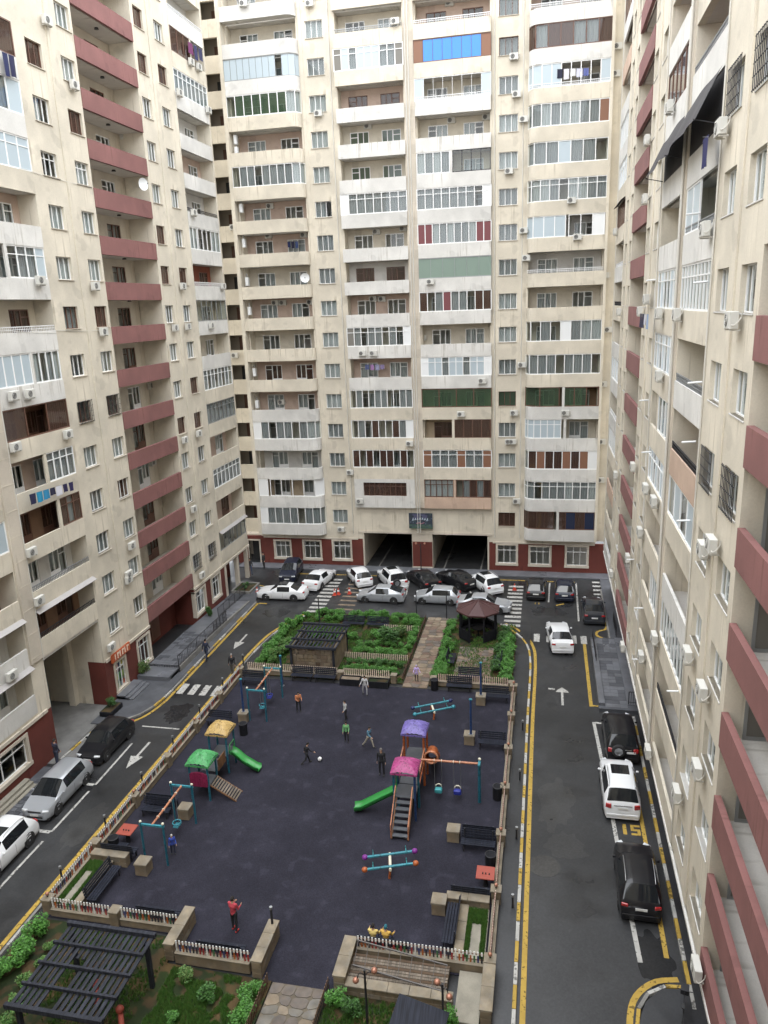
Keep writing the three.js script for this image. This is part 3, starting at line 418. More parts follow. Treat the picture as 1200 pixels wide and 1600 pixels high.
  // ground storey, gateways
  const gw = [[427.5, 843, 457, 873], [472.5, 843, 504, 875], [518.5, 843, 551, 876], [775, 849, 809, 883], [826, 852, 861, 885], [883, 852, 919, 887]].map(([a, b, c, d]) => { const p = onZ(a, b, -73.5), q = onZ(c, d, -73.5); return [p.x, q.x, q.y, Math.min(2.95, p.y)]; });
  const gates = [[-18.3, -13.2, 0, 3.85], [-11.1, -5.45, 0, 3.85]];
  wallRuns(backB, 'plinth_wall', 'plinthRed', -32.5, 7.2, 0, 3.1, -0.3, -0.002, [...gw, ...gates, [-13.2, -11.1, 0, 3.1], [-31.2, -30.0, 0, 2.6]]);
  wallRuns(backB, 'wall', 'cream', -29.4, 5.0, 3.1, 3.9, -0.3, 0, gates);
  new MB().box(-13.18, -11.12, 0.25, 2.95, -2, 0.05).build('gate_pillar', 'plinthRed', backB); new MB().box(-13.2, -11.1, 2.95, 3.84, -2, 0.03).box(-13.24, -11.06, 0, 0.25, -2, 0.08).build('gate_pillar_cap', 'trim', backB);
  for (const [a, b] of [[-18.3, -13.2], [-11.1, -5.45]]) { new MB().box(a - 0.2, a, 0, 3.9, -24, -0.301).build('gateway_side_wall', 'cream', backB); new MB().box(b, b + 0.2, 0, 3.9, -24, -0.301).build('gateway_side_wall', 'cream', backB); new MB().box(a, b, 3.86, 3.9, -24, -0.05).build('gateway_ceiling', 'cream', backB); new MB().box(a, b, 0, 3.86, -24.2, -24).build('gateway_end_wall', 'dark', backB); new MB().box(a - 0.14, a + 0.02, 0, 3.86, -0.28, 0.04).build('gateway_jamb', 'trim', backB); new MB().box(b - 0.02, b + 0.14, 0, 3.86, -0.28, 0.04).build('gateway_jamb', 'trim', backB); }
  new MB().box(-18.9, -5.0, 3.78, 3.98, 0.001, 0.1).build('cornice', 'trim', backB); new MB().box(-29.4, -18.95, 3.0, 3.16, 0.001, 0.09).build('cornice', 'trim', backB); new MB().box(-4.95, 5, 3.0, 3.16, 0.001, 0.09).build('cornice', 'trim', backB);
  for (const h of gw) { surround(backB, h); windowUnit(backB, h[0] + 0.16, h[2] + 0.16, h[1] - h[0] - 0.32, h[3] - h[2] - 0.32, -0.16, { style: '3t', tint: 'd', sill: false }); }
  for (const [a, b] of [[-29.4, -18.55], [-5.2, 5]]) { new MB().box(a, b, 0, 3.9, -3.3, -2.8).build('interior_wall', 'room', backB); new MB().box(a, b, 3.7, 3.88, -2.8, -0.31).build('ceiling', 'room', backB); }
  // stair tower between the blocks: open landings
  { const hs = []; for (let n = 1; n <= 17; n++) hs.push([-31.9, -30.3, FL(n) + 0.8, FL(n) + 2.3]); const w = new MB(); wallHoles(w, -34, -29.4, 3.1, TOP, -1.5, -1.2, hs); w.build('stair_tower_wall', 'cream', backB); new MB().box(-34, -29.4, 0, TOP, -3.6, -3.0).build('stair_back_wall', 'stairBrown', backB); for (let n = 1; n <= 18; n++) new MB().box(-34, -29.4, FL(n) - 0.25, FL(n), -3.0, -1.501).build('stair_landing', 'soffit', backB);
    for (let n = 1; n <= 17; n++) new MB().box(-31.5, -30.65, FL(n), FL(n) + 2.05, -3.0, -2.95).build('landing_door', n % 3 ? 'frameB' : 'dark', backB);
    new MB().box(-29.7, -29.41, 3.1, TOP, -1.19, -0.11).build('stair_return_wall', 'cream', backB); new MB().box(-34, -29.72, 3.1, 3.25, -1.2, -0.3).build('porch_roof', 'trim', backB); new MB().box(-34, -33.7, 0, TOP, -3.0, -1.5).build('stair_side_wall', 'cream', backB); new MB().box(-31.2, -30, 0, 2.6, -1.2, -1.1).build('entrance_door', 'dark', backB); new MB().box(-31.35, -31.2, 0, 2.7, -0.35, 0.05).box(-30, -29.85, 0, 2.7, -0.35, 0.05).box(-31.35, -29.85, 2.6, 2.75, -0.35, 0.052).build('door_surround', 'trim', backB); }
  new MB().box(5.0, 8.5, 3.1, TOP, -1.4, -1.1).build('link_wall', 'cream', backB);
  // name board over the gateways: worn, its lettering no longer legible
  { const c = document.createElement('canvas'); c.width = 256; c.height = 176; const x = c.getContext('2d'); x.fillStyle = '#2c3440'; x.fillRect(0, 0, 256, 176); x.fillStyle = '#3d5648'; x.fillRect(0, 128, 256, 48); x.fillStyle = '#4a4a64'; x.fillRect(40, 10, 160, 50); const r = rng(9);
    for (let i = 0; i < 60; i++) { x.fillStyle = ['#3a4656', '#54606e', '#262c3a', '#46584e'][i % 4]; x.fillRect(r() * 240, r() * 160, 8 + r() * 26, 4 + r() * 12); }
    x.strokeStyle = '#b9c4d0'; x.lineWidth = 6; for (let i = 0; i < 7; i++) { const u = 36 + i * 26, v = 86 - 26 * Math.sin(i / 6 * Math.PI) * 0.5; x.beginPath(); x.moveTo(u, v); x.lineTo(u + 6 + r() * 6, v - 20 - r() * 6); x.lineTo(u + 14, v - 2); x.stroke(); }
    x.strokeStyle = '#a8727c'; x.lineWidth = 8; x.beginPath(); x.moveTo(80, 116); x.lineTo(116, 108); x.lineTo(128, 120); x.lineTo(168, 106); x.stroke();
    const t = new THREE.CanvasTexture(c); t.colorSpace = THREE.SRGBColorSpace; const g = new THREE.BoxGeometry(2.42, 1.62, 0.08); const s = mesh('sign_board', g, new THREE.MeshStandardMaterial({ map: t, roughness: 0.6 })); s.position.set(-12.2, 5.27, -73.5 + 0.36); tag(s, 'weathered blue and green sign board above the pillar between the gateways', 'sign'); }
}
// shop sign on the left block
{
  const a = onX(172, 1026, -29.55), b = onX(200, 1004, -29.55), L = Math.hypot(b.z - a.z, 0), s = thing('shop_sign', 'orange shop sign with pale raised strokes above the green shop window', 'sign', -29.52, 3.25, (a.z + b.z) / 2, Math.PI / 2);
  new MB().box(-L / 2, L / 2, -0.3, 0.3, 0, 0.1).build('board', mat('signOrange', [0.42, 0.09, 0.03], 0.5), s); const r = rng(4);
  const l = new MB(); for (let i = 0; i < 6; i++) { const x = -L / 2 + 0.4 + i * (L - 0.8) / 5; l.box(x - 0.05, x + 0.05, -0.2, 0.22, 0.101, 0.13); if (i % 2) l.box(x + 0.051, x + 0.2, 0.1, 0.2, 0.101, 0.13); } l.build('lettering', mat('signPale', [0.75, 0.62, 0.5], 0.5), s);
}

// the block that the picture is taken from closes the court behind the viewer
{
  const b = thing('apartment_building', 'plain cream apartment block closing the end of the court opposite the gateways', 'building', -12, 0, 2.2, Math.PI); const hs = []; for (let n = 1; n <= 10; n++) for (let i = 0; i < 9; i++) hs.push([-16 + i * 3.8, -14.3 + i * 3.8, FL(n) + 0.9, FL(n) + 2.3]);
  const w = new MB(); wallHoles(w, -17.6, 17.6, 0, FL(11), -0.3, 0, hs); w.build('wall', 'cream', b); new MB().box(-17.6, 17.6, 0, FL(11) - 0.5, -9, -0.9).build('building_core', 'room', b);
}
// ================================================================ ground, roads, pavements
struct(new MB().box(-140, 140, -0.4, 0, -220, 60).build('ground', 'asphalt'), 'dark damp asphalt of the courtyard roads', 'ground');
const sheet = (name, pts, y, m, label, cat = 'ground', h = 0.06) => struct(new MB().poly(pts, y - h, y).build(name, m), label, cat);
let mk = 0;
function marking(pts, m, label) { mk++; return struct(new MB().poly(pts, 0.003, 0.007 + (mk % 5) * 0.0006).build('road_marking', m), label, 'road marking'); }
const rect = (x0, x1, z0, z1) => [[x0, z0], [x1, z0], [x1, z1], [x0, z1]];
function strip(pts, w) { const L = [], R = []; pts.forEach((q, i) => { const a = pts[Math.max(0, i - 1)], b = pts[Math.min(pts.length - 1, i + 1)], dx = b[0] - a[0], dz = b[1] - a[1], l = Math.hypot(dx, dz); L.push([q[0] - dz / l * w / 2, q[1] + dx / l * w / 2]); R.push([q[0] + dz / l * w / 2, q[1] - dx / l * w / 2]); }); return [...L, ...R.reverse()]; }
const smooth = (pts, n = 40) => new THREE.CatmullRomCurve3(pts.map(([x, z]) => V3(x, 0, z))).getSpacedPoints(n).map((p) => [p.x, p.z]);
// --- yellow edge lines
const gardenR = smooth([[-0.45, -18], [-0.45, -30], [-0.45, -45], [-0.4, -53.5], [-0.55, -55.8], [-1.1, -57.8], [-2.1, -59.5], [-3, -60.4]], 60);
marking(strip(gardenR, 0.22), 'paintY', 'yellow line along the play area side of the off-roader road');
const gardenL = smooth([[-22.95, -16], [-22.95, -30], [-22.9, -45], [-22.85, -53], [-22.5, -56.2], [-21.6, -58.8], [-20.9, -60.4]], 60);
marking(strip(gardenL, 0.22), 'paintY', 'yellow line along the play area side of the archway road');
marking(strip([[-26.0, -45.5], [-26.05, -55], [-26.1, -62.4]], 0.2), 'paintY', 'yellow line beside the ramped pavement'); marking(rect(-26.0, -25.2, -62.5, -62.3), 'paintY', 'short yellow hook at the end of the pavement line');
marking(strip(smooth([[-26.0, -45.4], [-26.05, -43.8], [-26.5, -41.8], [-27.5, -40.5], [-28.6, -39.8]], 20), 0.2), 'paintY', 'yellow curve at the archway corner');
marking(rect(3.25, 3.48, -57.2, -47.3), 'paintY', 'yellow line beside the tiled ramp'); marking(rect(3.48, 4.1, -47.5, -47.32), 'paintY', 'short yellow return at the ramp foot');
marking(strip([[5.25, -45.6], [5.3, -36], [5.3, -27]], 0.2), 'paintY', 'worn yellow line between the off-roaders and the kerb');
marking(strip(smooth([[5.35, -67], [5.35, -61.5], [5.2, -60.2], [4.5, -59.6], [4.45, -58.8], [5.0, -58.2], [5.1, -57.2]], 30), 0.22), 'paintY', 'wavy yellow line beside the dark saloon');
marking(strip(smooth([[3.45, -20], [3.5, -23.6], [3.85, -24.9], [4.7, -25.75], [5.6, -26.0]], 24), 0.24), 'paintY', 'yellow arc round the paved corner');
marking(strip([[-26.6, -70.6], [-25, -70.7], [-16, -70.9]], 0.16), 'paintY', 'yellow line along the gateway parking row'); marking(strip([[-7, -70.9], [-3.2, -71], [3.1, -71]], 0.16), 'paintY', 'yellow line behind the black hatchbacks');
marking(strip(smooth([[-29.2, -66.5], [-27.9, -67], [-26.8, -66.4], [-26.3, -64.6], [-26.1, -63.4]], 20), 0.18), 'paintY', 'bent yellow line beside the planter');
marking(strip([[-28.1, -21], [-28.0, -29], [-27.9, -36]], 0.16), 'paintY', 'worn yellow line behind the cars beside the archway');
// --- white lines
marking(strip([[-25.42, -20], [-25.45, -29.3]], 0.13), 'paintW', 'white edge of the parking bay beside the white off-roader'); marking(strip([[-25.45, -30.05], [-25.48, -33.6]], 0.13), 'paintW', 'white edge of the parking bay beside the silver people carrier'); marking(strip([[-25.45, -34.2], [-25.58, -38.6]], 0.13), 'paintW', 'white edge of the parking bay beside the black hatchback');
marking(rect(-26.3, -25.52, -30.12, -29.9), 'paintW', 'white bay mark ahead of the silver people carrier'); marking(rect(-26.2, -25.55, -34.3, -34.1), 'paintW', 'white bay mark behind the silver people carrier');
marking(rect(-26.0, -23.3, -40.7, -40.58), 'paintW', 'thin white line across the archway road');
marking(strip([[3.42, -45.3], [3.62, -41.5], [4.1, -29], [4.22, -26.6]], 0.2), 'paintW', 'long white line beside the parked off-roaders'); marking(rect(3.52, 3.95, -45.35, -45.15), 'paintW', 'white return at the head of the parking line');
for (const [a, b, c, d] of [[0.72, -70.6, 0.6, -65.6], [3.2, -70.8, 3.1, -61.6], [-18.6, -70.4, -17.2, -66.4], [-13.3, -73, -12.6, -66], [-7.6, -70.4, -6.4, -66.6]]) marking(strip([[a, b], [c, d]], 0.14), 'paintW', 'white bay line in the gateway parking row');
for (const [a, b, c, d] of [[-16.9, -86, -16.9, -73.2], [-9.9, -84, -10, -73.2], [-6.2, -84, -6.2, -73.2]]) marking(strip([[a, b], [c, d]], 0.13), 'kerb', 'pale line running into the gateway');
// --- zebra crossings
for (let i = 0; i < 4; i++) marking([[-25.9 + i * 0.88, -46.6], [-25.4 + i * 0.88, -46.6], [-25.3 + i * 0.88, -45.1], [-25.8 + i * 0.88, -45.1]], 'paintW', 'white bar of the zebra crossing on the archway road');
for (let i = 0; i < 11; i++) marking(rect(-21.1 + i * 0.02, -19.75 + i * 0.03, -69.6 + i * 0.92, -69.15 + i * 0.92), 'paintW', 'white bar of the zebra crossing beside the white saloons');
for (let i = 0; i < 11; i++) marking(rect(-3.15, -1.75, -69.5 + i * 0.92, -69.05 + i * 0.92), 'paintW', 'white bar of the zebra crossing beside the gazebo');
for (let i = 0; i < 8; i++) marking(rect(-18.9 + i * 0.08, -17.3 + i * 0.08, -69.4 + i * 1.05, -69.05 + i * 1.05), 'stoneFlag', 'faded brown bar of the old crossing between the white cars');
for (const x of [-0.35, 0.65, 2.55, 3.35]) marking(rect(x - 0.24, x + 0.24, -58.6, -57.1), 'paintW', 'white block of the crossing under the moving white saloon');
for (let i = 0; i < 4; i++) marking(rect(4.7, 6.3, -71.4 + i * 1.05, -71.0 + i * 1.05), 'paintW', 'white bar of the crossing between gateway block and narrow wall');
// --- arrows, bay numbers
function arrow(x, z, dir, label, fork) { const s = dir; marking([[x - 0.08, z], [x + 0.08, z], [x + 0.08, z + s * 1.6], [x - 0.08, z + s * 1.6]].map((p) => p), 'paintW', label); marking([[x - 0.42, z + s * 1.6], [x + 0.42, z + s * 1.6], [x, z + s * 2.9]], 'paintW', label); if (fork) marking([[x - 1.1, z + s * 1.75], [x - 0.42, z + s * 1.75], [x - 0.42, z + s * 1.95], [x - 1.1, z + s * 1.95]], 'paintW', label); }
arrow(-24.5, -38.9, 1, 'white arrow on the archway road pointing past the parked cars'); arrow(-24.5, -55.6, 1, 'white arrow on the archway road beside the ramp');
marking(rect(1.42, 1.58, -49.0, -47.2), 'paintW', 'white arrow shaft on the off-roader road'); marking([[1.05, -49.0], [1.95, -49.0], [1.85, -49.25], [1.5, -49.7], [1.15, -49.25]], 'paintW', 'white arrow head on the off-roader road'); marking(rect(0.55, 1.0, -49.5, -49.3), 'paintW', 'side branch of the white arrow on the off-roader road');
function digits(str, x, z, s, label) { // seven segment strokes, read from the south
  const SEG = { 0: 'abcdef', 1: 'i', 2: 'abged', 3: 'abgcd', 4: 'fgbc', 5: 'afgcd', 6: 'afgedc', 7: 'abc' }, w = 0.36 * s, h = 0.62 * s, t = 0.12 * s;
  [...str].forEach((ch, i) => { const X = x + i * 0.52 * s; for (const k of SEG[ch]) { const r = { a: [0, w, 0, t], g: [0, w, h / 2 - t / 2, h / 2 + t / 2], d: [0, w, h - t, h], f: [0, t, t, h / 2 - t / 2], b: [w - t, w, t, h / 2 - t / 2], e: [0, t, h / 2 + t / 2, h - t], c: [w - t, w, h / 2 + t / 2, h - t], i: [w - t * 1.2, w, 0, h] }[k]; marking(rect(X + r[0], X + r[1], z + r[2], z + r[3]), 'paintY', label); } });
}
digits('15', 4.0, -35.35, 1.3, 'yellow bay number 15 between the white and black off-roaders');
digits('11', -0.75, -65.4, 0.6, 'worn yellow bay number behind the black hatchback'); marking([[1.2, -65.0], [1.9, -65.5], [2.0, -65.3], [1.3, -64.8]], 'paintY', 'worn yellow stroke behind the second black hatchback');
// --- kerbs and pavements
function kerbRun(pts, w, h, mats, len, label) { // painted kerb stones end to end
  let L = 0; const acc = [0]; for (let i = 1; i < pts.length; i++) { L += Math.hypot(pts[i][0] - pts[i - 1][0], pts[i][1] - pts[i - 1][1]); acc.push(L); }
  const at = (t) => { let i = 1; while (i < pts.length - 1 && acc[i] < t) i++; const f = (t - acc[i - 1]) / (acc[i] - acc[i - 1]); return [lerp(pts[i - 1][0], pts[i][0], f), lerp(pts[i - 1][1], pts[i][1], f)]; };
  const n = Math.round(L / len), g = new THREE.Group(); g.name = numbered('kerb'); scene.add(g); struct(g, label, 'kerb');
  for (let i = 0; i < n; i++) { const a = at(L * i / n + 0.008), b = at(L * (i + 1) / n - 0.008); const d = Math.hypot(b[0] - a[0], b[1] - a[1]); new MB().rb(w, h + 0.1, d, (a[0] + b[0]) / 2, (h - 0.1) / 2, (a[1] + b[1]) / 2, 0.02, Math.atan2(b[0] - a[0], b[1] - a[1]), 0, 0, 1).build('kerb_stone', mats[i % mats.length], g); }
}
kerbRun(smooth([[-0.78, -18], [-0.78, -30], [-0.78, -45], [-0.78, -53.5], [-1.0, -55.8], [-1.6, -57.6], [-2.6, -59.2], [-3.4, -60]], 60), 0.16, 0.13, ['paintW', 'paintY'], 1.1, 'kerb painted white and yellow between play area and off-roader road');
kerbRun([[5.97, -24.6], [5.97, -46.2]], 0.16, 0.13, ['paintW', 'paintY'], 1.15, 'kerb painted white and yellow under the block opposite the archway');
kerbRun(smooth([[-22.62, -18], [-22.62, -30], [-22.6, -45], [-22.5, -53], [-22.1, -56.2], [-21.2, -58.8], [-20.4, -60.2]], 60), 0.14, 0.12, ['kerb', 'paintW', 'kerb'], 1.2, 'pale kerb between play area and archway road');
kerbRun(smooth([[-26.3, -62.5], [-26.3, -50], [-26.3, -44.2], [-26.7, -42.2], [-27.6, -41], [-28.6, -40.4]], 40), 0.15, 0.13, ['kerb', 'kerb', 'paintW', 'paintY'], 1.2, 'kerb of the ramped pavement');
kerbRun([[-28.9, -40.2], [-29.1, -36.2]], 0.14, 0.1, ['paintY', 'paintW'], 1.0, 'yellow and white kerb across the archway');
kerbRun(smooth([[3.72, -20], [3.78, -23.7], [4.1, -24.75], [4.85, -25.45], [5.9, -25.6]], 24), 0.15, 0.13, ['paintW', 'paintY', 'kerb'], 0.9, 'painted kerb round the paved corner');
sheet('pavement', rect(-1.72, -0.86, -60, -16), 0.12, 'asphaltWalk', 'dark asphalt footway between play area and off-roader road', 'pavement', 0.11);
sheet('pavement', rect(6.05, 7.0, -46.4, -16), 0.12, 'asphaltWalk', 'narrow dark footway under the block opposite the archway', 'pavement', 0.11);
sheet('pavement', [[3.86, -16], [3.86, -23.7], [4.2, -24.65], [4.9, -25.36], [6.05, -25.5], [6.05, -16]], 0.125, 'asphaltWalk', 'rounded paved corner with a bicycle', 'pavement', 0.11);
sheet('pavement', rect(-32, 7.4, -73.48, -71.9), 0.13, 'paving', 'grey pavement along the gateway block', 'pavement', 0.12);
sheet('pavement', [[-29.62, -40.3], [-28.55, -40.35], [-27.55, -40.95], [-26.66, -42.2], [-26.38, -44.2], [-26.38, -62.5], [-27.2, -66.5], [-29.62, -67]], 0.12, 'pavingD', 'dark pavement in front of the archway block shops', 'pavement', 0.11);
sheet('pavement', rect(-40, -29.2, -42.8, -35.7), 0.05, 'drive', 'pale concrete drive through the archway', 'pavement', 0.04); sheet('pavement', rect(-29.18, -26.9, -40.2, -35.4), 0.012, 'drive', 'pale apron before the archway', 'pavement', 0.01);
sheet('pavement', rect(-29.62, -28.2, -35.3, -16), 0.1, 'pavingD', 'dark cobbled footway beside the beige steps', 'pavement', 0.09);
// cobbles of the footway
{ const r = rng(31), g = new THREE.Group(); g.name = numbered('cobbles'); scene.add(g); struct(g, 'dark cobbles beside the beige steps', 'paving'); const ms = ['pavingD', 'paving', mat('cobble', [0.08, 0.085, 0.1], 0.7, { map: T.concrete })], geo = new MB().rb(0.3, 0.05, 0.3, 0, 0, 0, 0.02, 0, 0, 0, 1).geo(); for (let i = 0; i < 4; i++) for (let j = 0; j < 26; j++) { const c = mesh('cobble', geo, ms[(r() * 3) | 0], g); c.position.set(-28.95 + i * 0.32 + (j % 2) * 0.12 - 0.05, 0.1 + r() * 0.012, -26 - j * 0.33); } }
for (let i = 0; i < 3; i++) sheet('doorstep', rect(-29.62, -28.95 - i * 0.0 + 0.0 - (2 - i) * 0.0 - i * 0.22 + 0.1, -33.6, -20), 0.14 + i * 0.15, 'beige', 'beige step below the ground floor window', 'step', 0.14);
// ramped terrace on the left with steps and railings
{
  const g = new THREE.Group(); g.name = 'entrance_ramp'; scene.add(g); struct(g, 'grey ramped terrace before the red entrance', 'ramp');
  const geo = new THREE.BufferGeometry(), P = [[-29.6, 0.5, -48.2], [-27.0, 0.5, -48.2], [-27.0, 0.5, -54.5], [-29.6, 0.5, -54.5], [-27.0, 0.14, -62.4], [-29.6, 0.14, -62.4]];
  const q = []; const tri = (...k) => k.forEach((i) => q.push(...P[i])); tri(0, 1, 2, 0, 2, 3, 3, 2, 4, 3, 4, 5); geo.setAttribute('position', new THREE.Float32BufferAttribute(q, 3)); geo.computeVertexNormals(); new MB().add(geo).build('ramp_surface', 'paving', g);
  new MB().add((() => { const s = new THREE.Shape([[48.2, 0.1], [48.2, 0.56], [54.5, 0.56], [62.4, 0.2], [62.4, 0.1]].map(([x, y]) => new THREE.Vector2(x, y))); const e = new THREE.ExtrudeGeometry(s, { depth: 0.18, bevelEnabled: false }); e.rotateY(Math.PI / 2); e.translate(-27.08, 0, 0); return e; })()).build('ramp_kerb', 'kerb', g);
  for (let i = 0; i < 3; i++) new MB().box(-29.6, -27.05, 0.1, 0.2 + i * 0.13, -48.2, -47.2 - (i ? -0.33 * i : 0) - 0.0).build('step', i % 2 ? 'pavingD' : 'paving', g);
  for (let i = 0; i < 3; i++) new MB().box(-29.6 + 0.0, -28.9 + (2 - i) * 0.3, 0.1, 0.2 + i * 0.1, -46.0, -43.6).build('step', 'paving', g);
  const r = rng(3); for (let i = 0; i < 5; i++) for (let j = 0; j < 15; j++) new MB().box(-29.5 + i * 0.47, -29.5 + i * 0.47 + 0.45, 0.502, 0.515 + r() * 0.004, -54.4 + j * 0.41, -54.4 + j * 0.41 + 0.39).build('tile', r() < 0.4 ? 'pavingD' : 'paving', g);
}
function railing(pts, label, n, hgt = 0.95) {
  const a = pts[0], t = thing('railing', label, 'railing', a.x, a.y, a.z), top = new MB(), L = pts.map((p) => p.clone().sub(a));
  for (let i = 0; i < L.length - 1; i++) { const u = L[i].clone(), v = L[i + 1].clone(); top.bar(u.clone().setY(u.y + hgt), v.clone().setY(v.y + hgt), 0.03, 6).bar(u.clone().setY(u.y + 0.15), v.clone().setY(v.y + 0.15), 0.02, 6); }
  top.build('handrail', 'iron', t);
  for (let i = 0; i <= n; i++) { const f = i / n * (L.length - 1), k = Math.min(L.length - 2, Math.floor(f)), p = L[k].clone().lerp(L[k + 1], f - k); const m = i % 6 === 0; new MB().bar(p, p.clone().setY(p.y + hgt), m ? 0.03 : 0.014, 5).build(m ? 'post' : 'baluster', 'iron', t); }
  return t;
}
railing([V3(-26.98, 0.5, -48.1), V3(-26.98, 0.5, -54.5), V3(-26.98, 0.4, -57.2)], 'black metal railing along the ramped terrace', 48);
railing([V3(-28.2, 0.2, -58.2), V3(-28.1, 0.15, -64.2)], 'black railing close to the wall beyond the ramp', 30);
railing([V3(-26.95, 0.13, -48.1), V3(-29.4, 0.13, -48.1)], 'short black railing at the foot of the terrace steps', 12, 0.5);
// far left planter with kerb
{ const t = thing('planter_bed', 'low kerbed bed of dark ground cover beside the porch', 'planter', -28.6, 0, -65.6); new MB().box(-1, 1, 0.1, 0.36, -1.3, -1.15).box(-1, 1, 0.1, 0.36, 1.15, 1.3).box(0.85, 1, 0.1, 0.36, -1.149, 1.149).box(-1, -0.85, 0.1, 0.36, -1.149, 1.149).build('kerb', 'kerb', t); t.userData.bed = 1; delete t.userData.bed; new MB().box(-0.85, 0.85, 0.1, 0.28, -1.15, 1.15).build('soil', 'earth', t); }
// right hand ramp
{
  const g = new THREE.Group(); g.name = 'entrance_ramp_001'; scene.add(g); struct(g, 'tiled grey ramp beside the off-roader road', 'ramp');
  new MB().box(3.84, 7.0, 0, 0.3, -57.8, -46.6).build('ramp_base', 'pavingD', g); new MB().box(3.82, 4.22, 0, 0.5, -57.0, -47.0).build('side_wall', 'paving', g); new MB().box(5.7, 7.0, 0.3, 0.36, -57.8, -47.2).build('upper_walk', 'paving', g);
  const r = rng(8); for (let i = 0; i < 3; i++) for (let j = 0; j < 22; j++) new MB().box(4.26 + i * 0.48, 4.26 + i * 0.48 + 0.46, 0.3, 0.314 + r() * 0.004, -57.6 + j * 0.49, -57.6 + j * 0.49 + 0.47).build('tile', r() < 0.45 ? 'pavingD' : 'paving', g);
  new MB().box(5.45, 7.0, 0, 0.14, -71.8, -57.85).build('walk_slab', 'pavingD', g); new MB().box(5.3, 5.44, 0, 0.15, -69, -57.9).build('edge_kerb', 'kerb', g);
}
railing([V3(5.75, 0.36, -47.3), V3(6.9, 0.36, -47.3)], 'small grey guard rail at the head of the tiled ramp', 8, 0.9);
railing([V3(4.0, 0.4, -57.6), V3(4.02, 0.4, -53.2)], 'dark guard rail at the far end of the tiled ramp', 14, 0.6);
railing([V3(5.9, 0.15, -61.5), V3(5.9, 0.15, -58.4)], 'dark rack railing beside the dark saloon', 14, 0.9);
// manhole and round asphalt patch on the right road
struct(new MB().cyl(0.75, 0.75, 0.006, 0.35, 0.004, -31.6, 28).build('asphalt_patch', mat('patch', [0.1, 0.098, 0.095], 0.85, { map: T.asphalt })), 'round paler asphalt patch on the right road', 'asphalt patch');

function patch(cx, cz, rx, rz, seed, m, label) { const r = rng(seed), pts = []; for (let i = 0; i < 26; i++) { const a = i / 26 * 6.2832, k = 0.75 + 0.4 * r(); pts.push([cx + Math.cos(a) * rx * k, cz + Math.sin(a) * rz * k]); } struct(new MB().poly(smooth([...pts, pts[0]], 70).slice(0, -1), -0.01, 0.0022).build('asphalt_patch', m), label, 'asphalt patch'); }
mat('wetPatch', [0.042, 0.043, 0.046], 0.45, { map: T.asphalt, roughnessMap: T.wet, specularIntensity: 0.5 }); mat('dustPatch', [0.084, 0.085, 0.088], 0.8, { map: T.asphalt, roughnessMap: T.wet, specularIntensity: 0.75 });
patch(4.85, -26.9, 0.75, 1.5, 5, 'wetPatch', 'dark wet stain behind the black off-roader with roof rails'); patch(0.9, -36.5, 1.0, 2.2, 6, 'dustPatch', 'pale worn asphalt in the middle of the off-roader road'); patch(1.4, -33.2, 1.1, 1.0, 7, 'dustPatch', 'pale worn asphalt beside the round patch'); patch(-24.4, -42.6, 0.9, 1.4, 8, 'wetPatch', 'dark damp stain before the zebra crossing on the archway road'); patch(-24.0, -30.8, 0.8, 1.8, 9, 'dustPatch', 'pale worn asphalt beside the silver people carrier'); patch(0.6, -63.4, 1.6, 1.1, 10, 'wetPatch', 'dark damp stain behind the black hatchbacks'); patch(-23.6, -60.6, 1.2, 1.3, 11, 'wetPatch', 'dark damp stain near the sideways white saloon');
// ================================================================ play area, its fences and gardens
sheet('play_surface', [[-21.9, -24.7], [-15.2, -24.7], [-15.2, -23.4], [-11.3, -23.4], [-11.3, -23.1], [-7.7, -23.1], [-7.7, -24.7], [-1.95, -24.7], [-1.95, -48.1], [-21.9, -48.1]], 0.05, 'rubber', 'dark purple grey rubber surface of the play area', 'ground', 0.045);
sheet('garden_bed', [[-21.9, -48.6], [-9.75, -48.6], [-9.75, -60.7], [-20.2, -60.7], [-21.2, -58.6], [-21.8, -56]], 0.1, 'earth', 'planted garden bed beside the pergola side of the flagstone path', 'garden', 0.09);
sheet('garden_bed', [[-7.85, -48.6], [-1.95, -48.6], [-1.95, -57.2], [-2.6, -58.8], [-3.6, -60.2], [-4.4, -60.7], [-7.85, -60.7]], 0.1, 'earth', 'planted garden bed round the gazebo', 'garden', 0.09);
sheet('garden_bed', [[-22.4, -24.5], [-15.2, -24.5], [-15.2, -23.2], [-10.5, -23.1], [-10.5, -12], [-22.4, -12]], 0.1, 'earth', 'pergola garden bed with lawn and pergola', 'garden', 0.09);
sheet('garden_bed', [[-8.2, -23.0], [-1.95, -23.0], [-1.95, -12], [-8.2, -12]], 0.1, 'earth', 'pergola garden bed below the timber deck', 'garden', 0.09);
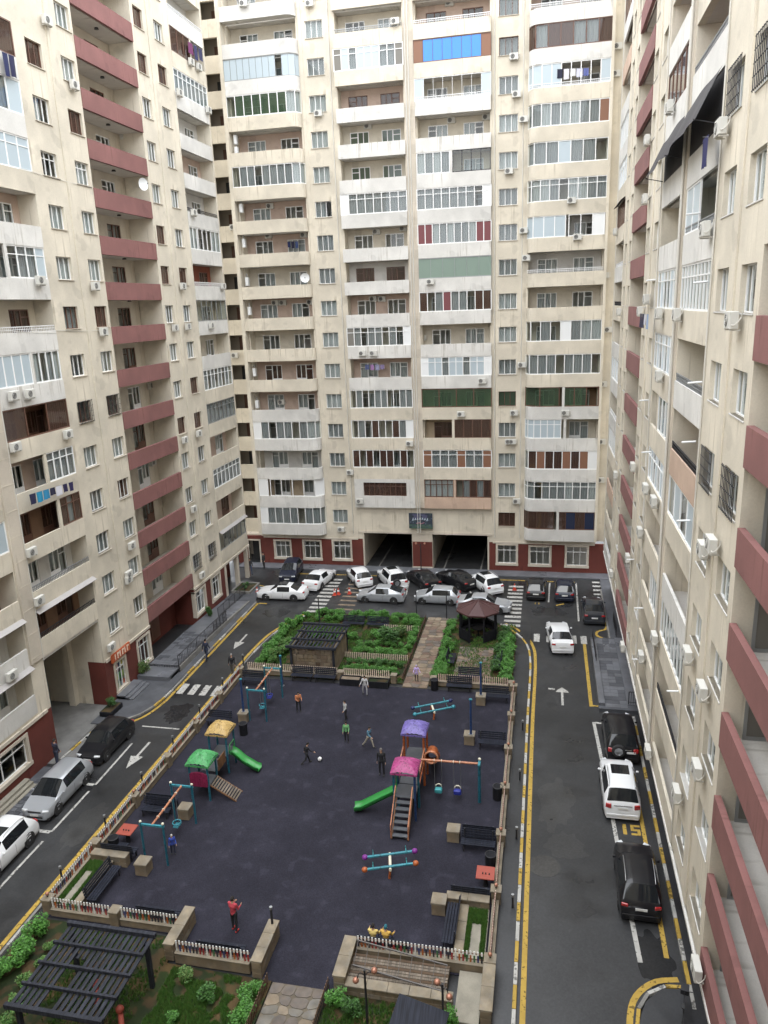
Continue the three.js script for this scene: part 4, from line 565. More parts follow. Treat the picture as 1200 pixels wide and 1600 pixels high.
// flagstones
function flagPath(x0, x1, z0, z1, cell, y, mats, base, label, seed, single) {
  const g = new THREE.Group(); g.name = numbered('stone_path'); scene.add(g); struct(g, label, 'path'); const r = rng(seed);
  new MB().box(x0, x1, 0, y - 0.02, z0, z1).build('mortar_bed', base, g);
  const nx = Math.round((x1 - x0) / cell), nz = Math.round((z1 - z0) / cell), P = []; for (let j = 0; j <= nz; j++) for (let i = 0; i <= nx; i++) P.push([x0 + (x1 - x0) * i / nx + (i && i < nx ? (r() - 0.5) * cell * 0.62 : 0), z0 + (z1 - z0) * j / nz + (j && j < nz ? (r() - 0.5) * cell * 0.62 : 0)]);
  const groups = mats.map(() => new MB());
  for (let j = 0; j < nz; j++) for (let i = 0; i < nx; i++) {
    const q = [P[j * (nx + 1) + i], P[j * (nx + 1) + i + 1], P[(j + 1) * (nx + 1) + i + 1], P[(j + 1) * (nx + 1) + i]], cx = (q[0][0] + q[1][0] + q[2][0] + q[3][0]) / 4, cz = (q[0][1] + q[1][1] + q[2][1] + q[3][1]) / 4;
    const s = q.flatMap((p, k) => { const n = q[(k + 1) % 4], m = [lerp(p[0], n[0], 0.2), lerp(p[1], n[1], 0.2)], m2 = [lerp(p[0], n[0], 0.8), lerp(p[1], n[1], 0.8)]; return [m, m2]; }).map(([x, z]) => [cx + (x - cx) * 0.93, cz + (z - cz) * 0.93]);
    const k = (r() * mats.length) | 0, hh = y - 0.005 + r() * 0.018; if (single) new MB().poly(s, y - 0.03, hh).build('flagstone', mats[k], g); else groups[k].poly(s, y - 0.03, hh);
  }
  if (!single) groups.forEach((b, k) => { if (b.g.length) { const o = b.build('flagstones', mats[k], g); o.userData.kind = 'stuff'; } });
}
mat('flagA', [0.3, 0.235, 0.18], 0.8, { map: T.stone }); mat('flagB', [0.22, 0.15, 0.12], 0.8, { map: T.stone }); mat('flagC', [0.36, 0.3, 0.23], 0.8, { map: T.stone }); mat('flagD', [0.2, 0.175, 0.16], 0.8, { map: T.stone });
flagPath(-9.7, -7.9, -60.8, -48.15, 0.52, 0.1, ['flagA', 'flagB', 'flagC', 'flagD'], 'mortar', 'brown flagstone path from the parking row to the play area', 41, true);
flagPath(-10.45, -8.25, -23.08, -14, 0.5, 0.1, ['stoneFlagG', 'flagD', 'flagC'], 'mortar', 'grey flagstone path at the mouth of the play area', 42, true);
flagPath(-6.3, -3.6, -55.2, -49.4, 0.45, 0.13, ['flagA', 'flagB', 'flagD'], 'mortar', 'flagstone floor before the gazebo', 43, true);
// ---- picket fences
const picketCols = [[0.28, 0.025, 0.025], [0.02, 0.02, 0.025], [0.04, 0.13, 0.05], [0.6, 0.6, 0.58], [0.02, 0.02, 0.03], [0.03, 0.04, 0.13], [0.36, 0.1, 0.02], [0.3, 0.03, 0.03]];
mat('picket', [1, 1, 1], 0.6, { vertexColors: true });
function picketFence(a, b, label, group, o = {}) { // a, b: [x, z]; stone base, two rails, painted pickets too fine to pick apart
  const dx = b[0] - a[0], dz = b[1] - a[1], L = Math.hypot(dx, dz), t = thing('picket_fence', label, 'fence', a[0], o.y ?? 0.05, a[1], -Math.atan2(dz, dx), group), h0 = o.base ?? 0.34, hp = o.h ?? 0.55;
  if (h0 > 0) { new MB().rb(L, h0, 0.24, L / 2, h0 / 2, 0, 0.02, 0, 0, 0, 1).build('base_wall', 'stoneWall', t); new MB().rb(L, 0.05, 0.3, L / 2, h0 + 0.024, 0, 0.015, 0, 0, 0, 1).build('coping', 'stoneCap', t); }
  new MB().box(0, L, h0 + 0.15, h0 + 0.19, -0.045, -0.02).box(0, L, h0 + 0.42, h0 + 0.46, -0.045, -0.02).build('rail', o.plain ? 'woodDark' : 'frameB', t);
  const n = Math.round(L / 0.15), geos = [], r = rng((a[0] * 31 + a[1] * 17) | 0);
  for (let i = 0; i < n; i++) {
    const x = (i + 0.5) * L / n, k = (i * 3 + (r() * 4 | 0)) % 8, c = o.plain || picketCols[k], hh = hp + (r() - 0.5) * 0.02;
    for (const [y0, y1, col] of [[h0 + 0.05, h0 + hh * 0.72, c], [h0 + hh * 0.72 + 0.0005, h0 + hh + 0.03, o.plain ? o.plain : o.cap || [0.78, 0.78, 0.76]]]) { const g = new THREE.BoxGeometry(0.066, y1 - y0, 0.022).toNonIndexed(); g.translate(x, (y0 + y1) / 2, 0); g.deleteAttribute('uv'); const cc = new Float32Array(g.attributes.position.count * 3); for (let q = 0; q < cc.length; q += 3) { cc[q] = col[0]; cc[q + 1] = col[1]; cc[q + 2] = col[2]; } g.setAttribute('color', new THREE.BufferAttribute(cc, 3)); geos.push(g); }
  }
  const p = mesh('pickets', mergeGeometries(geos), 'picket', t); p.userData.kind = 'stuff'; return t;
}
mat('copper', [0.4, 0.19, 0.13], 0.4, { metalness: 0.5 });
function fencePost(x, z, label, lamp, h = 0.72, s = 0.42) { const t = thing('stone_post', label, 'fence post', x, 0.05, z, 0, 'stone posts of the play area fences'); new MB().rb(s, h, s, 0, h / 2, 0, 0.02, 0, 0, 0, 1).build('shaft', 'stoneWall', t); new MB().rb(s + 0.08, 0.08, s + 0.08, 0, h + 0.035, 0, 0.02, 0, 0, 0, 1).build('cap', 'stoneCap', t); if (lamp) { new MB().cyl(0.03, 0.03, 0.1, 0, h + 0.12, 0, 8).build('lamp_stem', 'iron', t); new MB().sph(0.09, 0, h + 0.24, 0).build('lamp_globe', 'copper', t); } return t; }
const zs = []; for (let i = 0; i <= 6; i++) zs.push(-25.0 - i * 3.85);
for (let i = 0; i <= 6; i++) { fencePost(-1.8, zs[i], 'square stone post with copper globe along the off-roader road', true); if (i < 6) picketFence([-1.8, zs[i] - 0.25], [-1.8, zs[i + 1] + 0.25], 'low fence of coloured pickets on a stone base along the off-roader road', 'picket fence panels along the off-roader road', { cap: [0.6, 0.45, 0.38] }); }
for (let i = 0; i <= 6; i++) { fencePost(-22.0, zs[i], 'square stone post with copper globe along the archway road', i % 2 === 0); if (i < 6) picketFence([-22.0, zs[i] - 0.25], [-22.0, zs[i + 1] + 0.25], 'low fence of coloured pickets on a stone base along the archway road', 'picket fence panels along the archway road'); }
function bollard(x, z, label, h = 1.0, y = 0.05) { const t = thing('bollard', label, 'bollard', x, y, z, 0, 'black bollards'); new MB().cyl(0.055, 0.045, h, 0, h / 2, 0, 10).build('pole', 'iron', t); new MB().cyl(0.07, 0.07, 0.12, 0, h + 0.05, 0, 10).build('head', 'metal', t); return t; }
for (let i = 0; i < 7; i++) bollard(-22.42, -26.6 - i * 3.85, 'slim black bollard between archway road and picket fence', 1.0, 0);
for (const z of [-28.6, -33.2, -38.2, -43.5]) bollard(-1.05, z, 'short dark bollard on the footway beside the off-roader road', 0.6, 0.12);
// near and far fences
picketFence([-21.75, -24.85], [-18.75, -24.85], 'coloured picket fence between pergola garden and archway side planter', undefined); fencePost(-18.5, -24.85, 'square stone post between the coloured fences', false); picketFence([-18.25, -24.85], [-15.45, -24.85], 'coloured picket fence behind the pergola ending at the stepped wall', undefined);
picketFence([-14.85, -23.4], [-11.5, -23.4], 'coloured picket fence on a high stone base above the fenced lawn', undefined, { base: 0.5 });
picketFence([-7.35, -24.9], [-2.05, -24.9], 'coloured picket fence behind the timber deck', undefined, { base: 0.5 });
picketFence([-21.7, -48.75], [-18.0, -48.75], 'pale picket fence behind the corner swing', undefined, { plain: [0.62, 0.5, 0.4] }); picketFence([-17.9, -48.75], [-14.6, -48.75], 'pale picket fence behind the two black benches', undefined, { plain: [0.62, 0.5, 0.4] }); picketFence([-14.2, -48.75], [-10.7, -48.75], 'pale picket fence behind the black planters', undefined, { plain: [0.62, 0.5, 0.4] }); picketFence([-7.2, -48.75], [-2.2, -48.75], 'pale and red picket fence before the gazebo garden', undefined, { plain: [0.6, 0.44, 0.36] });
picketFence([-15, -52.1], [-9.95, -52.1], 'pale picket fence between the two green rows of the garden', undefined, { plain: [0.58, 0.48, 0.38], base: 0 }); picketFence([-13, -57.6], [-9.95, -57.6], 'pale picket fence beside the shaped bush', undefined, { plain: [0.58, 0.48, 0.38], base: 0 });
picketFence([-9.85, -60.4], [-9.85, -48.9], 'brown edging pickets along the pergola side of the flagstone path', undefined, { plain: [0.2, 0.11, 0.07], base: 0, h: 0.4 });
picketFence([-14.6, -19.6], [-10.7, -19.2], 'dark brown picket fence at the foot of the fenced lawn', undefined, { plain: [0.12, 0.075, 0.045], base: 0, h: 0.7 }); picketFence([-10.6, -19.2], [-10.6, -23.0], 'dark brown picket fence along the grey flagstone path', undefined, { plain: [0.14, 0.085, 0.05], base: 0, h: 0.6 }); picketFence([-8.1, -23.2], [-8.15, -19.0], 'brown picket fence between grey flagstone path and timber deck', undefined, { plain: [0.17, 0.1, 0.06], base: 0, h: 0.6 });
for (const x of [-18.0, -14.4, -10.4, -7.5, -2.0]) fencePost(x, -48.75, 'square stone post in the pale fence', false, 0.6, 0.38);
function lowWall(x0, x1, z0, z1, h, label, caps) { // dressed blocks under a coping
  const t = thing('stone_wall', label, 'wall', (x0 + x1) / 2, 0.05, (z0 + z1) / 2), w = x1 - x0, d = z1 - z0, alongX = w > d, L = Math.max(w, d), T2 = Math.min(w, d), n = Math.max(1, Math.round(L / 0.5)), rows = Math.max(1, Math.round((h - 0.08) / 0.3)), r = rng((x0 * 97 + z0 * 13) | 0), rh = (h - 0.08) / rows;
  new MB().box(-w / 2 + 0.02, w / 2 - 0.02, 0, h - 0.085, -d / 2 + 0.02, d / 2 - 0.02).build('core', 'mortar', t);
  for (let j = 0; j < rows; j++) { let p = 0; while (p < L - 1e-3) { let q = Math.min(L, p + 0.4 + r() * 0.3); if (L - q < 0.2) q = L; const c = -L / 2 + (p + q) / 2, l = q - p - 0.014; new MB().rb(alongX ? l : T2 + 0.01, rh - 0.014, alongX ? T2 + 0.01 : l, alongX ? c : 0, j * rh + rh / 2, alongX ? 0 : c, 0.015, 0, 0, 0, 1).build('block', r() < 0.75 ? 'stoneWall' : 'stoneCap', t); p = q; } }
  for (let i = 0; i < Math.max(1, Math.round(L / 0.9)); i++) { const m = Math.max(1, Math.round(L / 0.9)), l = L / m, c = -L / 2 + l * (i + 0.5); new MB().rb(alongX ? l - 0.01 : T2 + 0.1, 0.08, alongX ? T2 + 0.1 : l - 0.01, alongX ? c : 0, h - 0.04, alongX ? 0 : c, 0.015, 0, 0, 0, 1).build('coping', 'stoneCap', t); }
  return t;
}
lowWall(-15.35, -14.95, -25.5, -23.35, 0.85, 'stone wall beside the coloured fence at the pergola gap'); lowWall(-11.35, -10.95, -25.4, -23.15, 0.85, 'stone wall carrying the black bollard lamp'); lowWall(-7.85, -7.4, -25.1, -23.05, 0.85, 'stone wall beside the timber deck'); lowWall(-7.38, -3.1, -23.35, -23.0, 0.55, 'long low stone wall in front of the timber deck'); lowWall(-2.0, -1.6, -24.75, -22.6, 0.75, 'stone wall end beside the off-roader footway');
bollard(-11.15, -25.15, 'black bollard lamp with pale head on the stone wall', 0.75, 0.92);
// planters of the two near corners (mirror images)
for (const s of [1, -1]) {
  const X = (x) => s > 0 ? x : -23.9 - x, side = s > 0 ? 'right' : 'left', x0 = Math.min(X(-4.0), X(-2.05)), x1 = Math.max(X(-4.0), X(-2.05));
  lowWall(x0, x1, -28.5, -28.15, 0.62, `stone planter wall by the ${side === 'right' ? 'off-roader footway' : 'archway road'} below the red game table`); lowWall(Math.min(X(-3.3), X(-3.0)), Math.max(X(-3.3), X(-3.0)), -28.1, -25.1, 0.4, `long beige kerb wall of the planter by the ${side === 'right' ? 'off-roader footway' : 'archway road'}`);
  const b0 = Math.min(X(-2.98), X(-2.05)), b1 = Math.max(X(-2.98), X(-2.05)); sheet('garden_bed', rect(b0, b1, -28.1, -25.1), 0.3, 'beige', `raised beige bed with grass edges by the ${side === 'right' ? 'off-roader footway' : 'archway road'}`, 'garden', 0.25);
}
function stoneCube(x, z, label, h = 0.68, s = 0.62) { const t = thing('stone_pedestal', label, 'pedestal', x, 0.05, z, 0, 'stone pedestals beside the benches'); new MB().rb(s, h - 0.1, s, 0, (h - 0.1) / 2, 0, 0.02, 0, 0, 0, 1).build('shaft', 'stoneWall', t); new MB().rb(s + 0.06, 0.1, s + 0.06, 0, h - 0.05, 0, 0.02, 0, 0, 0, 1).build('cap', 'stoneCap', t); return t; }
for (const [x, z, l] of [[-4.25, -41.7, 'stone pedestal with blue pole beside the bench by the off-roader road'], [-3.95, -46.6, 'stone pedestal with blue pole near the pale fence'], [-4.2, -32.8, 'stone pedestal between big play tower and double bench'], [-4.28, -27.95, 'stone pedestal at the end of the off-roader side planter wall'], [-19.35, -42.2, 'stone pedestal with blue pole behind the yellow roof'], [-18.75, -32.3, 'stone pedestal behind the small tower swing'], [-18.9, -28.05, 'stone pedestal at the end of the archway side planter wall']]) stoneCube(x, z, l);
mat('poleBlue', [0.03, 0.07, 0.2], 0.5, { map: T.worn }); mat('teal', [0.025, 0.16, 0.23], 0.42, { map: T.worn }); mat('tealL', [0.05, 0.3, 0.38], 0.42, { map: T.worn }); mat('orange', [0.5, 0.13, 0.035], 0.45, { map: T.worn }); mat('orangeL', [0.62, 0.26, 0.14], 0.45, { map: T.worn }); mat('green', [0.05, 0.36, 0.08], 0.35, { map: T.worn }); mat('roofGreen', [0.09, 0.42, 0.14], 0.5, { map: T.worn }); mat('roofYellow', [0.62, 0.42, 0.15], 0.5, { map: T.worn }); mat('roofPurple', [0.2, 0.16, 0.48], 0.5, { map: T.worn }); mat('roofPink', [0.46, 0.07, 0.24], 0.5, { map: T.worn }); mat('maroon', [0.28, 0.02, 0.08], 0.5, { map: T.worn }); mat('plank', [0.34, 0.16, 0.07], 0.7, { map: T.wood }); mat('plankGrey', [0.33, 0.27, 0.21], 0.75, { map: T.wood }); mat('deck', [0.14, 0.15, 0.17], 0.7, { map: T.concrete }); mat('navy', [0.02, 0.03, 0.12], 0.45, { map: T.worn }); mat('purple', [0.24, 0.03, 0.3], 0.45, { map: T.worn }); mat('seatTeal', [0.05, 0.3, 0.33], 0.5); mat('seatBlue', [0.02, 0.03, 0.25], 0.5); mat('pale', [0.65, 0.62, 0.5], 0.5);
for (const [x, z, y, l] of [[-4.15, -41.6, 0.73, 'tall blue pole on the pedestal beside the bench by the off-roader road'], [-3.95, -46.6, 0.73, 'tall blue pole on the pedestal near the pale fence'], [-19.35, -42.2, 0.73, 'tall blue pole on the pedestal behind the yellow roof'], [-18.4, -47.2, 0.05, 'tall blue pole behind the corner swing']]) { const t = thing('sign_pole', l, 'pole', x, y, z); new MB().cyl(0.075, 0.065, 2.35, 0, 1.175, 0, 12).build('shaft', 'poleBlue', t); new MB().cyl(0.1, 0.1, 0.06, 0, 2.38, 0, 12).build('cap', 'tealL', t); new MB().cyl(0.14, 0.14, 0.03, 0, 0.015, 0, 12).build('base_plate', 'metal', t); }
// ---- benches
function bench(x, z, ry, w, label, back = true) {
  const t = thing('bench', label, 'bench', x, 0.05, z, ry); for (let i = 0; i < 4; i++) new MB().rb(w, 0.045, 0.105, 0, 0.45, -0.18 + i * 0.125, 0.012, 0, 0, 0, 1).build('seat_slat', 'woodBlue', t); if (back) for (let i = 0; i < 4; i++) new MB().rb(w, 0.1, 0.035, 0, 0.56 + i * 0.125, -0.27 - i * 0.025, 0.012, 0, -0.2, 0, 1).build('back_slat', 'woodBlue', t);
  for (const s of [-1, 1]) { new MB().bx(0.06, 0.43, 0.05, s * (w / 2 - 0.15), 0.215, 0.17).build('leg', 'iron', t); new MB().bx(0.06, back ? 0.98 : 0.43, 0.05, s * (w / 2 - 0.15), back ? 0.49 : 0.215, back ? -0.27 : -0.17, 0, back ? -0.08 : 0).build('leg', 'iron', t); } return t;
}
bench(-2.85, -41.25, 0, 1.7, 'dark blue slatted bench beside the blue pole by the off-roader road'); bench(-3.0, -47.0, 0, 1.8, 'dark slatted bench in the corner of the play area by the gazebo'); bench(-2.9, -32.15, 0, 1.7, 'dark bench facing the purple ended see-saw, front of a back to back pair'); bench(-2.9, -33.1, Math.PI, 1.7, 'dark bench behind the one facing the purple ended see-saw'); bench(-2.95, -28.85, Math.PI, 1.75, 'dark bench on top of the off-roader side planter wall'); bench(-3.65, -26.9, -Math.PI / 2, 2.3, 'long dark bench along the off-roader side planter bed');
bench(-20.75, -41.3, 0, 1.7, 'dark bench behind the yellow roofed tower'); bench(-20.6, -47.0, 0, 1.8, 'dark bench behind the corner swing'); bench(-20.4, -32.1, 0, 1.7, 'dark bench behind the small tower swing facing the fence corner'); bench(-20.4, -33.0, Math.PI, 1.7, 'dark bench backing the small tower swing bench'); bench(-20.6, -28.85, Math.PI, 1.75, 'dark bench on top of the archway side planter wall'); bench(-20.15, -26.6, Math.PI / 2, 2.3, 'long dark bench along the archway side planter bed');
bench(-17.2, -48.15, 0, 1.65, 'black bench under the stone pergola wall'); bench(-15.45, -48.15, 0, 1.65, 'black bench next to the stone pergola wall bench'); bench(-5.6, -48.1, 0, 1.8, 'black bench before the gazebo garden fence'); bench(-16.6, -25.35, Math.PI, 1.9, 'black bench behind the coloured fence at the pergola'); bench(-13.0, -24.0, Math.PI, 2.0, 'black bench behind the high based coloured fence'); bench(-6.3, -25.4, Math.PI, 2.2, 'black bench with two children in yellow'); bench(-15.7, -57.9, 0, 1.9, 'dark bench in the garden behind the stone walled pergola'); bench(-13.6, -57.9, 0, 1.9, 'second dark bench in the garden behind the stone walled pergola'); bench(-5.0, -49.6, 0, 1.7, 'dark bench inside the gazebo garden behind the fence'); bench(-6.6, -52.3, Math.PI / 2, 1.7, 'dark bench on the path side of the flagstones before the gazebo'); bench(-3.2, -52.3, -Math.PI / 2, 1.7, 'dark bench on the hedge side of the flagstones before the gazebo');
function bin(x, z, label) { const t = thing('litter_bin', label, 'bin', x, 0.05, z); new MB().cyl(0.25, 0.27, 0.78, 0, 0.39, 0, 16).build('barrel', 'woodDark', t); new MB().add(new THREE.TorusGeometry(0.26, 0.025, 6, 20).rotateX(Math.PI / 2), new THREE.Matrix4().makeTranslation(0, 0.79, 0)).build('rim', 'iron', t); new MB().cyl(0.235, 0.235, 0.02, 0, 0.7, 0, 16).build('lid', 'dark', t); return t; }
bin(-2.2, -36.4, 'round dark litter bin beside the big tower swing'); bin(-2.2, -31.0, 'round dark litter bin above the red game table'); bin(-7.35, -48.1, 'round dark litter bin at the flagstone path'); bin(-18.75, -40.6, 'round dark litter bin behind the yellow roof'); bin(-21.2, -29.2, 'round dark litter bin beside the archway side game table');
for (const [x, z, l] of [[-13.5, -48.15, 'black planter box holding dry leaves by the pale fence'], [-11.4, -48.05, 'black planter box next to the flagstone path']]) { const t = thing('planter_box', l, 'planter', x, 0.05, z); new MB().box(-0.75, 0.75, 0, 0.5, -0.35, -0.29).box(-0.75, 0.75, 0, 0.5, 0.29, 0.35).box(-0.75, -0.69, 0, 0.5, -0.289, 0.289).box(0.69, 0.75, 0, 0.5, -0.289, 0.289).build('box', 'woodDark', t); new MB().box(-0.69, 0.69, 0.02, 0.42, -0.289, 0.289).build('soil', x < -12 ? 'stoneFlag' : 'earth', t); }
mat('gameRed', [0.3, 0.06, 0.04], 0.6);
for (const [x, z, l] of [[-2.35, -29.8, 'red topped game table beside the off-roader road fence'], [-20.85, -29.95, 'red topped game table beside the archway road fence']]) { const t = thing('game_table', l, 'table', x, 0.05, z); new MB().rb(0.85, 0.06, 0.85, 0, 0.72, 0, 0.02).build('table_top', 'gameRed', t); new MB().cyl(0.12, 0.08, 0.69, 0, 0.345, 0, 10).build('pedestal', 'iron', t); for (const [a, b] of [[-0.12, 0.1], [0.02, 0.1], [0.18, 0.12]]) new MB().cyl(0.035, 0.025, 0.08, a, 0.79, b, 8).build('game_piece', 'dark', t); new MB().bx(0.9, 0.05, 0.22, 0, 0.42, 0.72).bx(0.06, 0.4, 0.18, 0, 0.2, 0.72).build('stool', 'woodBlue', t); }
// ---- play tower roofs: domed squares with a raised flower pattern
function roofG(w, h) { const n = 30, g = new THREE.PlaneGeometry(w, w, n, n); g.rotateX(-Math.PI / 2); const p = g.attributes.position; for (let i = 0; i < p.count; i++) { const x = p.getX(i) / (w / 2), z = p.getZ(i) / (w / 2), m = Math.max(Math.abs(x), Math.abs(z)), r = Math.hypot(x, z), a = Math.atan2(z, x); let y = h * (1 - Math.pow(m * 0.55 + r * 0.32, 2.2)); if (r < 0.66) y += 0.035 * sstep(-0.1, 0.5, Math.cos(a * 6)) * (r > 0.14 ? 1 : 0.2) * sstep(0.66, 0.6, r); else y += 0.02 * Math.sin(x * 17) * Math.sin(z * 17); p.setY(i, y); } g.computeVertexNormals(); return g; }
function towerRoof(t, x, y, z, w, h, m) { const rg = roofG(w, h), ru = rg.attributes.uv; for (let i = 0; i < ru.count; i++) ru.setXY(i, ru.getX(i) * w, ru.getY(i) * w); const r = mesh('roof', rg, m, t); r.position.set(x, y, z); const e = new MB(); for (const s of [-1, 1]) e.bx(w, 0.1, 0.03, 0, -0.04, s * w / 2).bx(0.03, 0.1, w - 0.03, s * w / 2, -0.04, 0); const k = e.build('roof_rim', m, r); return r; }
function slide(t, a, b, w, m, waves) { const n = 18, pos = [], idx = [], d = V3(b.x - a.x, 0, b.z - a.z).normalize(), sx = V3(-d.z, 0, d.x), prof = [[-0.5, 0.22], [-0.46, 0.24], [-0.4, 0.03], [0, 0], [0.4, 0.03], [0.46, 0.24], [0.5, 0.22], [0.44, -0.03], [0, -0.05], [-0.44, -0.03]]; for (let i = 0; i <= n; i++) { const f = i / n, y = lerp(a.y, b.y, f < 0.85 ? f / 0.85 * 0.97 : 0.97 + (f - 0.85) / 0.15 * 0.03) + (waves ? 0.08 * Math.sin(f * 9) * (1 - f) : 0); for (const [u, v] of prof) pos.push(lerp(a.x, b.x, f) + sx.x * u * w, y + v, lerp(a.z, b.z, f) + sx.z * u * w); } const K = prof.length; for (let i = 0; i < n; i++) for (let k = 0; k < K; k++) { const p = i * K + k, q = i * K + (k + 1) % K; idx.push(p, p + K, q, q, p + K, q + K); } const g = new THREE.BufferGeometry(); g.setAttribute('position', new THREE.Float32BufferAttribute(pos, 3)); g.setIndex(idx); g.computeVertexNormals(); return mesh('slide', g, m, t); }
// small combination tower (left)
{
  const cx = -18.55, cz = -34.9, t = thing('play_tower', 'small play tower with green and yellow roofs and a green slide', 'play tower', cx, 0.05, cz); const S = 1.08;
  for (const [ox, oz, roof, hR, hD] of [[0, 0.55, 'roofGreen', 2.25, 0.9], [0, -2.1, 'roofYellow', 2.55, 1.1]]) { for (const sx of [-1, 1]) for (const sz of [-1, 1]) new MB().cyl(0.06, 0.06, hR + 0.05, ox + sx * S / 2, (hR + 0.05) / 2, oz + sz * S / 2, 10).build('post', 'teal', t); new MB().rb(S, 0.08, S, ox, hD, oz, 0.02).build('platform', 'deck', t); towerRoof(t, ox, hR, oz, 1.38, 0.46, roof); }
  { const g = new THREE.Shape(); g.moveTo(-0.52, -0.35); g.quadraticCurveTo(-0.52, -0.45, -0.4, -0.45); g.lineTo(0.4, -0.45); g.quadraticCurveTo(0.52, -0.45, 0.52, -0.35); g.lineTo(0.52, 0.3); g.quadraticCurveTo(0, 0.55, -0.52, 0.3); const e = new THREE.ExtrudeGeometry(g, { depth: 0.05, bevelEnabled: true, bevelSize: 0.02, bevelThickness: 0.02, bevelSegments: 2 }); const b = new MB().add(e, new THREE.Matrix4().makeTranslation(0, 1.35, 0.55 + S / 2 + 0.02)); b.build('panel', 'maroon', t); const sl = new MB(); for (let i = 0; i < 5; i++) sl.bx(0.05, 0.6, 0.03, -0.3 + i * 0.15, 1.33, 0.55 + S / 2 + 0.1); sl.build('panel_bars', 'maroon', t); }
  new MB().bx(0.04, 0.7, 1.0, S / 2, 1.35, -0.75).build('side_panel', 'plank', t); new MB().rb(1.0, 0.06, 1.3, 0, 1.0, -0.78, 0.02).build('bridge', 'deck', t);
  { const r = new THREE.Group(); r.name = 'climbing_ramp'; t.add(r); const L = 1.75, ang = Math.asin(0.9 / L); r.position.set(S / 2, 0.9, 0.5); r.rotation.z = -ang; for (const s of [-1, 1]) new MB().bx(L, 0.07, 0.05, L / 2, 0, s * 0.45).build('ramp_rail', 'plank', r); for (let i = 0; i < 11; i++) new MB().bx(0.09, 0.03, 0.86, 0.1 + i * 0.155, 0.03, 0).build('ramp_slat', 'plankGrey', r); }
  slide(t, V3(S / 2, 1.1, -2.1), V3(2.35, 0.18, -1.95), 0.55, 'green', true); { const a = new MB(); for (const s of [-1, 1]) a.bar(V3(S / 2 + 0.1, 1.1, -2.1 + s * 0.32), V3(S / 2 + 0.1, 1.75, -2.1 + s * 0.32), 0.03); a.bar(V3(S / 2 + 0.1, 1.75, -2.42), V3(S / 2 + 0.1, 1.75, -1.78), 0.03).build('slide_hoop', 'roofGreen', t); }
}
// swings
function swing(x, z, ry, L, label, seats, Hh = 2.35, wide = 1.2) {
  const t = thing('swing_set', label, 'swing', x, 0.05, z, ry); for (const s of [-1, 1]) { for (const q of [-1, 1]) { new MB().cyl(0.055, 0.055, Hh, q * wide / 2, Hh / 2, s * L / 2, 10).build('post', 'teal', t); new MB().sph(0.07, q * wide / 2, Hh + 0.05, s * L / 2).build('post_knob', 'pale', t); } new MB().bx(wide + 0.14, 0.09, 0.09, 0, Hh - 0.1, s * L / 2).build('cross_bar', 'tealL', t); }
  new MB().bar(V3(0, Hh - 0.1, -L / 2), V3(0, Hh - 0.1, L / 2), 0.055, 12).build('top_beam', 'orangeL', t); for (const k of [-0.3, -0.1, 0.12, 0.3]) new MB().add(new THREE.TorusGeometry(0.065, 0.018, 6, 12), new THREE.Matrix4().makeTranslation(0, Hh - 0.1, k * L)).build('hanger_ring', 'pale', t);
  for (const [o, m] of seats) { const c = new MB(); for (const s of [-1, 1]) c.bar(V3(0, Hh - 0.15, o + s * 0.2), V3(0, 0.62, o + s * 0.2), 0.012, 5); c.build('chain', 'metal', t); const b = new MB().rb(0.3, 0.05, 0.42, 0, 0.5, o, 0.02).add(new THREE.TorusGeometry(0.21, 0.03, 6, 18).rotateX(Math.PI / 2), new THREE.Matrix4().makeTranslation(0, 0.68, o)); for (let k = 0; k < 8; k++) { const a = k / 8 * 6.283; b.bar(V3(0.2 * Math.cos(a), 0.52, o + 0.2 * Math.sin(a)), V3(0.21 * Math.cos(a), 0.68, o + 0.21 * Math.sin(a)), 0.012, 4); } b.build('seat', m, t); }
  return t;
}
swing(-18.55, -30.25, 0, 3.2, 'teal swing frame with orange beam in front of the small tower', [[-0.7, 'tealL']]); swing(-18.4, -43.9, 0, 3.2, 'teal swing frame with orange beam in the far left corner', [[0.7, 'tealL'], [-0.7, 'seatBlue']]);
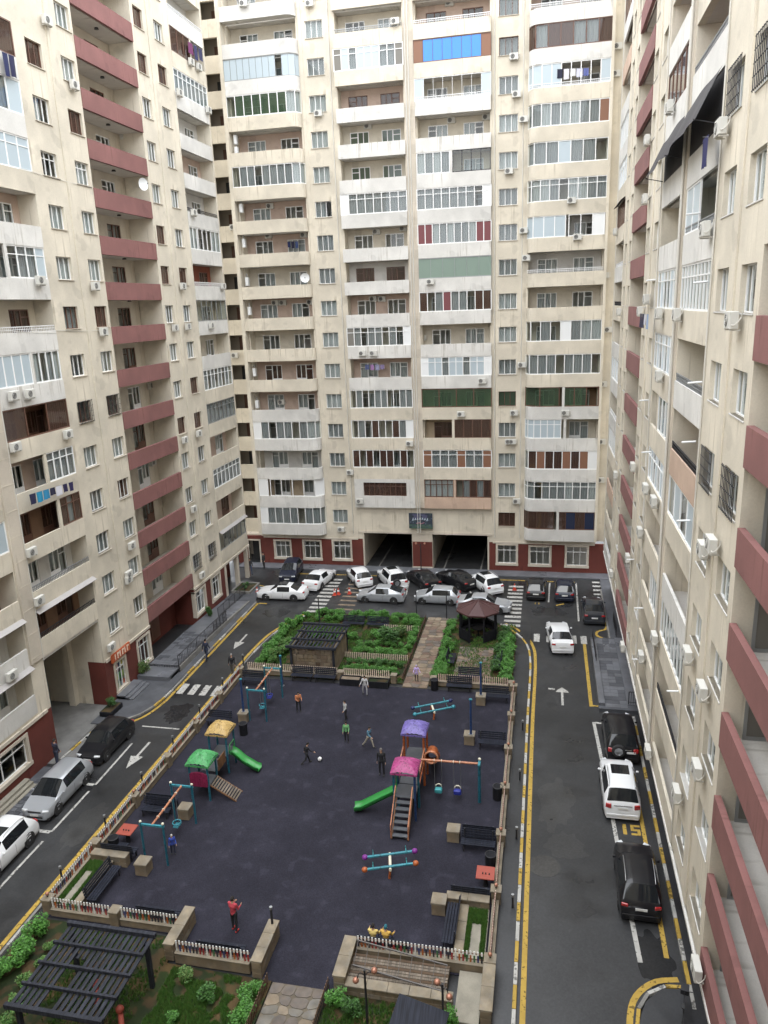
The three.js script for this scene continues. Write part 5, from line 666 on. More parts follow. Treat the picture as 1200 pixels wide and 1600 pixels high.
// big tower (right)
{
  const t = thing('play_tower', 'large play tower with pink and purple roofs, stairs and green slide', 'play tower', -6.9, 0.05, -35.2); const S = 1.12;
  for (const [oz, roof, hR, hD, m] of [[0.75, 'roofPink', 2.85, 1.35, 'teal'], [-2.35, 'roofPurple', 3.25, 1.65, 'orange']]) { for (const sx of [-1, 1]) for (const sz of [-1, 1]) new MB().cyl(0.065, 0.065, hR + 0.05, sx * S / 2, (hR + 0.05) / 2, oz + sz * S / 2, 10).build('post', sx > 0 && sz > 0 && m === 'teal' ? 'poleBlue' : m, t); new MB().rb(S, 0.08, S, 0, hD, oz, 0.02).build('platform', 'deck', t); towerRoof(t, 0, hR, oz, 1.4, 0.4, roof); }
  { const a = Math.atan2(0.3, 1.85), b = new MB().bx(1.0, 0.06, 1.88, 0, 1.5, -0.8, 0, a); b.build('bridge', 'deck', t); for (const s of [-1, 1]) { new MB().bx(0.05, 0.09, 1.95, s * 0.6, 2.25, -0.8, 0, a).build('handrail', 'orangeL', t); new MB().bx(0.04, 0.09, 1.9, s * 0.6, 1.55, -0.8, 0, a).build('side_rail', 'orange', t); for (let i = 0; i < 5; i++) new MB().bx(0.035, 0.62, 0.035, s * 0.6, 1.9 + (-(i - 2)) * 0.0, -1.5 + i * 0.35).build('baluster', 'orange', t); } }
  for (const s of [-1, 1]) { new MB().beam(V3(s * 0.42, 0.05, 2.95), V3(s * 0.42, 1.35, 1.4), 0.06, 0.2).build('stair_stringer', 'plank', t); new MB().bar(V3(s * 0.45, 0.85, 2.95), V3(s * 0.45, 2.1, 1.4), 0.035, 8).build('stair_handrail', 'orangeL', t); new MB().bar(V3(s * 0.45, 0.05, 2.95), V3(s * 0.45, 0.87, 2.95), 0.035, 8).build('newel', 'orangeL', t); } for (let i = 0; i < 6; i++) new MB().bx(0.8, 0.05, 0.25, 0, 0.2 + i * 0.21, 2.83 - i * 0.25).build('stair_tread', 'deck', t);
  slide(t, V3(-S / 2, 1.35, 0.75), V3(-2.85, 0.2, 1.05), 0.58, 'green', false); { const a = new MB(); for (const s of [-1, 1]) a.bar(V3(-S / 2 - 0.05, 1.35, 0.75 + s * 0.36), V3(-S / 2 - 0.05, 2.05, 0.75 + s * 0.36), 0.03); a.build('slide_post', 'green', t); }
  { const pts = []; pts.push(V3(0.98, 1.9, -1.7), V3(0.98, 1.9, -1.95), V3(0.95, 1.85, -2.3), V3(0.9, 1.6, -2.75), V3(0.85, 1.2, -3.2), V3(0.8, 0.7, -3.7), V3(0.8, 0.45, -4.1)); const b = new MB().add(new THREE.TubeGeometry(new THREE.CatmullRomCurve3(pts), 48, 0.34, 16, false)); b.build('tube_slide', 'orange', t); new MB().add(new THREE.TorusGeometry(0.37, 0.06, 8, 24), new THREE.Matrix4().makeTranslation(0.98, 1.9, -1.7)).build('tube_ring', 'orangeL', t); }
  new MB().bar(V3(S / 2, 2.35, -0.75), V3(3.75, 2.4, -0.75), 0.06, 12).build('swing_beam', 'orangeL', t); new MB().cyl(0.09, 0.08, 2.45, 3.75, 1.22, -0.75, 12).build('swing_post', 'teal', t); new MB().rb(0.14, 0.12, 0.5, 3.75, 2.42, -0.75, 0.03).build('swing_post_head', 'tealL', t); new MB().sph(0.08, 3.75, 2.55, -0.95).build('post_knob', 'pale', t); for (const x of [1.3, 1.7, 2.35, 2.7]) new MB().add(new THREE.TorusGeometry(0.07, 0.02, 6, 12).rotateY(Math.PI / 2), new THREE.Matrix4().makeTranslation(x, 2.38, -0.75)).build('hanger_ring', 'pale', t);
  for (const [x, m] of [[1.5, 'seatTeal'], [2.55, 'seatBlue']]) { const c = new MB(); for (const s of [-1, 1]) c.bar(V3(x + s * 0.2, 2.35, -0.75), V3(x + s * 0.19, 0.65, -0.75), 0.012, 5); c.build('chain', 'metal', t); new MB().rb(0.42, 0.28, 0.3, x, 0.52, -0.75, 0.08).build('seat', m, t); new MB().add(new THREE.TorusGeometry(0.17, 0.03, 6, 14, Math.PI), new THREE.Matrix4().makeTranslation(x, 0.68, -0.85)).build('seat_back', 'pale', t); }
}
// see-saws: two parallel beams on one pivot
function seesaw(x, z, ry, L, capA, capB, label) { const t = thing('see_saw', label, 'see-saw', x, 0.05, z, ry); for (const [o, tilt, m] of [[-0.42, 0.1, capA], [0.42, 0.1, capB]]) { const b = new THREE.Group(); b.name = 'beam'; t.add(b); b.position.set(0, 0.6, o); b.rotation.z = tilt; new MB().rb(L, 0.1, 0.12, 0, 0, 0, 0.03).build('bar', 'tealL', b); for (const s of [-1, 1]) { new MB().sph(0.15, s * L / 2, 0, 0, 1, 0.9, 0.9).build('end_cap', m, b); new MB().add(new THREE.TorusGeometry(0.13, 0.018, 6, 14, Math.PI).rotateY(Math.PI / 2), new THREE.Matrix4().makeTranslation(s * (L / 2 - 0.42), 0.05, 0)).bar(V3(s * (L / 2 - 0.42), 0.05, -0.13), V3(s * (L / 2 - 0.42), 0.26, -0.13), 0.018).build('handle', 'seatTeal', b); } } new MB().cyl(0.07, 0.07, 1.15, 0, 0.52, 0, 12, Math.PI / 2).build('axle', 'pale', t); for (const s of [-1, 1]) new MB().bar(V3(-0.06, 0, s * 0.5), V3(0, 0.55, s * 0.5), 0.06).build('pivot_leg', 'orange', t); return t; }
seesaw(-6.95, -30.05, 0.22, 2.45, 'purple', 'orange', 'double see-saw with purple and orange ends before the tower stairs'); seesaw(-6.95, -44.6, 0.34, 2.6, 'navy', 'tealL', 'double teal see-saw beyond the purple roof');
{ const b = thing('football', 'white football beside the boy in black', 'ball', -12.98, 0.05, -38.44); const g = new THREE.IcosahedronGeometry(0.13, 3); new MB().add(g, new THREE.Matrix4().makeTranslation(0, 0.13, 0)).build('skin', mat('ballW', [0.75, 0.75, 0.75], 0.4), b); const p = new MB(); const ic = new THREE.IcosahedronGeometry(0.131, 0).attributes.position; for (let i = 0; i < 60; i += 5) { const v = V3().fromBufferAttribute(ic, i); p.add(new THREE.CircleGeometry(0.04, 5), new THREE.Matrix4().compose(V3(0, 0.13, 0).addScaledVector(v, 1.003), new THREE.Quaternion().setFromUnitVectors(V3(0, 0, 1), v.clone().normalize()), V3(1, 1, 1))); } p.build('patches', 'dark', b); }
// ---- pergolas and gazebo
mat('pergolaWood', [0.055, 0.06, 0.08], 0.75, { map: T.wood, specularIntensity: 0.5 });
function pergola(x0, x1, z0, z1, h, nb, label, o = {}) { const t = thing('pergola', label, 'pergola', (x0 + x1) / 2, 0.1, (z0 + z1) / 2), w = x1 - x0, d = z1 - z0; for (const sx of [-1, 1]) for (const sz of [-1, 1]) new MB().bx(0.16, h, 0.16, sx * (w / 2 - 0.3), h / 2, sz * (d / 2 - 0.25)).build('post', o.post || 'pergolaWood', t); for (let i = 0; i < nb; i++) { const z = -d / 2 + d * i / (nb - 1), edge = i === 0 || i === nb - 1; new MB().rb(w, edge ? 0.2 : 0.14, edge ? 0.16 : 0.1, 0, h + 0.16, z, 0.015, 0, 0, 0, 1).build('cross_beam', 'pergolaWood', t); } const n = o.n || 12, r = rng(66); for (let i = 0; i < n; i++) { if (o.broken && (i === 5 || i === 6)) { new MB().rb(0.13, 0.07, d * 0.36, -w / 2 + 0.15 + (w - 0.3) * i / (n - 1), h + 0.05, -d * 0.3, 0.01, 0, 0, 0, 1).build('rafter', 'pergolaWood', t); continue; } new MB().rb(o.rw || 0.14, 0.07, d - 0.05, -w / 2 + 0.15 + (w - 0.3) * i / (n - 1), h + 0.05, 0, 0.01, 0, 0, 0, 1).build('rafter', 'pergolaWood', t); } return t; }
pergola(-18.85, -14.9, -22.25, -18.4, 2.2, 5, 'weathered dark blue pergola over the pergola garden', { n: 16, broken: 1, rw: 0.15 });
const pf = pergola(-18.7, -14.8, -53.5, -49.2, 1.95, 4, 'dark slatted pergola roof on a stone wall in the parking side garden', { n: 13, rw: 0.13 });
{ const t = thing('stone_wall', 'rough stone wall carrying the dark slatted pergola', 'wall', -16.8, 0.1, -49.9); new MB().box(-1.75, 1.75, 0, 1.85, -0.15, 0.1).build('core', 'mortar', t); const r = rng(88); let y = 0; while (y < 1.8) { const h = Math.min(1.85 - y, 0.24 + r() * 0.16); let x = -1.78; while (x < 1.77) { let w = Math.min(1.78 - x, 0.25 + r() * 0.35); if (1.78 - x - w < 0.15) w = 1.78 - x; new MB().rb(w - 0.02, h - 0.02, 0.1, x + w / 2, y + h / 2, 0.13 + r() * 0.03, 0.03, 0, 0, (r() - 0.5) * 0.04, 1).build('stone', ['flagC', 'flagA', 'stoneWall', 'stoneDark'][(r() * 3.4) | 0], t); x += w; } y += h; } for (const q of [-1.625, 1.625]) new MB().box(q - 0.125, q + 0.125, 0, 1.85, -3.2, -0.16).build('return_wall', 'stoneWall', t); }
{ const t = thing('gazebo', 'gazebo with maroon faceted roof on dark posts', 'gazebo', -5.05, 0.1, -57.4); const N = 8, R = 1.82, h = 2.45; mat('gazRoof', [0.06, 0.022, 0.022], 0.5); for (let i = 0; i < N; i++) { const a = (i + 0.5) / N * 6.2832, b = (i + 1.5) / N * 6.2832, p = V3(R * Math.cos(a), h, R * Math.sin(a)), q = V3(R * Math.cos(b), h, R * Math.sin(b)), top = V3(0, h + 0.7, 0), g = new THREE.BufferGeometry(); g.setAttribute('position', new THREE.Float32BufferAttribute([...p.toArray(), ...top.toArray(), ...q.toArray(), ...p.clone().setY(h - 0.12).toArray(), ...p.toArray(), ...q.toArray(), ...p.clone().setY(h - 0.12).toArray(), ...q.toArray(), ...q.clone().setY(h - 0.12).toArray()], 3)); g.computeVertexNormals(); new MB().add(g).build('roof_panel', 'gazRoof', t); new MB().bar(p.clone(), top.clone().setY(top.y + 0.02), 0.035, 6).build('roof_rib', 'gazRoof', t); new MB().bx(0.14, h, 0.14, (R - 0.3) * Math.cos(a), h / 2, (R - 0.3) * Math.sin(a)).build('post', 'woodDark', t); const m = (a + b) / 2; if (i !== 1) { new MB().bx(1.25, 0.06, 0.4, (R - 0.55) * Math.cos(m), 0.45, (R - 0.55) * Math.sin(m), -m + Math.PI / 2).build('seat', 'woodDark', t); new MB().bx(1.3, 0.06, 0.06, (R - 0.32) * Math.cos(m), 0.95, (R - 0.32) * Math.sin(m), -m + Math.PI / 2).build('rail', 'woodDark', t); new MB().bx(1.25, 0.75, 0.04, (R - 0.32) * Math.cos(m), 0.5, (R - 0.32) * Math.sin(m), -m + Math.PI / 2).build('side_panel', 'woodDark', t); } } new MB().sph(0.08, 0, h + 0.72, 0).build('finial', 'gazRoof', t); new MB().cyl(0.5, 0.5, 0.05, 0, 0.72, 0, 16).cyl(0.06, 0.06, 0.7, 0, 0.35, 0, 8).build('table', 'woodDark', t); }
mat('metalDull', [0.13, 0.12, 0.115], 0.6, { metalness: 0.3 });
// timber deck with a metal frame lying on it
{ const t = thing('timber_deck', 'brown slatted timber deck behind the low stone wall', 'deck', -5.4, 0.1, -24.05); for (let i = 0; i < 9; i++) new MB().rb(4.0, 0.04, 0.12, 0, 0.35, -0.56 + i * 0.14, 0.01, 0, 0, 0, 1).build('deck_board', i % 3 ? 'plankGrey' : 'stoneDark', t); new MB().box(-2, 2, 0, 0.32, -0.6, 0.6).build('base', 'mortar', t); }
{ const t = thing('metal_frame', 'long grey metal gate frame lying across the timber deck', 'metal frame', -5.4, 0.55, -24.1, -0.16); const b = new MB(); b.bx(3.9, 0.05, 0.05, 0, 0.5, -0.35).bx(3.9, 0.05, 0.05, 0.1, 0.05, 0.45); b.build('long_bar', 'metalDull', t); for (let i = 0; i < 9; i++) new MB().bar(V3(-1.9 + i * 0.475, 0.5, -0.35), V3(-1.8 + i * 0.475, 0.05, 0.45), 0.014, 6).build('cross_bar', 'metalDull', t); }
struct(new MB().box(-3.0, -2.05, 0.05, 0.3, -24.7, -22.4).build('paved_floor', 'beige'), 'beige paved floor beside the timber deck', 'paving');
// lamp posts
function lampPost(x, z, h, arms, label, y = 0.1) { const t = thing('lamp_post', label, 'lamp post', x, y, z); new MB().cyl(0.05, 0.04, h, 0, h / 2, 0, 10).build('pole', 'iron', t); for (const [ax, ay, az] of arms) { new MB().tube([V3(0, h - 0.25, 0), V3(ax * 0.5, h - 0.1, az * 0.5), V3(ax, h + ay, az)], 0.018).build('arm', 'iron', t); new MB().sph(0.12, ax, h + ay + 0.08, az).build('lamp_globe', 'copper', t); } return t; }
lampPost(-6.05, -21.3, 3.2, [[-0.32, -0.5, 0.1], [0.34, -0.15, -0.1]], 'black lamp post with two copper globes above the fenced lawn'); lampPost(-3.2, -21.2, 3.2, [[-0.2, -0.15, -0.1], [0.25, -0.5, 0.1]], 'black lamp post with copper globes beside the dark roof');
for (const [px, py, l] of [[500, 980, 'slim black lamp post behind the slatted pergola'], [651, 968, 'slim black lamp post at the garden side of the flagstone path'], [698, 968, 'slim black lamp post beside the gazebo hedge']]) { const p = onGround(px, py); lampPost(p.x, p.z, 2.7, [], l, 0); }
{ const t = lampPost(-12.2, -72.6, 2.9, [[-0.45, -0.05, 0.1], [0.45, -0.05, 0.1]], 'black double lamp in front of the red gate pillar', 0.13); }
{ const t = thing('kiosk_roof', 'small dark pitched shelter roof in the pergola garden', 'shelter', -4.0, 0.1, -20.3); new MB().bx(1.9, 0.06, 1.3, 0, 2.0, -0.3, -0.2, 0.35).build('roof_slope', 'woodBlue', t); new MB().bx(1.9, 0.06, 1.3, 0.1, 2.0, 0.75, -0.2, -0.35).build('roof_slope', 'woodBlue', t); for (const [x, z] of [[-0.8, -0.5], [0.8, -0.3], [-0.7, 0.9], [0.9, 1.0]]) new MB().bx(0.1, 1.9, 0.1, x, 0.95, z).build('post', 'woodDark', t); }
// red and orange things under the pergola
for (const [x, z, l] of [[-16.9, -20.8, 'orange red play rocker under the pergola'], [-15.3, -19.9, 'second orange red rocker beside the pergola corner']]) { const t = thing('rocker_toy', l, 'toy', x, 0.1, z, 0.6); new MB().rb(0.2, 0.35, 0.75, 0, 0.55, 0, 0.08).build('body', 'gameRed', t); new MB().sph(0.16, 0, 0.82, -0.35).build('head', 'gameRed', t); new MB().cyl(0.07, 0.07, 0.4, 0, 0.2, 0, 10).build('spring', 'iron', t); }
// ================================================================ cars
mat('tyre', [0.02, 0.02, 0.021], 0.85); mat('rim', [0.42, 0.43, 0.44], 0.35, { metalness: 0.8 }); mat('carGlass', [0.012, 0.014, 0.016], 0.05, { specularIntensity: 1 }); mat('lampClear', [0.6, 0.62, 0.64], 0.12, { clearcoat: 1 }); mat('lampRed', [0.35, 0.02, 0.02], 0.2, { clearcoat: 1 }); mat('plate', [0.7, 0.7, 0.68], 0.5); mat('blackTrim', [0.02, 0.02, 0.021], 0.55); mat('chrome', [0.6, 0.6, 0.6], 0.2, { metalness: 1 });
const paint = (k, c, met) => mat(k, c, 0.34, { clearcoat: c[0] < 0.06 ? 0.45 : 0.9, specularIntensity: c[0] < 0.06 ? 0.4 : 1, clearcoatRoughness: 0.06, metalness: met ? 0.45 : 0 });
paint('carWhite', [0.72, 0.73, 0.74]); paint('carSilver', [0.42, 0.44, 0.47], 1); paint('carBlack', [0.012, 0.012, 0.014]); paint('carNavy', [0.012, 0.015, 0.03]); paint('carGrey', [0.045, 0.05, 0.06], 1);
const CAR = {
  sedan: { L: 4.75, W: 1.82, H: 1.45, hood: 0.93, belt: 0.93, cowl: 1.0, rf: 0.25, b: -0.32, rr: -1.05, tail: -1.72, deck: 1.06, wb: 2.75, r: 0.33, wt: 0.73 },
  hatch: { L: 4.15, W: 1.76, H: 1.5, hood: 0.95, belt: 0.95, cowl: 1.0, rf: 0.35, b: -0.3, rr: -1.45, tail: -1.88, deck: 1.0, wb: 2.55, r: 0.32, wt: 0.75, stub: 1 },
  lift: { L: 4.45, W: 1.76, H: 1.5, hood: 0.9, belt: 0.94, cowl: 1.15, rf: 0.35, b: -0.3, rr: -0.95, tail: -2.0, deck: 1.12, wb: 2.7, r: 0.32, wt: 0.72, stub: 1 },
  suv: { L: 4.55, W: 1.88, H: 1.74, hood: 1.08, belt: 1.1, cowl: 1.05, rf: 0.42, b: -0.3, rr: -1.72, tail: -2.1, deck: 1.14, wb: 2.7, r: 0.38, wt: 0.75, stub: 1 },
  cross: { L: 4.4, W: 1.82, H: 1.62, hood: 1.0, belt: 1.02, cowl: 1.05, rf: 0.35, b: -0.3, rr: -1.55, tail: -2.0, deck: 1.06, wb: 2.6, r: 0.35, wt: 0.74, stub: 1 },
  mpv: { L: 4.55, W: 1.78, H: 1.58, hood: 0.94, belt: 0.98, cowl: 1.3, rf: 0.4, b: -0.25, rr: -1.65, tail: -2.1, deck: 1.05, wb: 2.75, r: 0.33, wt: 0.71, stub: 1 },
};
function carGeos(kind) {
  return cached2('car' + kind, () => {
    const c = CAR[kind], h = c.W / 2, zf = c.L / 2, S = [], yb = 0.2;
    const st = (z, top, belt, w, wt, g) => S.push({ z, top, belt, w: w * h, wt: wt * h, g });
    st(zf, 0.5, 0.44, 0.66, 0.6); st(zf - 0.05, c.hood * 0.74, c.hood * 0.62, 0.82, 0.76); st(zf - 0.2, c.hood * 0.84, c.hood * 0.75, 0.94, 0.86); st(zf - 0.55, c.hood * 0.93, c.hood * 0.84, 0.99, 0.9); st(lerp(zf - 0.55, c.cowl, 0.6), c.hood * 0.985, c.hood * 0.89, 1, 0.9); st(c.cowl, c.hood + 0.05, c.belt - 0.03, 1, 0.88, 'ws');
    st(c.rf, c.H - 0.045, c.belt, 1, c.wt + 0.03, 'side'); const n1 = lerp(c.rf, c.b, 0.5); st(n1, c.H - 0.008, c.belt, 1, c.wt + 0.02, 'side'); st(c.b + 0.05, c.H, c.belt + 0.005, 1, c.wt + 0.01, 'side'); st(c.b - 0.04, c.H, c.belt + 0.005, 1, c.wt, 'side');
    const n2 = lerp(c.b, c.rr, 0.62); st(n2, c.H - 0.015, c.belt + 0.02, 1, c.wt - 0.01, 'side'); if (kind === 'suv' || kind === 'mpv') st(n2 - 0.07, c.H - 0.02, c.belt + 0.02, 1, c.wt - 0.01, 'side'); st(lerp(c.rr, c.b, 0.12), c.H - 0.035, c.belt + 0.03, 1, c.wt - 0.015, 'pillar'); st(c.rr, c.H - 0.06, c.belt + 0.03, 0.995, c.wt - 0.03, 'rw');
    st(c.tail, c.deck, c.deck - 0.07, 0.97, c.stub ? 0.84 : 0.86);
    if (!c.stub) { st(lerp(c.tail, -zf, 0.7), c.deck - 0.02, c.deck - 0.09, 0.96, 0.84); st(-zf + 0.08, c.deck - 0.06, c.deck - 0.14, 0.92, 0.8); } st(-zf + 0.02, c.deck * 0.78, c.deck * 0.7, 0.92, 0.8); st(-zf, 0.46, 0.42, 0.86, 0.7);
    const row = (s) => { const ys = Math.min(yb + 0.12, s.belt * 0.5), m = Math.max(ys + 0.05, Math.min(0.55, s.belt - 0.14)), half = [[0.9 * s.w, yb], [0.985 * s.w, ys], [s.w, m], [0.995 * s.w, Math.max(m + 0.02, s.belt - 0.1)], [0.955 * s.w, s.belt], [s.wt, s.top - (s.top - s.belt) * 0.14], [s.wt * 0.9, s.top - 0.03], [s.wt * 0.5, s.top - 0.004], [0, s.top]]; return [...half, ...half.slice(0, -1).reverse().map(([x, y]) => [-x, y])]; };
    const rows = S.map(row), K = rows[0].length, buckets = { body: [], windscreen: [], rear_window: [], side_window_l: [], side_window_r: [] };
    const P = (i, k) => [rows[i][k][0], rows[i][k][1], S[i].z];
    for (let i = 0; i < S.length - 1; i++) for (let k = 0; k < K - 1; k++) {
      const g = S[i].g, a = P(i, k), b = P(i, k + 1), d = P(i + 1, k), e = P(i + 1, k + 1); let to = 'body';
      if (g === 'ws' && k >= 5 && k <= 10) to = 'windscreen'; else if (g === 'rw' && k >= 5 && k <= 10) to = 'rear_window'; else if (g === 'side' && k === 4) to = 'side_window_l'; else if (g === 'side' && k === 11) to = 'side_window_r';
      buckets[to].push(...a, ...d, ...b, ...b, ...d, ...e);
    }
    // close nose and tail
    for (const i of [0, S.length - 1]) for (let k = 1; k < K - 2; k++) { const t = [P(i, 0), P(i, k), P(i, k + 1)]; buckets.body.push(...(i ? t : t.reverse()).flat()); }
    const out = {}; for (const k in buckets) if (buckets[k].length) { const g = new THREE.BufferGeometry(); g.setAttribute('position', new THREE.Float32BufferAttribute(buckets[k], 3)); out[k] = toCreasedNormals(mergeVertices(g, 1e-3), k === 'body' ? 0.75 : 1.2); }
    // wheel parts
    const r = c.r; out.tyre = new MB().add(new THREE.LatheGeometry([[r * 0.62, -0.1], [r * 0.9, -0.11], [r, -0.08], [r, 0.08], [r * 0.9, 0.11], [r * 0.62, 0.1]].map(([x, y]) => new THREE.Vector2(x, y)), 22), new THREE.Matrix4().makeRotationZ(Math.PI / 2)).geo();
    const rm = new MB().cyl(r * 0.64, r * 0.64, 0.15, 0, 0, 0, 20, 0, Math.PI / 2); out.rimDark = rm.geo(); const sp = new MB(); for (let i = 0; i < 5; i++) { const a = i / 5 * 6.283; sp.bx(0.03, r * 0.58, 0.07, 0.085, Math.cos(a) * r * 0.32, Math.sin(a) * r * 0.32, 0, a); } sp.cyl(0.06, 0.06, 0.05, 0.08, 0, 0, 10, 0, Math.PI / 2).add(new THREE.TorusGeometry(r * 0.6, 0.022, 6, 22).rotateY(Math.PI / 2), new THREE.Matrix4().makeTranslation(0.08, 0, 0)); out.rim = sp.geo();
    out.arch = new MB().cyl(r * 1.17, r * 1.17, 0.05, 0, 0, 0, 22, 0, Math.PI / 2).geo(); return out;
  });
}
const gc2 = new Map(); function cached2(k, fn) { let g = gc2.get(k); if (!g) gc2.set(k, g = fn()); return g; }
function car(kind, x, z, dx, dz, pm, label, o = {}) {
  const c = CAR[kind], G0 = carGeos(kind), h = c.W / 2, zf = c.L / 2, t = thing('parked_car', label, 'car', x, 0, z, Math.atan2(dx, dz), o.group || 'cars in the courtyard'); if (o.name) { t.name = numbered(o.name); }
  const body = mesh('body', G0.body, pm, t); mesh('windscreen', G0.windscreen, 'carGlass', t); mesh('rear_window', G0.rear_window, 'carGlass', t); mesh('side_window', G0.side_window_l, 'carGlass', t); mesh('side_window', G0.side_window_r, 'carGlass', t);
  new MB().box(-h * 0.9, h * 0.9, 0.17, 0.3, -zf + 0.06, zf - 0.06).build('underbody', 'blackTrim', t);
  for (const sx of [-1, 1]) for (const sz of [-1, 1]) { const w = new THREE.Group(); w.name = 'wheel'; t.add(w); w.position.set(sx * (h - 0.105), c.r, sz * c.wb / 2 + 0.02); w.rotation.y = sx < 0 ? Math.PI : 0; mesh('tyre', G0.tyre, 'tyre', w); mesh('hub', G0.rimDark, 'blackTrim', w); mesh('rim', G0.rim, o.rim || 'rim', w); mesh('wheel_arch', G0.arch, 'blackTrim', t).position.set(sx * (h - 0.027), c.r + 0.03, sz * c.wb / 2 + 0.02); }
  const hy = c.hood * 0.72;
  for (const s of [-1, 1]) { new MB().rb(0.36, 0.13, 0.22, s * h * 0.7, hy, zf - 0.13, 0.05, s * 0.5, -0.25).build('headlight', 'lampClear', t); new MB().rb(0.3, kind === 'suv' ? 0.26 : 0.15, 0.1, s * h * 0.76, c.deck * (kind === 'suv' ? 0.8 : 0.84), -zf + 0.06, 0.04, -s * 0.25, 0.1).build('tail_light', 'lampRed', t); new MB().rb(0.16, 0.12, 0.1, s * (h + 0.07), c.belt + 0.06, c.cowl - 0.42, 0.04).build('mirror', o.mirror || pm, t); for (const z2 of [c.b + 0.3, c.b - 0.72]) new MB().rb(0.02, 0.03, 0.16, s * (h - 0.002), c.belt - 0.13, z2, 0.008, 0, 0, 0, 1).build('door_handle', pm, t); const sm = new MB(); for (const z2 of [c.cowl - 0.18, c.b + 0.02, c.b - 0.95]) sm.bx(0.006, c.belt - 0.5, 0.012, s * (h - 0.001), 0.36 + (c.belt - 0.5) / 2, z2); sm.build('door_seam', 'blackTrim', t); }
  new MB().rb(h * 0.9, 0.11, 0.06, 0, hy - 0.05, zf - 0.045, 0.03).build('grille', 'blackTrim', t); new MB().rb(h * 1.1, 0.12, 0.08, 0, 0.34, zf - 0.03, 0.03).build('lower_grille', 'blackTrim', t); new MB().rb(0.5, 0.11, 0.02, 0, 0.47, zf + 0.008, 0.005, 0, 0, 0, 1).build('number_plate', 'plate', t); new MB().rb(0.5, 0.12, 0.02, kind === 'suv' && o.spare ? -0.45 : 0, c.stub ? c.deck * 0.72 : c.deck * 0.66, -zf - 0.008, 0.005, 0, 0, 0, 1).build('number_plate', 'plate', t); new MB().rb(h * 1.7, 0.14, 0.07, 0, 0.42, -zf + 0.0, 0.03).build('rear_bumper', o.bumper || pm, t);
  if (o.sunroof) new MB().rb(h * 1.0, 0.02, 0.85, 0, c.H + 0.0, lerp(c.rf, c.b, 0.75), 0.008).build('sunroof', 'carGlass', t);
  if (o.rails) for (const s of [-1, 1]) new MB().tube([V3(s * h * 0.7, c.H - 0.05, c.rf - 0.2), V3(s * h * 0.7, c.H + 0.05, c.rf - 0.4), V3(s * h * 0.69, c.H + 0.05, c.rr + 0.4), V3(s * h * 0.69, c.H - 0.07, c.rr + 0.1)], 0.02, 6, 20).build('roof_rail', 'rim', t);
  if (o.spare) { const w = new THREE.Group(); w.name = 'spare_wheel'; t.add(w); w.position.set(0.28, 0.98, -zf - 0.12); w.rotation.y = Math.PI / 2; mesh('tyre', G0.tyre, 'tyre', w); const q = mesh('rim', G0.rim, 'rim', w); mesh('hub', G0.rimDark, 'rim', w); }
  if (kind === 'suv' || o.garnish) new MB().rb(h * 1.0, 0.05, 0.03, 0, c.deck * 0.86, -zf + 0.0, 0.01).build('tailgate_strip', 'chrome', t);
  if (o.antenna) new MB().rb(0.05, 0.06, 0.12, 0, c.H - 0.02, c.rr + 0.3, 0.02).build('antenna', 'blackTrim', t);
  new MB().bar(V3(-0.3, c.hood + 0.06, c.cowl + 0.02), V3(0.25, c.hood + 0.1, c.cowl - 0.08), 0.008, 4).bar(V3(0.1, c.hood + 0.06, c.cowl + 0.02), V3(0.6, c.hood + 0.1, c.cowl - 0.06), 0.008, 4).build('wiper', 'blackTrim', t);
  return t;
}
car('cross', -26.75, -27.6, 0, 1, 'carWhite', 'white off-roader with dark sunroof parked ahead of the silver people carrier', { sunroof: 1, rails: 1 });
car('mpv', -26.85, -32.85, 0.02, 1, 'carSilver', 'silver people carrier parked by the beige steps, facing the pergola', {});
car('hatch', -26.9, -37.9, -0.02, 1, 'carBlack', 'glossy black hatchback parked in front of the archway', {});
car('cross', -25.3, -69.9, 0.12, 1, 'carNavy', 'dark navy off-roader with its nose towards the white saloon', {});
car('sedan', -24.2, -64.0, -1, 0.02, 'carWhite', 'white saloon standing sideways before the dark navy off-roader', { sunroof: 1 });
car('sedan', -21.7, -68.0, 0.14, -1, 'carWhite', 'white saloon parked beside the zebra crossing with its boot outwards', {});
car('hatch', -17.9, -69.1, -0.5, -0.87, 'carWhite', 'small white hatchback parked aslant behind the silver liftback', {});
car('lift', -14.65, -64.4, -1, 0, 'carSilver', 'silver liftback standing across in front of the white parked cars', {});
car('suv', -14.5, -68.7, -0.5, -0.87, 'carWhite', 'white off-roader with covered spare wheel parked aslant by the first gateway', { spare: 1, sunroof: 1, rails: 1 });
car('sedan', -11.4, -69.0, -0.55, -0.83, 'carBlack', 'black saloon in front of the red gate pillar', {});
car('hatch', -9.4, -64.6, -1, -0.02, 'carSilver', 'small silver hatchback standing across before the black saloons', {});
car('sedan', -8.2, -69.3, -0.72, -0.7, 'carBlack', 'black saloon parked aslant at the second gateway', {});
car('cross', -5.35, -68.5, -0.53, -0.85, 'carWhite', 'white off-roader with sunroof parked aslant beside the zebra crossing', { sunroof: 1, rails: 1 });
car('sedan', -5.0, -63.2, 1, 0.08, 'carSilver', 'silver saloon half hidden behind the gazebo roof', {});
car('hatch', -0.55, -67.7, 0, -1, 'carBlack', 'black hatchback parked next to the zebra crossing by the gazebo', {});
car('hatch', 2.05, -67.6, 0.02, -1, 'carNavy', 'dark hatchback parked between white and yellow bay lines', {});
car('sedan', 4.35, -63.1, 0, -1, 'carGrey', 'dark grey saloon at the wavy yellow line', {});
car('sedan', 1.42, -57.2, -0.1, -1, 'carWhite', 'white saloon driving over the crossing on the off-roader road', { name: 'moving_car' });
car('suv', 4.8, -43.0, 0, -1, 'carBlack', 'black off-roader with a spare wheel on its tailgate', { spare: 1 });
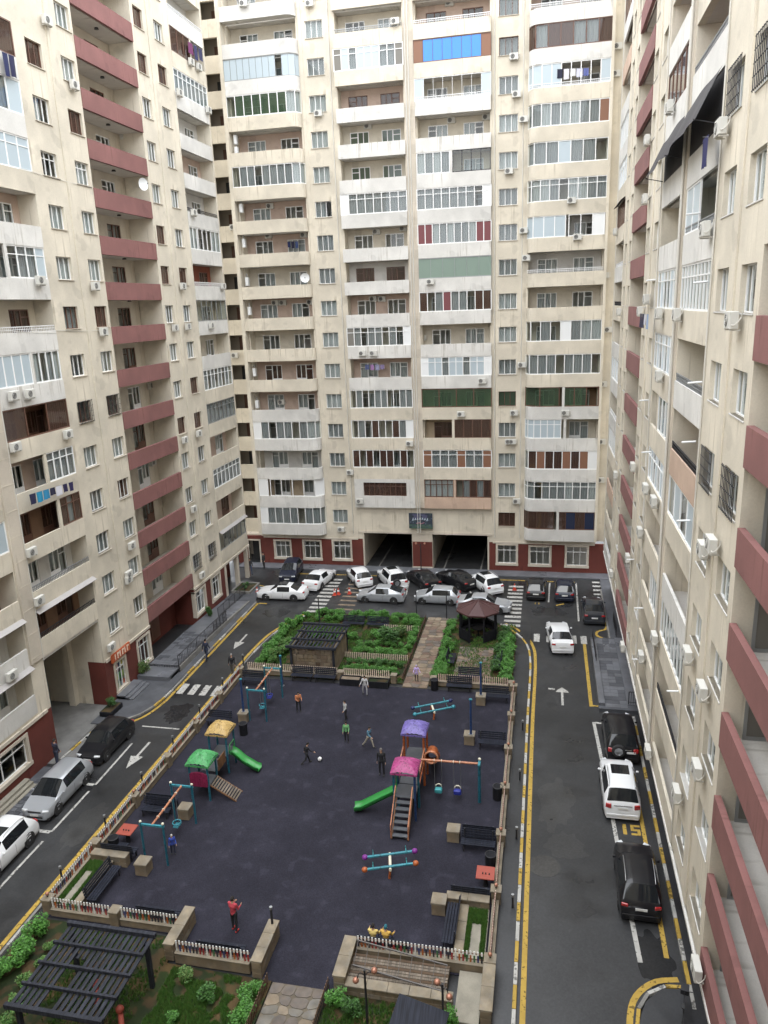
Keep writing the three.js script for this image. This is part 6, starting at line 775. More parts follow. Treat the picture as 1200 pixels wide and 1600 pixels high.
car('suv', 4.3, -37.75, 0, -1, 'carWhite', 'white off-roader with chrome tailgate strip above the yellow 15', { sunroof: 1, rails: 1, garnish: 1 });
car('cross', 4.5, -30.85, 0.02, -1, 'carBlack', 'black off-roader with silver roof rails below the yellow 15', { rails: 1 });
// cones and a striped bollard
function cone(px, py, label) { const p = onGround(px, py), t = thing('traffic_cone', label, 'traffic cone', p.x, 0.005, p.z, 0, 'traffic cones'); new MB().rb(0.42, 0.04, 0.42, 0, 0.02, 0, 0.01).build('base', 'gameRed', t); new MB().cyl(0.16, 0.03, 0.62, 0, 0.35, 0, 14).build('cone_body', mat('coneRed', [0.5, 0.05, 0.025], 0.5), t); new MB().cyl(0.115, 0.085, 0.14, 0, 0.4, 0, 14).build('band', 'panelW', t); }
cone(523, 930, 'red traffic cone beside the zebra crossing and the silver liftback'); cone(529, 929, 'red traffic cone beside the zebra crossing and the silver liftback'); cone(546, 928, 'red traffic cone beside the zebra crossing and the silver liftback'); cone(804, 922, 'red traffic cone on the zebra bars next to the black hatchback'); cone(402, 927, 'red and white cone before the nose of the sideways white saloon');
// bicycle on the paved corner
{ const t = thing('bicycle', 'black bicycle leaning on the paved corner under the block opposite the archway', 'bicycle', 5.45, 0.13, -24.1, 1.35); for (const x of [-0.5, 0.52]) { const w = new THREE.Group(); w.name = 'wheel'; t.add(w); w.position.set(x, 0.33, 0); new MB().add(new THREE.TorusGeometry(0.32, 0.02, 8, 28)).build('tyre', 'tyre', w); const s = new MB(); for (let i = 0; i < 12; i++) { const a = i / 12 * 6.283; s.bar(V3(0, 0, 0), V3(0.31 * Math.cos(a), 0.31 * Math.sin(a), 0), 0.004, 3); } s.build('spokes', 'metal', w); } new MB().bar(V3(-0.5, 0.33, 0), V3(-0.12, 0.32, 0), 0.02).bar(V3(-0.12, 0.32, 0), V3(0.38, 0.72, 0), 0.022).bar(V3(-0.12, 0.32, 0), V3(-0.22, 0.82, 0), 0.02).bar(V3(-0.2, 0.72, 0), V3(0.38, 0.75, 0), 0.02).bar(V3(-0.5, 0.33, 0), V3(-0.2, 0.72, 0), 0.016).bar(V3(0.52, 0.33, 0), V3(0.36, 0.92, 0), 0.02).build('frame', 'iron', t); new MB().rb(0.25, 0.06, 0.14, -0.24, 0.86, 0, 0.03).build('saddle', 'blackTrim', t); new MB().tube([V3(0.42, 0.95, -0.28), V3(0.36, 0.97, 0), V3(0.42, 0.95, 0.28)], 0.016).build('handlebar', 'iron', t); new MB().rb(0.34, 0.22, 0.3, 0.55, 0.85, 0, 0.02).build('basket', 'iron', t); }
// ================================================================ people
mat('bodyCloth', [1, 1, 1], 0.85, { vertexColors: true });
const SKIN = [0.45, 0.27, 0.19];
function sdSeg(px, py, pz, a, b, ra, rb) { const bx = b[0] - a[0], by = b[1] - a[1], bz = b[2] - a[2], x = px - a[0], y = py - a[1], z = pz - a[2]; let t = (x * bx + y * by + z * bz) / (bx * bx + by * by + bz * bz + 1e-9); t = t < 0 ? 0 : t > 1 ? 1 : t; const dx = x - bx * t, dy = y - by * t, dz = z - bz * t; return Math.sqrt(dx * dx + dy * dy + dz * dz) - (ra + (rb - ra) * t); }
function paintGeo(g, c) { g = g.index ? g.toNonIndexed() : g; for (const k of Object.keys(g.attributes)) if (!['position', 'normal'].includes(k)) g.deleteAttribute(k); const n = g.attributes.position.count, a = new Float32Array(n * 3); for (let i = 0; i < n; i++) { a[3 * i] = c[0]; a[3 * i + 1] = c[1]; a[3 * i + 2] = c[2]; } g.setAttribute('color', new THREE.BufferAttribute(a, 3)); return g; }
function person(x, z, faceX, faceZ, o, label) {
  const s = (o.h ?? 1.7) / 1.75, A = (v) => v * Math.PI / 180, add = (p, d, l) => [p[0] + d[0] * l, p[1] + d[1] * l, p[2] + d[2] * l], dirL = (pitch, out) => [Math.sin(A(out)), -Math.cos(A(pitch)) * Math.cos(A(out)), Math.sin(A(pitch)) * Math.cos(A(out))];
  const lean = A(o.lean || 0), sit = o.sit, py = sit ? 0.5 : 0.93, rot = (p) => { const y = p[1] - py, q = p[2]; return [p[0], py + y * Math.cos(lean) - q * Math.sin(lean), y * Math.sin(lean) + q * Math.cos(lean)]; };
  const B = [], legs = o.legs || [4, -4], knees = o.knees || [4, 4], arms = o.arms || [[5, 7], [-5, 7]], elb = o.elbows || [12, 12];
  const pel = [0, py, 0], chest = rot([0, py + 0.38, 0.0]), neck = rot([0, py + 0.55, 0]), head = rot([0, py + 0.7, 0.025]), hands = [];
  B.push([pel, rot([0, py + 0.2, 0]), 0.125, 0.12, 'shirt'], [rot([-0.07, py + 0.36, 0]), rot([0.07, py + 0.36, 0]), 0.125, 0.125, 'shirt'], [rot([0, py + 0.2, 0]), chest, 0.12, 0.13, 'shirt'], [rot([-0.14, py + 0.46, -0.01]), rot([0.14, py + 0.46, -0.01]), 0.07, 0.07, 'shirt'], [rot([0, py + 0.46, 0]), neck, 0.06, 0.052, 'skin'], [neck, rot([0, py + 0.62, 0.01]), 0.052, 0.052, 'skin'], [[-0.06, py - 0.03, 0], [0.06, py - 0.03, 0], 0.115, 0.115, 'pants']);
  [1, -1].forEach((sd, i) => {
    const hip = [sd * 0.095, py - 0.05, 0], lp = legs[i], kp = lp - knees[i], knee = add(hip, dirL(lp, sd * (o.splay ?? 3)), 0.43), ank = add(knee, dirL(kp, sd * 1), 0.41), toe = add(ank, [sd * 0.05, -0.045, 1], 0.15);
    B.push([hip, knee, 0.092, 0.062, 'pants'], [knee, ank, 0.06, 0.043, o.shorts ? 'skin' : 'pants'], [[ank[0], ank[1] - 0.035, ank[2] - 0.03], [toe[0], ank[1] - 0.045, toe[2]], 0.044, 0.038, 'shoe']);
    const sh = rot([sd * 0.19, py + 0.475, 0]), [ap, ao] = arms[i], el = add(sh, dirL(ap, sd * ao), 0.285), ed = dirL(ap + elb[i], sd * (ao - (o.inward || 0))), wr = add(el, ed, 0.25);
    B.push([sh, el, 0.055, 0.045, 'shirt'], [el, wr, 0.043, 0.032, o.short ? 'skin' : 'shirt']); hands.push([wr, ed, sd]);
  });
  const low = Math.min(...B.filter((b) => b[4] === 'shoe').map((b) => Math.min(b[0][1], b[1][1]) - 0.044));
  const N = 72, mn = [1e9, 1e9, 1e9], mx = [-1e9, -1e9, -1e9]; for (const [a, b, ra] of B) for (const p of [a, b]) for (let k = 0; k < 3; k++) { mn[k] = Math.min(mn[k], p[k] - ra - 0.06); mx[k] = Math.max(mx[k], p[k] + ra + 0.06); }
  const c = mn.map((v, k) => (v + mx[k]) / 2), hf = mn.map((v, k) => (mx[k] - v) / 2), mc = new MarchingCubes(N, M.bodyCloth, false, false, 60000); mc.isolation = 0; const half = N / 2;
  for (let k = 0; k < N; k++) for (let j = 0; j < N; j++) for (let i = 0; i < N; i++) {
    const X = c[0] + (i - half) / half * hf[0], Y = c[1] + (j - half) / half * hf[1], Z = c[2] + (k - half) / half * hf[2]; let d = 1e3; for (const b of B) { const q = sdSeg(X, Y, Z, b[0], b[1], b[2], b[3]); const h = Math.max(0.035 - Math.abs(d - q), 0) / 0.035; d = Math.min(d, q) - h * h * 0.035 * 0.25; } mc.field[i + j * N + k * N * N] = -d;
  }
  mc.update(); const n = mc.count, pos = new Float32Array(n * 3), nor = new Float32Array(n * 3), col = new Float32Array(n * 3), C = { skin: SKIN, shirt: o.shirt, pants: o.pants, shoe: o.shoe || [0.03, 0.03, 0.03] };
  for (let i = 0; i < n; i++) { const P = [0, 1, 2].map((k) => c[k] + mc.positionArray[3 * i + k] * hf[k]); let best = 1e9, id = 'shirt'; for (const b of B) { const q = sdSeg(P[0], P[1], P[2], b[0], b[1], b[2], b[3]); if (q < best) { best = q; id = b[4]; } } if (id === 'pants' && o.coat && P[1] > py - o.coat) id = 'shirt'; for (let k = 0; k < 3; k++) { pos[3 * i + k] = P[k]; nor[3 * i + k] = mc.normalArray[3 * i + k]; col[3 * i + k] = C[id][k]; } }
  const g = new THREE.BufferGeometry(); g.setAttribute('position', new THREE.BufferAttribute(pos, 3)); g.setAttribute('normal', new THREE.BufferAttribute(nor, 3)); g.setAttribute('color', new THREE.BufferAttribute(col, 3)); g.computeVertexNormals(); const sm = mergeVertices(g, 1e-3); sm.computeVertexNormals(); const parts = [sm.toNonIndexed()];
  // head with face, ears, hair
  const hs = new THREE.SphereGeometry(1, 22, 18), hp = hs.attributes.position; for (let i = 0; i < hp.count; i++) { let X = hp.getX(i), Y = hp.getY(i), Z = hp.getZ(i); const jaw = Y < 0 ? 1 + Y * 0.22 : 1; X *= 0.076 * jaw; let z2 = Z * 0.094 * (Y < -0.3 ? 1 - (-0.3 - Y) * 0.12 : 1); if (Z > 0.6 && Math.abs(hp.getX(i)) < 0.2 && Y > -0.35 && Y < 0.1) z2 += 0.018 * (1 - Math.abs(Y + 0.2) * 2); hp.setXYZ(i, X, Y * 0.118, z2); } hs.computeVertexNormals();
  const hm = new THREE.Matrix4().makeTranslation(...head).multiply(new THREE.Matrix4().makeRotationY(o.turn || 0)), put = (gg, cc) => parts.push(paintGeo(gg.applyMatrix4(hm), cc)); put(hs, SKIN);
  for (const sd of [-1, 1]) { put(new THREE.SphereGeometry(0.02, 8, 6).scale(0.5, 1.2, 0.9).translate(sd * 0.077, 0, -0.005), SKIN); put(new THREE.SphereGeometry(0.011, 8, 6).scale(1, 0.7, 0.5).translate(sd * 0.03, 0.012, 0.083), [0.03, 0.02, 0.02]); } put(new THREE.SphereGeometry(0.02, 8, 6).scale(1, 0.25, 0.4).translate(0, -0.055, 0.082), [0.3, 0.1, 0.09]);
  const hair = new THREE.SphereGeometry(1, 20, 14, 0, 6.2832, 0, o.hood ? 2.0 : 1.62), qp = hair.attributes.position; for (let i = 0; i < qp.count; i++) { const X = qp.getX(i), Y = qp.getY(i), Z = qp.getZ(i); qp.setXYZ(i, X * 0.083, Y * 0.127 + (Z > 0.3 ? Z * 0.028 : -Math.max(0, -Z) * 0.03), Z * 0.102 - 0.008); } hair.computeVertexNormals(); put(hair, o.hood || o.hair || [0.015, 0.012, 0.01]); put(new THREE.SphereGeometry(0.086, 14, 10).scale(0.95, 1, 0.8).translate(0, 0.02, -0.035), o.hood || o.hair || [0.015, 0.012, 0.01]);
  // hands: palm, four fingers, thumb
  for (const [w, d, sd] of hands) { const dv = V3(...d), q = new THREE.Quaternion().setFromUnitVectors(V3(0, -1, 0), dv), m = new THREE.Matrix4().compose(V3(...w), q, V3(1, 1, 1)), hput = (gg) => parts.push(paintGeo(gg.applyMatrix4(m), SKIN)); hput(new RoundedBoxGeometry(0.03, 0.09, 0.08, 2, 0.012).translate(0, -0.05, 0)); for (let f = 0; f < 4; f++) { const L = [0.06, 0.072, 0.068, 0.052][f], zz = -0.03 + f * 0.02; hput(new THREE.CapsuleGeometry(0.0085, L * 0.5, 3, 6).rotateZ(sd * -0.15).translate(0, -0.1 - L * 0.25, zz)); hput(new THREE.CapsuleGeometry(0.0075, L * 0.45, 3, 6).rotateZ(sd * -0.6).translate(-sd * 0.014, -0.1 - L * 0.72, zz)); } hput(new THREE.CapsuleGeometry(0.0095, 0.05, 3, 6).rotateX(0.7).translate(-sd * 0.006, -0.055, 0.055)); }
  const all = mergeGeometries(parts), t = thing('person', label, 'person', x, (o.y ?? 0.05) - low * s, z, Math.atan2(faceX, faceZ)); if (sit) t.position.y = o.y ?? 0.05; t.scale.setScalar(s); mesh('body', all, 'bodyCloth', t); if (o.extra) o.extra(t); return t;
}
const gp = (px, py) => onGround(px, py, 0.05);
const BLK = [0.015, 0.015, 0.018], NAVY = [0.02, 0.025, 0.05], GRY = [0.12, 0.12, 0.13], DEN = [0.05, 0.07, 0.12];
person(-13.02, -25.36, 0.2, -1, { h: 1.72, shirt: [0.42, 0.05, 0.07], pants: BLK, shoe: [0.4, 0.03, 0.03], arms: [[18, 6], [14, 6]], elbows: [75, 70], inward: 16 }, 'person in a red and pink top and black trousers standing alone on the rubber surface');
person(-8.96, -37.6, 0.1, 1, { h: 1.75, shirt: BLK, pants: BLK, hair: [0.16, 0.15, 0.14], arms: [[8, 6], [-6, 6]] }, 'person in black coat and trousers standing beside the pink roofed tower');
person(-10.35, -40.3, 0.9, 0.4, { h: 1.5, shirt: [0.06, 0.14, 0.2], pants: [0.3, 0.27, 0.22], legs: [26, -26], knees: [8, 14], arms: [[-35, 14], [40, 14]], elbows: [30, 40], lean: 8, splay: 6 }, 'child in teal jacket and beige trousers running beside the person in black');
person(-11.88, -40.7, 0.1, 1, { h: 1.4, shirt: [0.12, 0.3, 0.12], pants: BLK, arms: [[16, 8], [8, 8]], elbows: [45, 30], inward: 8 }, 'child in green and white top standing in the middle of the play area');
person(-12.6, -43.2, -0.6, 0.6, { h: 1.45, shirt: [0.35, 0.36, 0.36], pants: BLK, legs: [8, -10], arms: [[18, 10], [-14, 10]], elbows: [40, 20] }, 'child in grey top and black trousers behind the child in green');
person(-16.06, -43.85, 0.5, 0.8, { h: 1.5, shirt: [0.42, 0.16, 0.07], pants: BLK, arms: [[20, 6], [16, 6]], elbows: [70, 80], lean: 8, inward: 14 }, 'child in orange hooded top near the corner swing');
person(-12.1, -46.75, 0, 1, { h: 1.45, shirt: [0.4, 0.4, 0.41], pants: [0.34, 0.34, 0.36], legs: [10, -6], splay: 12, arms: [[10, 16], [20, 18]], elbows: [30, 30] }, 'child in pale grey clothes running from the black planters');
person(-8.8, -49.1, 0.3, 1, { h: 1.25, shirt: [0.42, 0.32, 0.58], pants: [0.05, 0.03, 0.03], hood: [0.45, 0.36, 0.6], coat: 0.25, arms: [[20, 18], [30, 20]], elbows: [30, 40], y: 0.11 }, 'small child in lilac hooded coat on the flagstone path');
person(-13.65, -38.0, 0.6, -0.5, { h: 1.45, shirt: BLK, pants: BLK, legs: [22, -18], knees: [6, 40], arms: [[-25, 16], [30, 16]], elbows: [30, 30], lean: 10 }, 'boy in black kicking beside the football');
person(-25.83, -50.5, 0.2, -1, { h: 1.78, shirt: NAVY, pants: NAVY, legs: [16, -16], knees: [6, 16], arms: [[-15, 8], [15, 8]], y: 0.006 }, 'person in dark blue walking along the yellow line beside the ramp');
person(-22.75, -48.4, 0.1, 1, { h: 1.75, shirt: BLK, pants: [0.1, 0.09, 0.08], hair: [0.25, 0.24, 0.23], legs: [14, -14], y: 0.006, arms: [[12, 10], [-12, 10]] }, 'person in black jacket walking at the road side of the archway road fence');
person(-28.95, -35.7, 0.3, -1, { h: 1.75, shirt: [0.03, 0.03, 0.05], pants: [0.03, 0.035, 0.06], y: 0.014, arms: [[10, 6], [6, 6]], elbows: [30, 20], inward: 8 }, 'person in dark clothes standing behind the silver people carrier');
person(-29.65, -69.6, 0.5, 0.6, { h: 1.78, shirt: BLK, pants: DEN, y: 0.13, legs: [12, -12] }, 'person in black jacket and jeans at the stair tower entrance');
person(-28.9, -71.6, -0.3, 0.6, { h: 1.75, shirt: [0.02, 0.02, 0.02], pants: BLK, y: 0.13 }, 'person in black standing by the doorway under the stair tower');
person(-6.75, -25.42, 0, -1, { h: 1.62, shirt: [0.62, 0.47, 0.16], pants: NAVY, sit: 1, legs: [86, 84], knees: [84, 86], arms: [[35, 8], [30, 8]], elbows: [40, 40], y: 0.1 }, 'child in pale yellow top sitting on the bench, hair uncovered');
person(-6.2, -25.42, 0.1, -1, { h: 1.65, shirt: [0.58, 0.36, 0.08], pants: NAVY, hair: [0.02, 0.12, 0.16], sit: 1, legs: [86, 84], knees: [84, 86], arms: [[35, 8], [30, 8]], elbows: [40, 40], y: 0.1 }, 'child in yellow top and teal cap sitting on the bench');
person(-18.05, -29.45, 0.4, 0.6, { h: 1.15, shirt: [0.03, 0.06, 0.3], pants: NAVY, hood: [0.5, 0.48, 0.46], arms: [[12, 8], [8, 8]], elbows: [40, 30], coat: 0.12 }, 'small child in blue jacket and pale cap at the small tower swing');
// ================================================================ plants
mat('leafA', [0.06, 0.18, 0.025], 0.6, { transmission: 0.25, thickness: 0 }); mat('leafB', [0.09, 0.27, 0.035], 0.6, { transmission: 0.25, thickness: 0 }); mat('leafC', [0.04, 0.11, 0.022], 0.65, { transmission: 0.2, thickness: 0 }); mat('leafD', [0.13, 0.21, 0.05], 0.65, { transmission: 0.25, thickness: 0 }); mat('stem', [0.09, 0.065, 0.045], 0.9);
function leaves(n, place, size, seed) { // small folded leaves through a volume
  const r = rng(seed), pos = [], q = new THREE.Quaternion(), e = new THREE.Euler(); for (let i = 0; i < n; i++) { const p = place(r), s = size * (0.65 + 0.7 * r()); q.setFromEuler(e.set((r() - 0.5) * 2.2, r() * 6.283, (r() - 0.5) * 2.2)); const P = [[0, 0, -0.62], [0.34, 0.05, 0], [0, 0.02, 0.62], [-0.34, 0.05, 0]].map(([x, y, z]) => V3(x * s, y * s, z * s).applyQuaternion(q).add(p)); for (const k of [0, 1, 2, 0, 2, 3]) pos.push(P[k].x, P[k].y, P[k].z); }
  const g = new THREE.BufferGeometry(); g.setAttribute('position', new THREE.Float32BufferAttribute(pos, 3)); g.computeVertexNormals(); return g;
}
function blobs(r, list) { const k = list[(r() * list.length) | 0], a = r() * 6.283, c = r() * 2 - 1, s = Math.sqrt(1 - c * c), R = Math.pow(r(), 0.4); return V3(k[0] + k[3] * R * s * Math.cos(a), Math.max(0.04, k[1] + k[4] * R * c), k[2] + k[3] * R * s * Math.sin(a)); }
const bushes = []; for (let v = 0; v < 4; v++) { const r = rng(200 + v), list = []; for (let i = 0; i < 9; i++) { const a = r() * 6.283, d = 0.28 * Math.sqrt(r()); list.push([Math.cos(a) * d, 0.22 + r() * 0.42, Math.sin(a) * d, 0.16 + 0.12 * r(), 0.14 + 0.1 * r()]); } bushes.push([leaves(620, (q) => blobs(q, list), 0.085, 300 + v), leaves(420, (q) => blobs(q, list), 0.08, 320 + v)]); }
const stemG = (() => { const b = new MB(), r = rng(4); for (let i = 0; i < 5; i++) { const a = i * 1.3; b.bar(V3(0, 0, 0), V3(0.22 * Math.cos(a), 0.45 + r() * 0.2, 0.22 * Math.sin(a)), 0.016, 5, 0.007); } return b.geo(); })();
const RB2 = rng(909);
function bush(x, z, s, label, group, pal = ['leafA', 'leafB'], y = 0.1, sy = 0.85) { const t = thing('shrub', label, 'shrub', x, y, z, RB2() * 6.283, group), v = (RB2() * 4) | 0; t.scale.set(s, s * sy, s); mesh('foliage', bushes[v][0], pal[0], t); mesh('foliage', bushes[v][1], pal[1], t); mesh('stem', stemG, 'stem', t); return t; }
function bushRow(x0, z0, x1, z1, n, s, label, group, pal, y, sy = 0.82) { for (let i = 0; i < n; i++) { const f = (i + 0.5) / n; bush(lerp(x0, x1, f) + (RB2() - 0.5) * 0.25, lerp(z0, z1, f) + (RB2() - 0.5) * 0.25, s * (0.85 + 0.35 * RB2()), label, group, pal, y, sy); } }
const BR = ['leafB', 'leafA'], DK = ['leafC', 'leafA'];
bushRow(-20, -60.1, -10.2, -60.1, 15, 1.0, 'low green shrub along the back edge of the parking side garden', 'shrubs along the parking side of the garden', BR);
bushRow(-21.2, -49.6, -21.4, -56.5, 9, 1.15, 'green shrub along the rounded edge of the parking side garden', 'shrubs along the archway road side of the garden', BR); bushRow(-21.2, -56.8, -20.2, -59.6, 4, 1.15, 'green shrub along the rounded edge of the parking side garden', 'shrubs along the archway road side of the garden', BR);
bushRow(-20.2, -50, -20, -54, 5, 1.2, 'taller shrub beside the rough stone pergola wall', 'shrubs beside the stone pergola wall', ['leafA', 'leafD']);
bushRow(-14.6, -49.9, -10.2, -49.9, 9, 0.85, 'low shrub between the two pale fences', 'shrubs between the two pale fences', ['leafA', 'leafB']); bushRow(-14.6, -51.2, -10.2, -51.2, 8, 0.75, 'low shrub between the two pale fences', 'shrubs between the two pale fences', ['leafA', 'leafC']);
bushRow(-14.6, -52.9, -10.1, -52.9, 8, 0.9, 'bright green shrub behind the middle pale fence', 'shrubs behind the middle pale fence', BR); bushRow(-10.3, -53.5, -10.25, -59, 7, 0.9, 'green shrub along the pergola side of the flagstone path', 'shrubs along the flagstone path', BR);
bushRow(-14.4, -54.2, -10.6, -54.4, 7, 0.8, 'low green plant in front of the large rounded bush', 'low plants in the parking side garden', ['leafA', 'leafB']); bushRow(-19.8, -55.2, -14.6, -55.6, 8, 0.9, 'green shrub behind the slatted pergola', 'shrubs behind the slatted pergola', BR); bushRow(-19.6, -58.9, -10.4, -59.1, 12, 0.9, 'green shrub behind the dark garden benches', 'shrubs behind the dark garden benches', BR); bushRow(-7.0, -49.6, -6.9, -55.5, 7, 0.85, 'green shrub beside the gazebo flagstones', 'shrubs beside the gazebo flagstones', BR);
bush(-12.2, -55.0, 2.3, 'large rounded dark green bush in the parking side garden', undefined, DK); bush(-11.3, -56.2, 1.5, 'silvery green bush behind the large rounded bush', undefined, ['leafD', 'leafC']); bush(-13.3, -55.6, 1.3, 'medium bush left of the large rounded bush', undefined, BR);
bushRow(-7.5, -49.3, -7.4, -60, 15, 0.9, 'bright green hedge shrub along the gazebo side of the flagstone path', 'hedge shrubs on the gazebo side of the flagstone path', BR); bushRow(-2.45, -49.2, -2.4, -57, 12, 1.2, 'bright green hedge shrub beside the off-roader footway', 'hedge shrubs beside the off-roader footway', BR); bushRow(-3.2, -50.5, -2.9, -58.4, 8, 1.05, 'dark green hedge shrub behind the gazebo benches', 'hedge shrubs behind the gazebo benches', DK); bushRow(-6.9, -60.2, -4.4, -60.2, 5, 1.0, 'low shrub behind the gazebo', 'shrubs behind the gazebo', DK);
bushRow(-21.7, -23.9, -20.9, -14, 14, 1.15, 'bright green hedge shrub beside the archway road', 'hedge shrubs of the pergola garden', BR); bushRow(-20.6, -23.5, -19.6, -16, 8, 0.8, 'sprawling shrub beside the pergola', 'shrubs beside the pergola', ['leafA', 'leafD']);
bushRow(-11.0, -22.8, -11.0, -18.6, 8, 0.8, 'bright green shrub between fenced lawn and grey flagstone path', 'shrubs beside the grey flagstone path', BR); bush(-12.6, -21.8, 1.0, 'round shrub on the fenced lawn below the coloured fence', undefined, ['leafA', 'leafC']); bush(-14.0, -22.6, 0.9, 'sprawling shrub at the corner of the near lawn', undefined, ['leafD', 'leafA']); bush(-13.6, -20.6, 0.7, 'small shrub in the middle of the near lawn', undefined, ['leafA', 'leafB']);
bush(-7.65, -22.6, 1.0, 'fresh green bush between grey flagstone path and timber deck', undefined, BR); bush(-6.9, -22.1, 0.9, 'clipped dark bush below the low stone wall', undefined, DK, 0.1, 1.2); bush(-3.3, -21.9, 1.2, 'leafy bush around the lamp post beside the dark roof', undefined, BR, 0.1, 1.3); bush(-2.4, -20.9, 0.9, 'low bush at the end of the garden below the timber deck', undefined, BR);
bushRow(-28.9, -66.4, -28.4, -64.8, 4, 0.5, 'dark ground cover plant in the kerbed bed by the porch', 'plants in the kerbed bed by the porch', DK, 0.26);
// potted and wall plants on the left pavement
bush(-29.2, -47.0, 1.1, 'reddish climbing plant beside the shop steps', undefined, ['leafD', 'leafC'], 0.12, 1.5); bush(-29.1, -58.2, 0.9, 'conifer shaped dark shrub between the far shop windows', undefined, DK, 0.14, 1.7); bush(-29.0, -41.9, 0.75, 'dark potted shrub at the archway corner', undefined, DK, 0.4, 1.3);
{ const t = thing('planter_box', 'low black planter at the archway corner', 'planter', -29.0, 0.12, -41.9); new MB().rb(0.9, 0.34, 1.5, 0, 0.17, 0, 0.04).build('trough', 'woodDark', t); new MB().rb(0.75, 0.02, 1.35, 0, 0.345, 0, 0.005).build('soil', 'earth', t); }
// grass: nobody could count it
{ const g = new THREE.BufferGeometry(), pos = [], r = rng(71); for (let i = 0; i < 6; i++) { const a = r() * 6.283, d = 0.03 * r(), x = Math.cos(a) * d, z = Math.sin(a) * d, h = 0.07 + 0.07 * r(), lx = (r() - 0.5) * 0.08, lz = (r() - 0.5) * 0.08, w = 0.007; pos.push(x - w, 0, z, x + w, 0, z + w, x + lx, h, z + lz); } g.setAttribute('position', new THREE.Float32BufferAttribute(pos, 3)); g.computeVertexNormals();
  const areas = [[-20.5, -15.3, -24.3, -13, 0.1, 5200], [-14.8, -10.8, -23.0, -19.5, 0.1, 6200], [-8.0, -2.2, -22.9, -19, 0.1, 5200], [-2.95, -2.75, -28.0, -25.2, 0.3, 900], [-2.3, -2.1, -28.0, -25.2, 0.3, 900], [-2.75, -2.3, -28.0, -27.2, 0.3, 600], [-21.2, -21.05, -28.0, -25.2, 0.3, 800], [-21.8, -21.62, -28.0, -25.2, 0.3, 800], [-21.62, -21.2, -28.05, -27.4, 0.3, 600], [-21.4, -9.9, -60.4, -48.9, 0.1, 14000], [-7.7, -2.1, -60, -48.9, 0.1, 5000]], tot = areas.reduce((a, b) => a + b[5], 0), im = new THREE.InstancedMesh(g, mat('grass', [0.065, 0.17, 0.028], 0.7), tot); im.name = 'grass'; im.userData = { kind: 'stuff', label: 'short green grass in the garden beds and planters', category: 'grass' }; im.castShadow = im.receiveShadow = true; let k = 0; const m = new THREE.Matrix4(), col = new THREE.Color(); for (const [x0, x1, z0, z1, y, n] of areas) for (let i = 0; i < n; i++) { let x, z, tr = 0; do { x = lerp(x0, x1, r()); z = lerp(z0, z1, r()); tr++; } while (tr < 6 && x1 - x0 > 1 && fbm(N1, x / 16, z / 16, 16, 3) < 0.47); m.compose(V3(x, y, z), new THREE.Quaternion().setFromEuler(new THREE.Euler(0, r() * 6.283, 0)), V3(1, 1, 1).multiplyScalar(0.8 + r() * 0.9)); im.setMatrixAt(k, m); const v = 0.7 + 0.6 * r(); im.setColorAt(k++, col.setRGB(v * (0.9 + 0.5 * r()), v, v)); } scene.add(im); }
// ================================================================ things hung on the facades
const acProto = (() => { const t = new THREE.Group(); new MB().rb(0.82, 0.56, 0.28, 0, 0, 0.22, 0.025).build('casing', 'acW', t); new MB().cyl(0.21, 0.21, 0.02, -0.12, 0, 0.362, 20, Math.PI / 2).build('fan_opening', 'acD', t); const g = new MB(); for (let i = 1; i <= 3; i++) g.add(new THREE.TorusGeometry(0.065 * i, 0.008, 4, 18), new THREE.Matrix4().makeTranslation(-0.12, 0, 0.376)); g.build('fan_grille', 'acW', t); for (const s of [-0.32, 0.32]) new MB().box(s - 0.02, s + 0.02, -0.34, -0.29, 0, 0.34).build('bracket', 'pipe', t); new MB().tube([V3(0.36, -0.1, 0.3), V3(0.5, -0.16, 0.25), V3(0.52, 0.05, 0.06), V3(0.55, 0.3, 0.02)], 0.02, 6, 12).build('refrigerant_pipe', 'pipe', t); return t; })();
const ORD = ['ground', 'first', 'second', 'third', 'fourth', 'fifth', 'sixth', 'seventh', 'eighth', 'ninth', 'tenth', 'eleventh', 'twelfth', 'thirteenth', 'fourteenth', 'fifteenth', 'sixteenth', 'seventeenth', 'top'];
function ac(x, y, z, ry, label, group) { label += ', ' + ORD[clamp(Math.floor((y - 0.9) / 3), 0, 18)] + ' floor level'; const o = acProto.clone(); o.name = numbered('air_conditioner'); scene.add(o); o.position.set(x, y, z); o.rotation.y = ry; o.scale.setScalar(0.9); o.userData = { label, category: 'air conditioner', group }; }
for (const [px, py] of [[72, 32], [115, 133], [280, 145], [298, 97], [310, 105], [325, 172], [302, 332], [62, 438], [148, 447], [161, 518], [285, 447], [273, 512], [293, 510], [330, 508], [20, 618], [45, 615], [105, 678], [23, 698], [288, 687], [310, 677], [302, 795], [348, 447], [48, 862], [60, 938], [17, 1055], [205, 852], [200, 897], [200, 905], [173, 1010], [315, 898]]) { const p = onX(px, py, -29.45); ac(-29.58, p.y, p.z, Math.PI / 2, 'cream air conditioner on the outer wall of the archway block', 'air conditioners on the archway block'); }
for (const [px, py] of [[197, 212], [240, 602], [62, 478], [243, 722]]) { const p = onX(px, py, -31.2); ac(-31.0 - (px > 190 ? 0.62 : 0), p.y, p.z, Math.PI / 2, 'air conditioner inside a balcony of the archway block', 'air conditioners inside the balconies of the archway block'); }
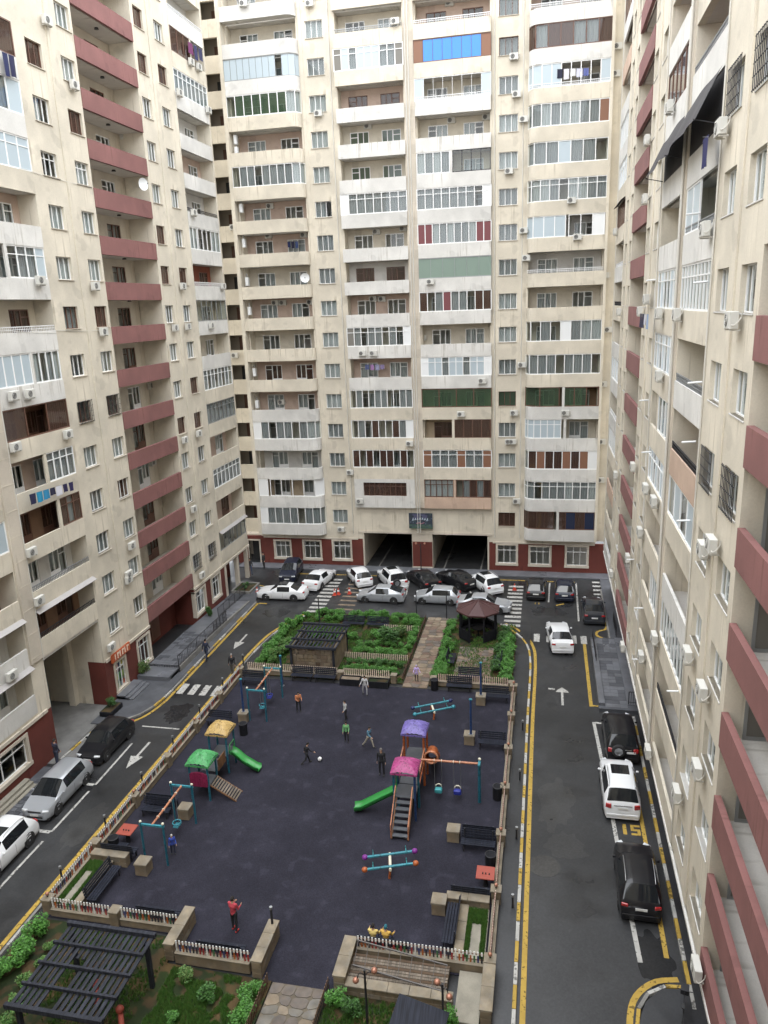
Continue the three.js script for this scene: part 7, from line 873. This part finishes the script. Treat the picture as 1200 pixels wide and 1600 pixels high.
for (const [px, py] of [[1048, 167], [1129, 199], [1012, 219], [1009, 311], [1104, 358], [1011, 467], [1031, 489], [1059, 491], [1146, 500], [1031, 587], [1001, 486], [990, 729], [1010, 763], [1023, 783], [1001, 831], [982, 872], [963, 742], [1076, 1023], [1099, 1079], [1024, 997], [1003, 1026], [956, 896], [974, 1010], [1091, 1202], [1059, 1240], [1091, 1514], [1014, 1174], [1114, 850], [1100, 858], [962, 362], [968, 487]]) { const p = onX(px, py, 5.38); ac(5.52, p.y, p.z, -Math.PI / 2, 'cream air conditioner on the outer wall of the block opposite the archway', 'air conditioners on the block opposite the archway'); }
const bz = (w) => -73.5 + w;
for (const [px, py, w] of [[380, 5, 0.92], [483, 5, 0.05], [617, 33, 0.47], [497, 177, 0.05], [803, 88, 0.05], [807, 147, 0.05], [818, 186, 0.06], [795, 267, 0.05], [893, 313, 0.92], [818, 360, 0.06], [902, 370, 0.92], [566, 552, 0.47], [583, 552, 0.47], [640, 693, 0.47], [562, 783, 0.47], [672, 440, 0.47], [753, 595, 0.47], [815, 570, 0.06], [720, 647, 0.47], [803, 645, 0.05], [883, 645, 0.92], [795, 690, 0.05], [807, 783, 0.05], [822, 403, 0.06], [533, 827, 0.05], [547, 738, 0.06], [800, 690, 0.05]]) { const p = onZ(px, py, bz(w + 0.2)); ac(p.x, p.y, bz(w), 0, w > 0.4 ? 'cream air conditioner on a parapet of the gateway block' : 'cream air conditioner beside a plain window of the gateway block', w > 0.4 ? 'air conditioners on the parapets of the gateway block' : 'air conditioners beside the windows of the gateway block'); }
for (const [px, py] of [[702, 5], [575, 197], [422, 322], [420, 368], [475, 367], [588, 362], [630, 357], [705, 188], [760, 183], [430, 473], [442, 473], [485, 472], [583, 467], [597, 467], [440, 628], [660, 528]]) { const p = onZ(px, py, -74.75); ac(p.x, p.y, -74.88, 0, 'air conditioner inside an open balcony of the gateway block', 'air conditioners inside the balconies of the gateway block'); }
for (const [px, py] of [[367, 555], [372, 306], [365, 355]]) { const p = onZ(px, py, -74.5); ac(p.x, p.y, -74.68, 0, 'air conditioner on the stair tower beside the gateway block', 'air conditioners on the stair tower'); }
for (const [px, py] of [[965, 72], [962, 115], [950, 515], [945, 430], [940, 690], [938, 750], [942, 600]]) { const p = onZ(px, py, -74.4); ac(p.x, p.y, -74.58, 0, 'air conditioner on the narrow wall between gateway and block opposite the archway', 'air conditioners in the far right corner'); }
// satellite dishes
function dish(x, y, z, ry, label) { const t = thing('satellite_dish', label, 'satellite dish', x, y, z, ry); const g = new THREE.SphereGeometry(0.75, 24, 8, 0, 6.2832, 0, 0.62); g.rotateX(-Math.PI / 2); g.translate(0, 0, 0.75); new MB().add(g).build('reflector', 'panelW', t); new MB().bar(V3(0, -0.4, 0.15), V3(0, 0, 0.62), 0.012).build('arm', 'metal', t); new MB().sph(0.045, 0, 0, 0.62).build('receiver', 'acD', t); new MB().bar(V3(0, 0, 0), V3(0, -0.2, -0.35), 0.03).build('mount', 'metal', t); }
{ const p = onX(222, 288, -29.3); dish(-29.3, p.y, p.z, 1.2, 'white satellite dish on a red loggia parapet of the archway block'); const q = onZ(475, 434, -72.4); dish(q.x, q.y, -72.7, 0.3, 'white satellite dish on the balcony of the gateway block'); }
// laundry
function laundry(pts, cols, label, len, o = {}) { const a = pts[0], t = thing('laundry_line', label, 'laundry', a.x, a.y, a.z), d = pts[1].clone().sub(a), L = d.length(), ry = -Math.atan2(d.z, d.x); new MB().bar(V3(0, 0, 0), d, 0.008, 4).build('line', 'metal', t); const r = rng((a.x * 77 + a.y * 13) | 0); cols.forEach((c, i) => { const f = (i + 0.5) / cols.length, w = L / cols.length * (0.7 + 0.25 * r()), h = len * (0.7 + 0.5 * r()), g = new THREE.PlaneGeometry(w, h, 8, 5), p = g.attributes.position; for (let k = 0; k < p.count; k++) p.setZ(k, 0.04 * Math.sin(p.getX(k) * 18 + i) * (0.5 - p.getY(k) / h)); g.translate(0, -h / 2, 0); g.computeVertexNormals(); const m = mesh('garment', g, mat('cloth' + t.name + i, c, 0.9), t); m.position.copy(d).multiplyScalar(f); m.rotation.y = ry; }); }
const onL = (px, py, w = 0.4) => { const p = onX(px, py, -29.65 + w); return V3(-29.65 + w, p.y, p.z); }, onR = (px, py, w = 0.4) => { const p = onX(px, py, 5.6 - w); return V3(5.6 - w, p.y, p.z); };
laundry([onL(45, 773, 0.5), onL(115, 752, 0.5)], [[0.02, 0.02, 0.06], [0.02, 0.25, 0.42], [0.03, 0.22, 0.4], [0.02, 0.02, 0.05], [0.6, 0.6, 0.66], [0.02, 0.015, 0.06], [0.02, 0.015, 0.07]], 'blue and white washing on a line below the pink balcony of the archway block', 0.55);
laundry([onL(2, 80, 0.3), onL(22, 88, 0.3)], [[0.02, 0.025, 0.08], [0.02, 0.02, 0.06]], 'dark washing under the brown glazed balcony of the archway block', 1.0); laundry([onL(293, 64, 0.3), onL(316, 78, 0.3)], [[0.14, 0.03, 0.1], [0.03, 0.03, 0.09], [0.03, 0.03, 0.08]], 'purple and navy washing on the uppermost end balcony of the archway block', 0.9);
laundry([onR(1000, 490, 0.7), onR(1014, 491, 0.7)], [[0.02, 0.02, 0.05], [0.02, 0.02, 0.05], [0.5, 0.5, 0.55], [0.25, 0.32, 0.45]], 'navy and pale washing hung out from the block opposite the archway', 0.75); laundry([onR(1098, 214, 0.5), onR(1108, 214, 0.5)], [[0.015, 0.015, 0.08]], 'single navy garment below the dark shade net', 1.0);
{ const z = -72.62; const A = (px, py) => { const p = onZ(px, py, z); return V3(p.x, p.y, z); }; laundry([A(870, 108), A(921, 106)], [[0.02, 0.02, 0.04], [0.6, 0.58, 0.62], [0.6, 0.6, 0.6], [0.5, 0.5, 0.6], [0.1, 0.12, 0.3]], 'white and blue washing in the half glazed upper balcony', 0.8); laundry([V3(A(440, 376).x, A(440, 376).y, -74.2), V3(A(458, 375).x, A(458, 375).y, -74.2)], [[0.02, 0.03, 0.1], [0.02, 0.02, 0.05], [0.05, 0.08, 0.2]], 'dark blue washing inside an open balcony of the gateway block', 0.6); laundry([V3(A(566, 571).x, A(566, 571).y, -73.6), V3(A(598, 571).x, A(598, 571).y, -73.6)], [[0.1, 0.12, 0.25], [0.35, 0.2, 0.4], [0.3, 0.3, 0.45], [0.25, 0.2, 0.35]], 'purple patterned washing inside a balcony of the gateway block', 0.55); }
// boilers in the left column of balconies of the gateway block
for (const [px, py] of [[365, 218], [383, 235], [378, 325], [379, 380], [384, 440], [387, 486], [393, 582], [402, 632]]) { const p = onZ(px + 2, py, -73.0); const t = thing('wall_boiler', 'white wall boiler at the end of a balcony of the gateway block', 'boiler', -28.95, p.y, -73.2, Math.PI / 2, 'boilers on the balconies of the gateway block'); new MB().rb(0.42, 0.8, 0.3, 0, 0, 0.15, 0.05).build('casing', 'panelW', t); new MB().bar(V3(0, 0.4, 0.15), V3(0, 0.75, 0.15), 0.05).build('flue', 'metal', t); }
// short white overflow pipes on the right block
for (const [px, py] of [[1092, 333], [1104, 440], [1024, 437], [1095, 597], [1085, 690], [1076, 813], [1016, 706], [1012, 625], [991, 874], [1004, 950], [1060, 1080], [1000, 1030]]) { const p = onR(px, py, 0.05); const t = thing('overflow_pipe', 'short pale pipe sticking out of the block opposite the archway', 'pipe', 5.6, p.y, p.z, 0, 'short pipes on the right block'); new MB().bar(V3(0, 0, 0), V3(-0.5, -0.03, 0), 0.04, 8).build('pipe', 'panelW', t); }
// dark shade net stretched out over the right block balconies
{ const t = thing('shade_net', 'dark shade net stretched slanting over two balconies of the block opposite the archway', 'shade net', 5.6, 0, 0); const g = new THREE.PlaneGeometry(13.4, 2.2, 40, 8), p = g.attributes.position; for (let i = 0; i < p.count; i++) { const u = p.getX(i) / 13.4 + 0.5, v = 0.5 - p.getY(i) / 2.2; p.setXYZ(i, -0.12 - v * 0.75 - 0.06 * Math.sin(u * 22) * v, FL(10) + 2.75 - v * 1.55 - 0.05 * Math.sin(u * 15), -42.8 + u * 13.4); } g.computeVertexNormals(); new MB().add(g).build('net', 'net', t); for (const z of [-42.7, -36.2, -29.6]) new MB().bar(V3(-0.05, FL(10) + 1.0, z), V3(-0.9, FL(10) + 1.2, z), 0.02).build('strut', 'iron', t); }
// thin cables along the left block
for (const [a, b, l] of [[[30, 262], [143, 293], 'thin cable slung under the windows of the archway block'], [[88, 516], [158, 516], 'thin cable running level along the archway block'], [[0, 516], [88, 520], 'thin cable below the white railing of the archway block']]) { const p = onL(a[0], a[1], 0.05), q = onL(b[0], b[1], 0.05), t = thing('cable', l, 'cable', p.x, p.y, p.z), d = q.sub(p); new MB().tube([V3(0, 0, 0), d.clone().multiplyScalar(0.5).add(V3(0, -0.05, 0)), d], 0.015, 5, 12).build('strand', 'pipe', t); }
renderer.render(scene, camera);
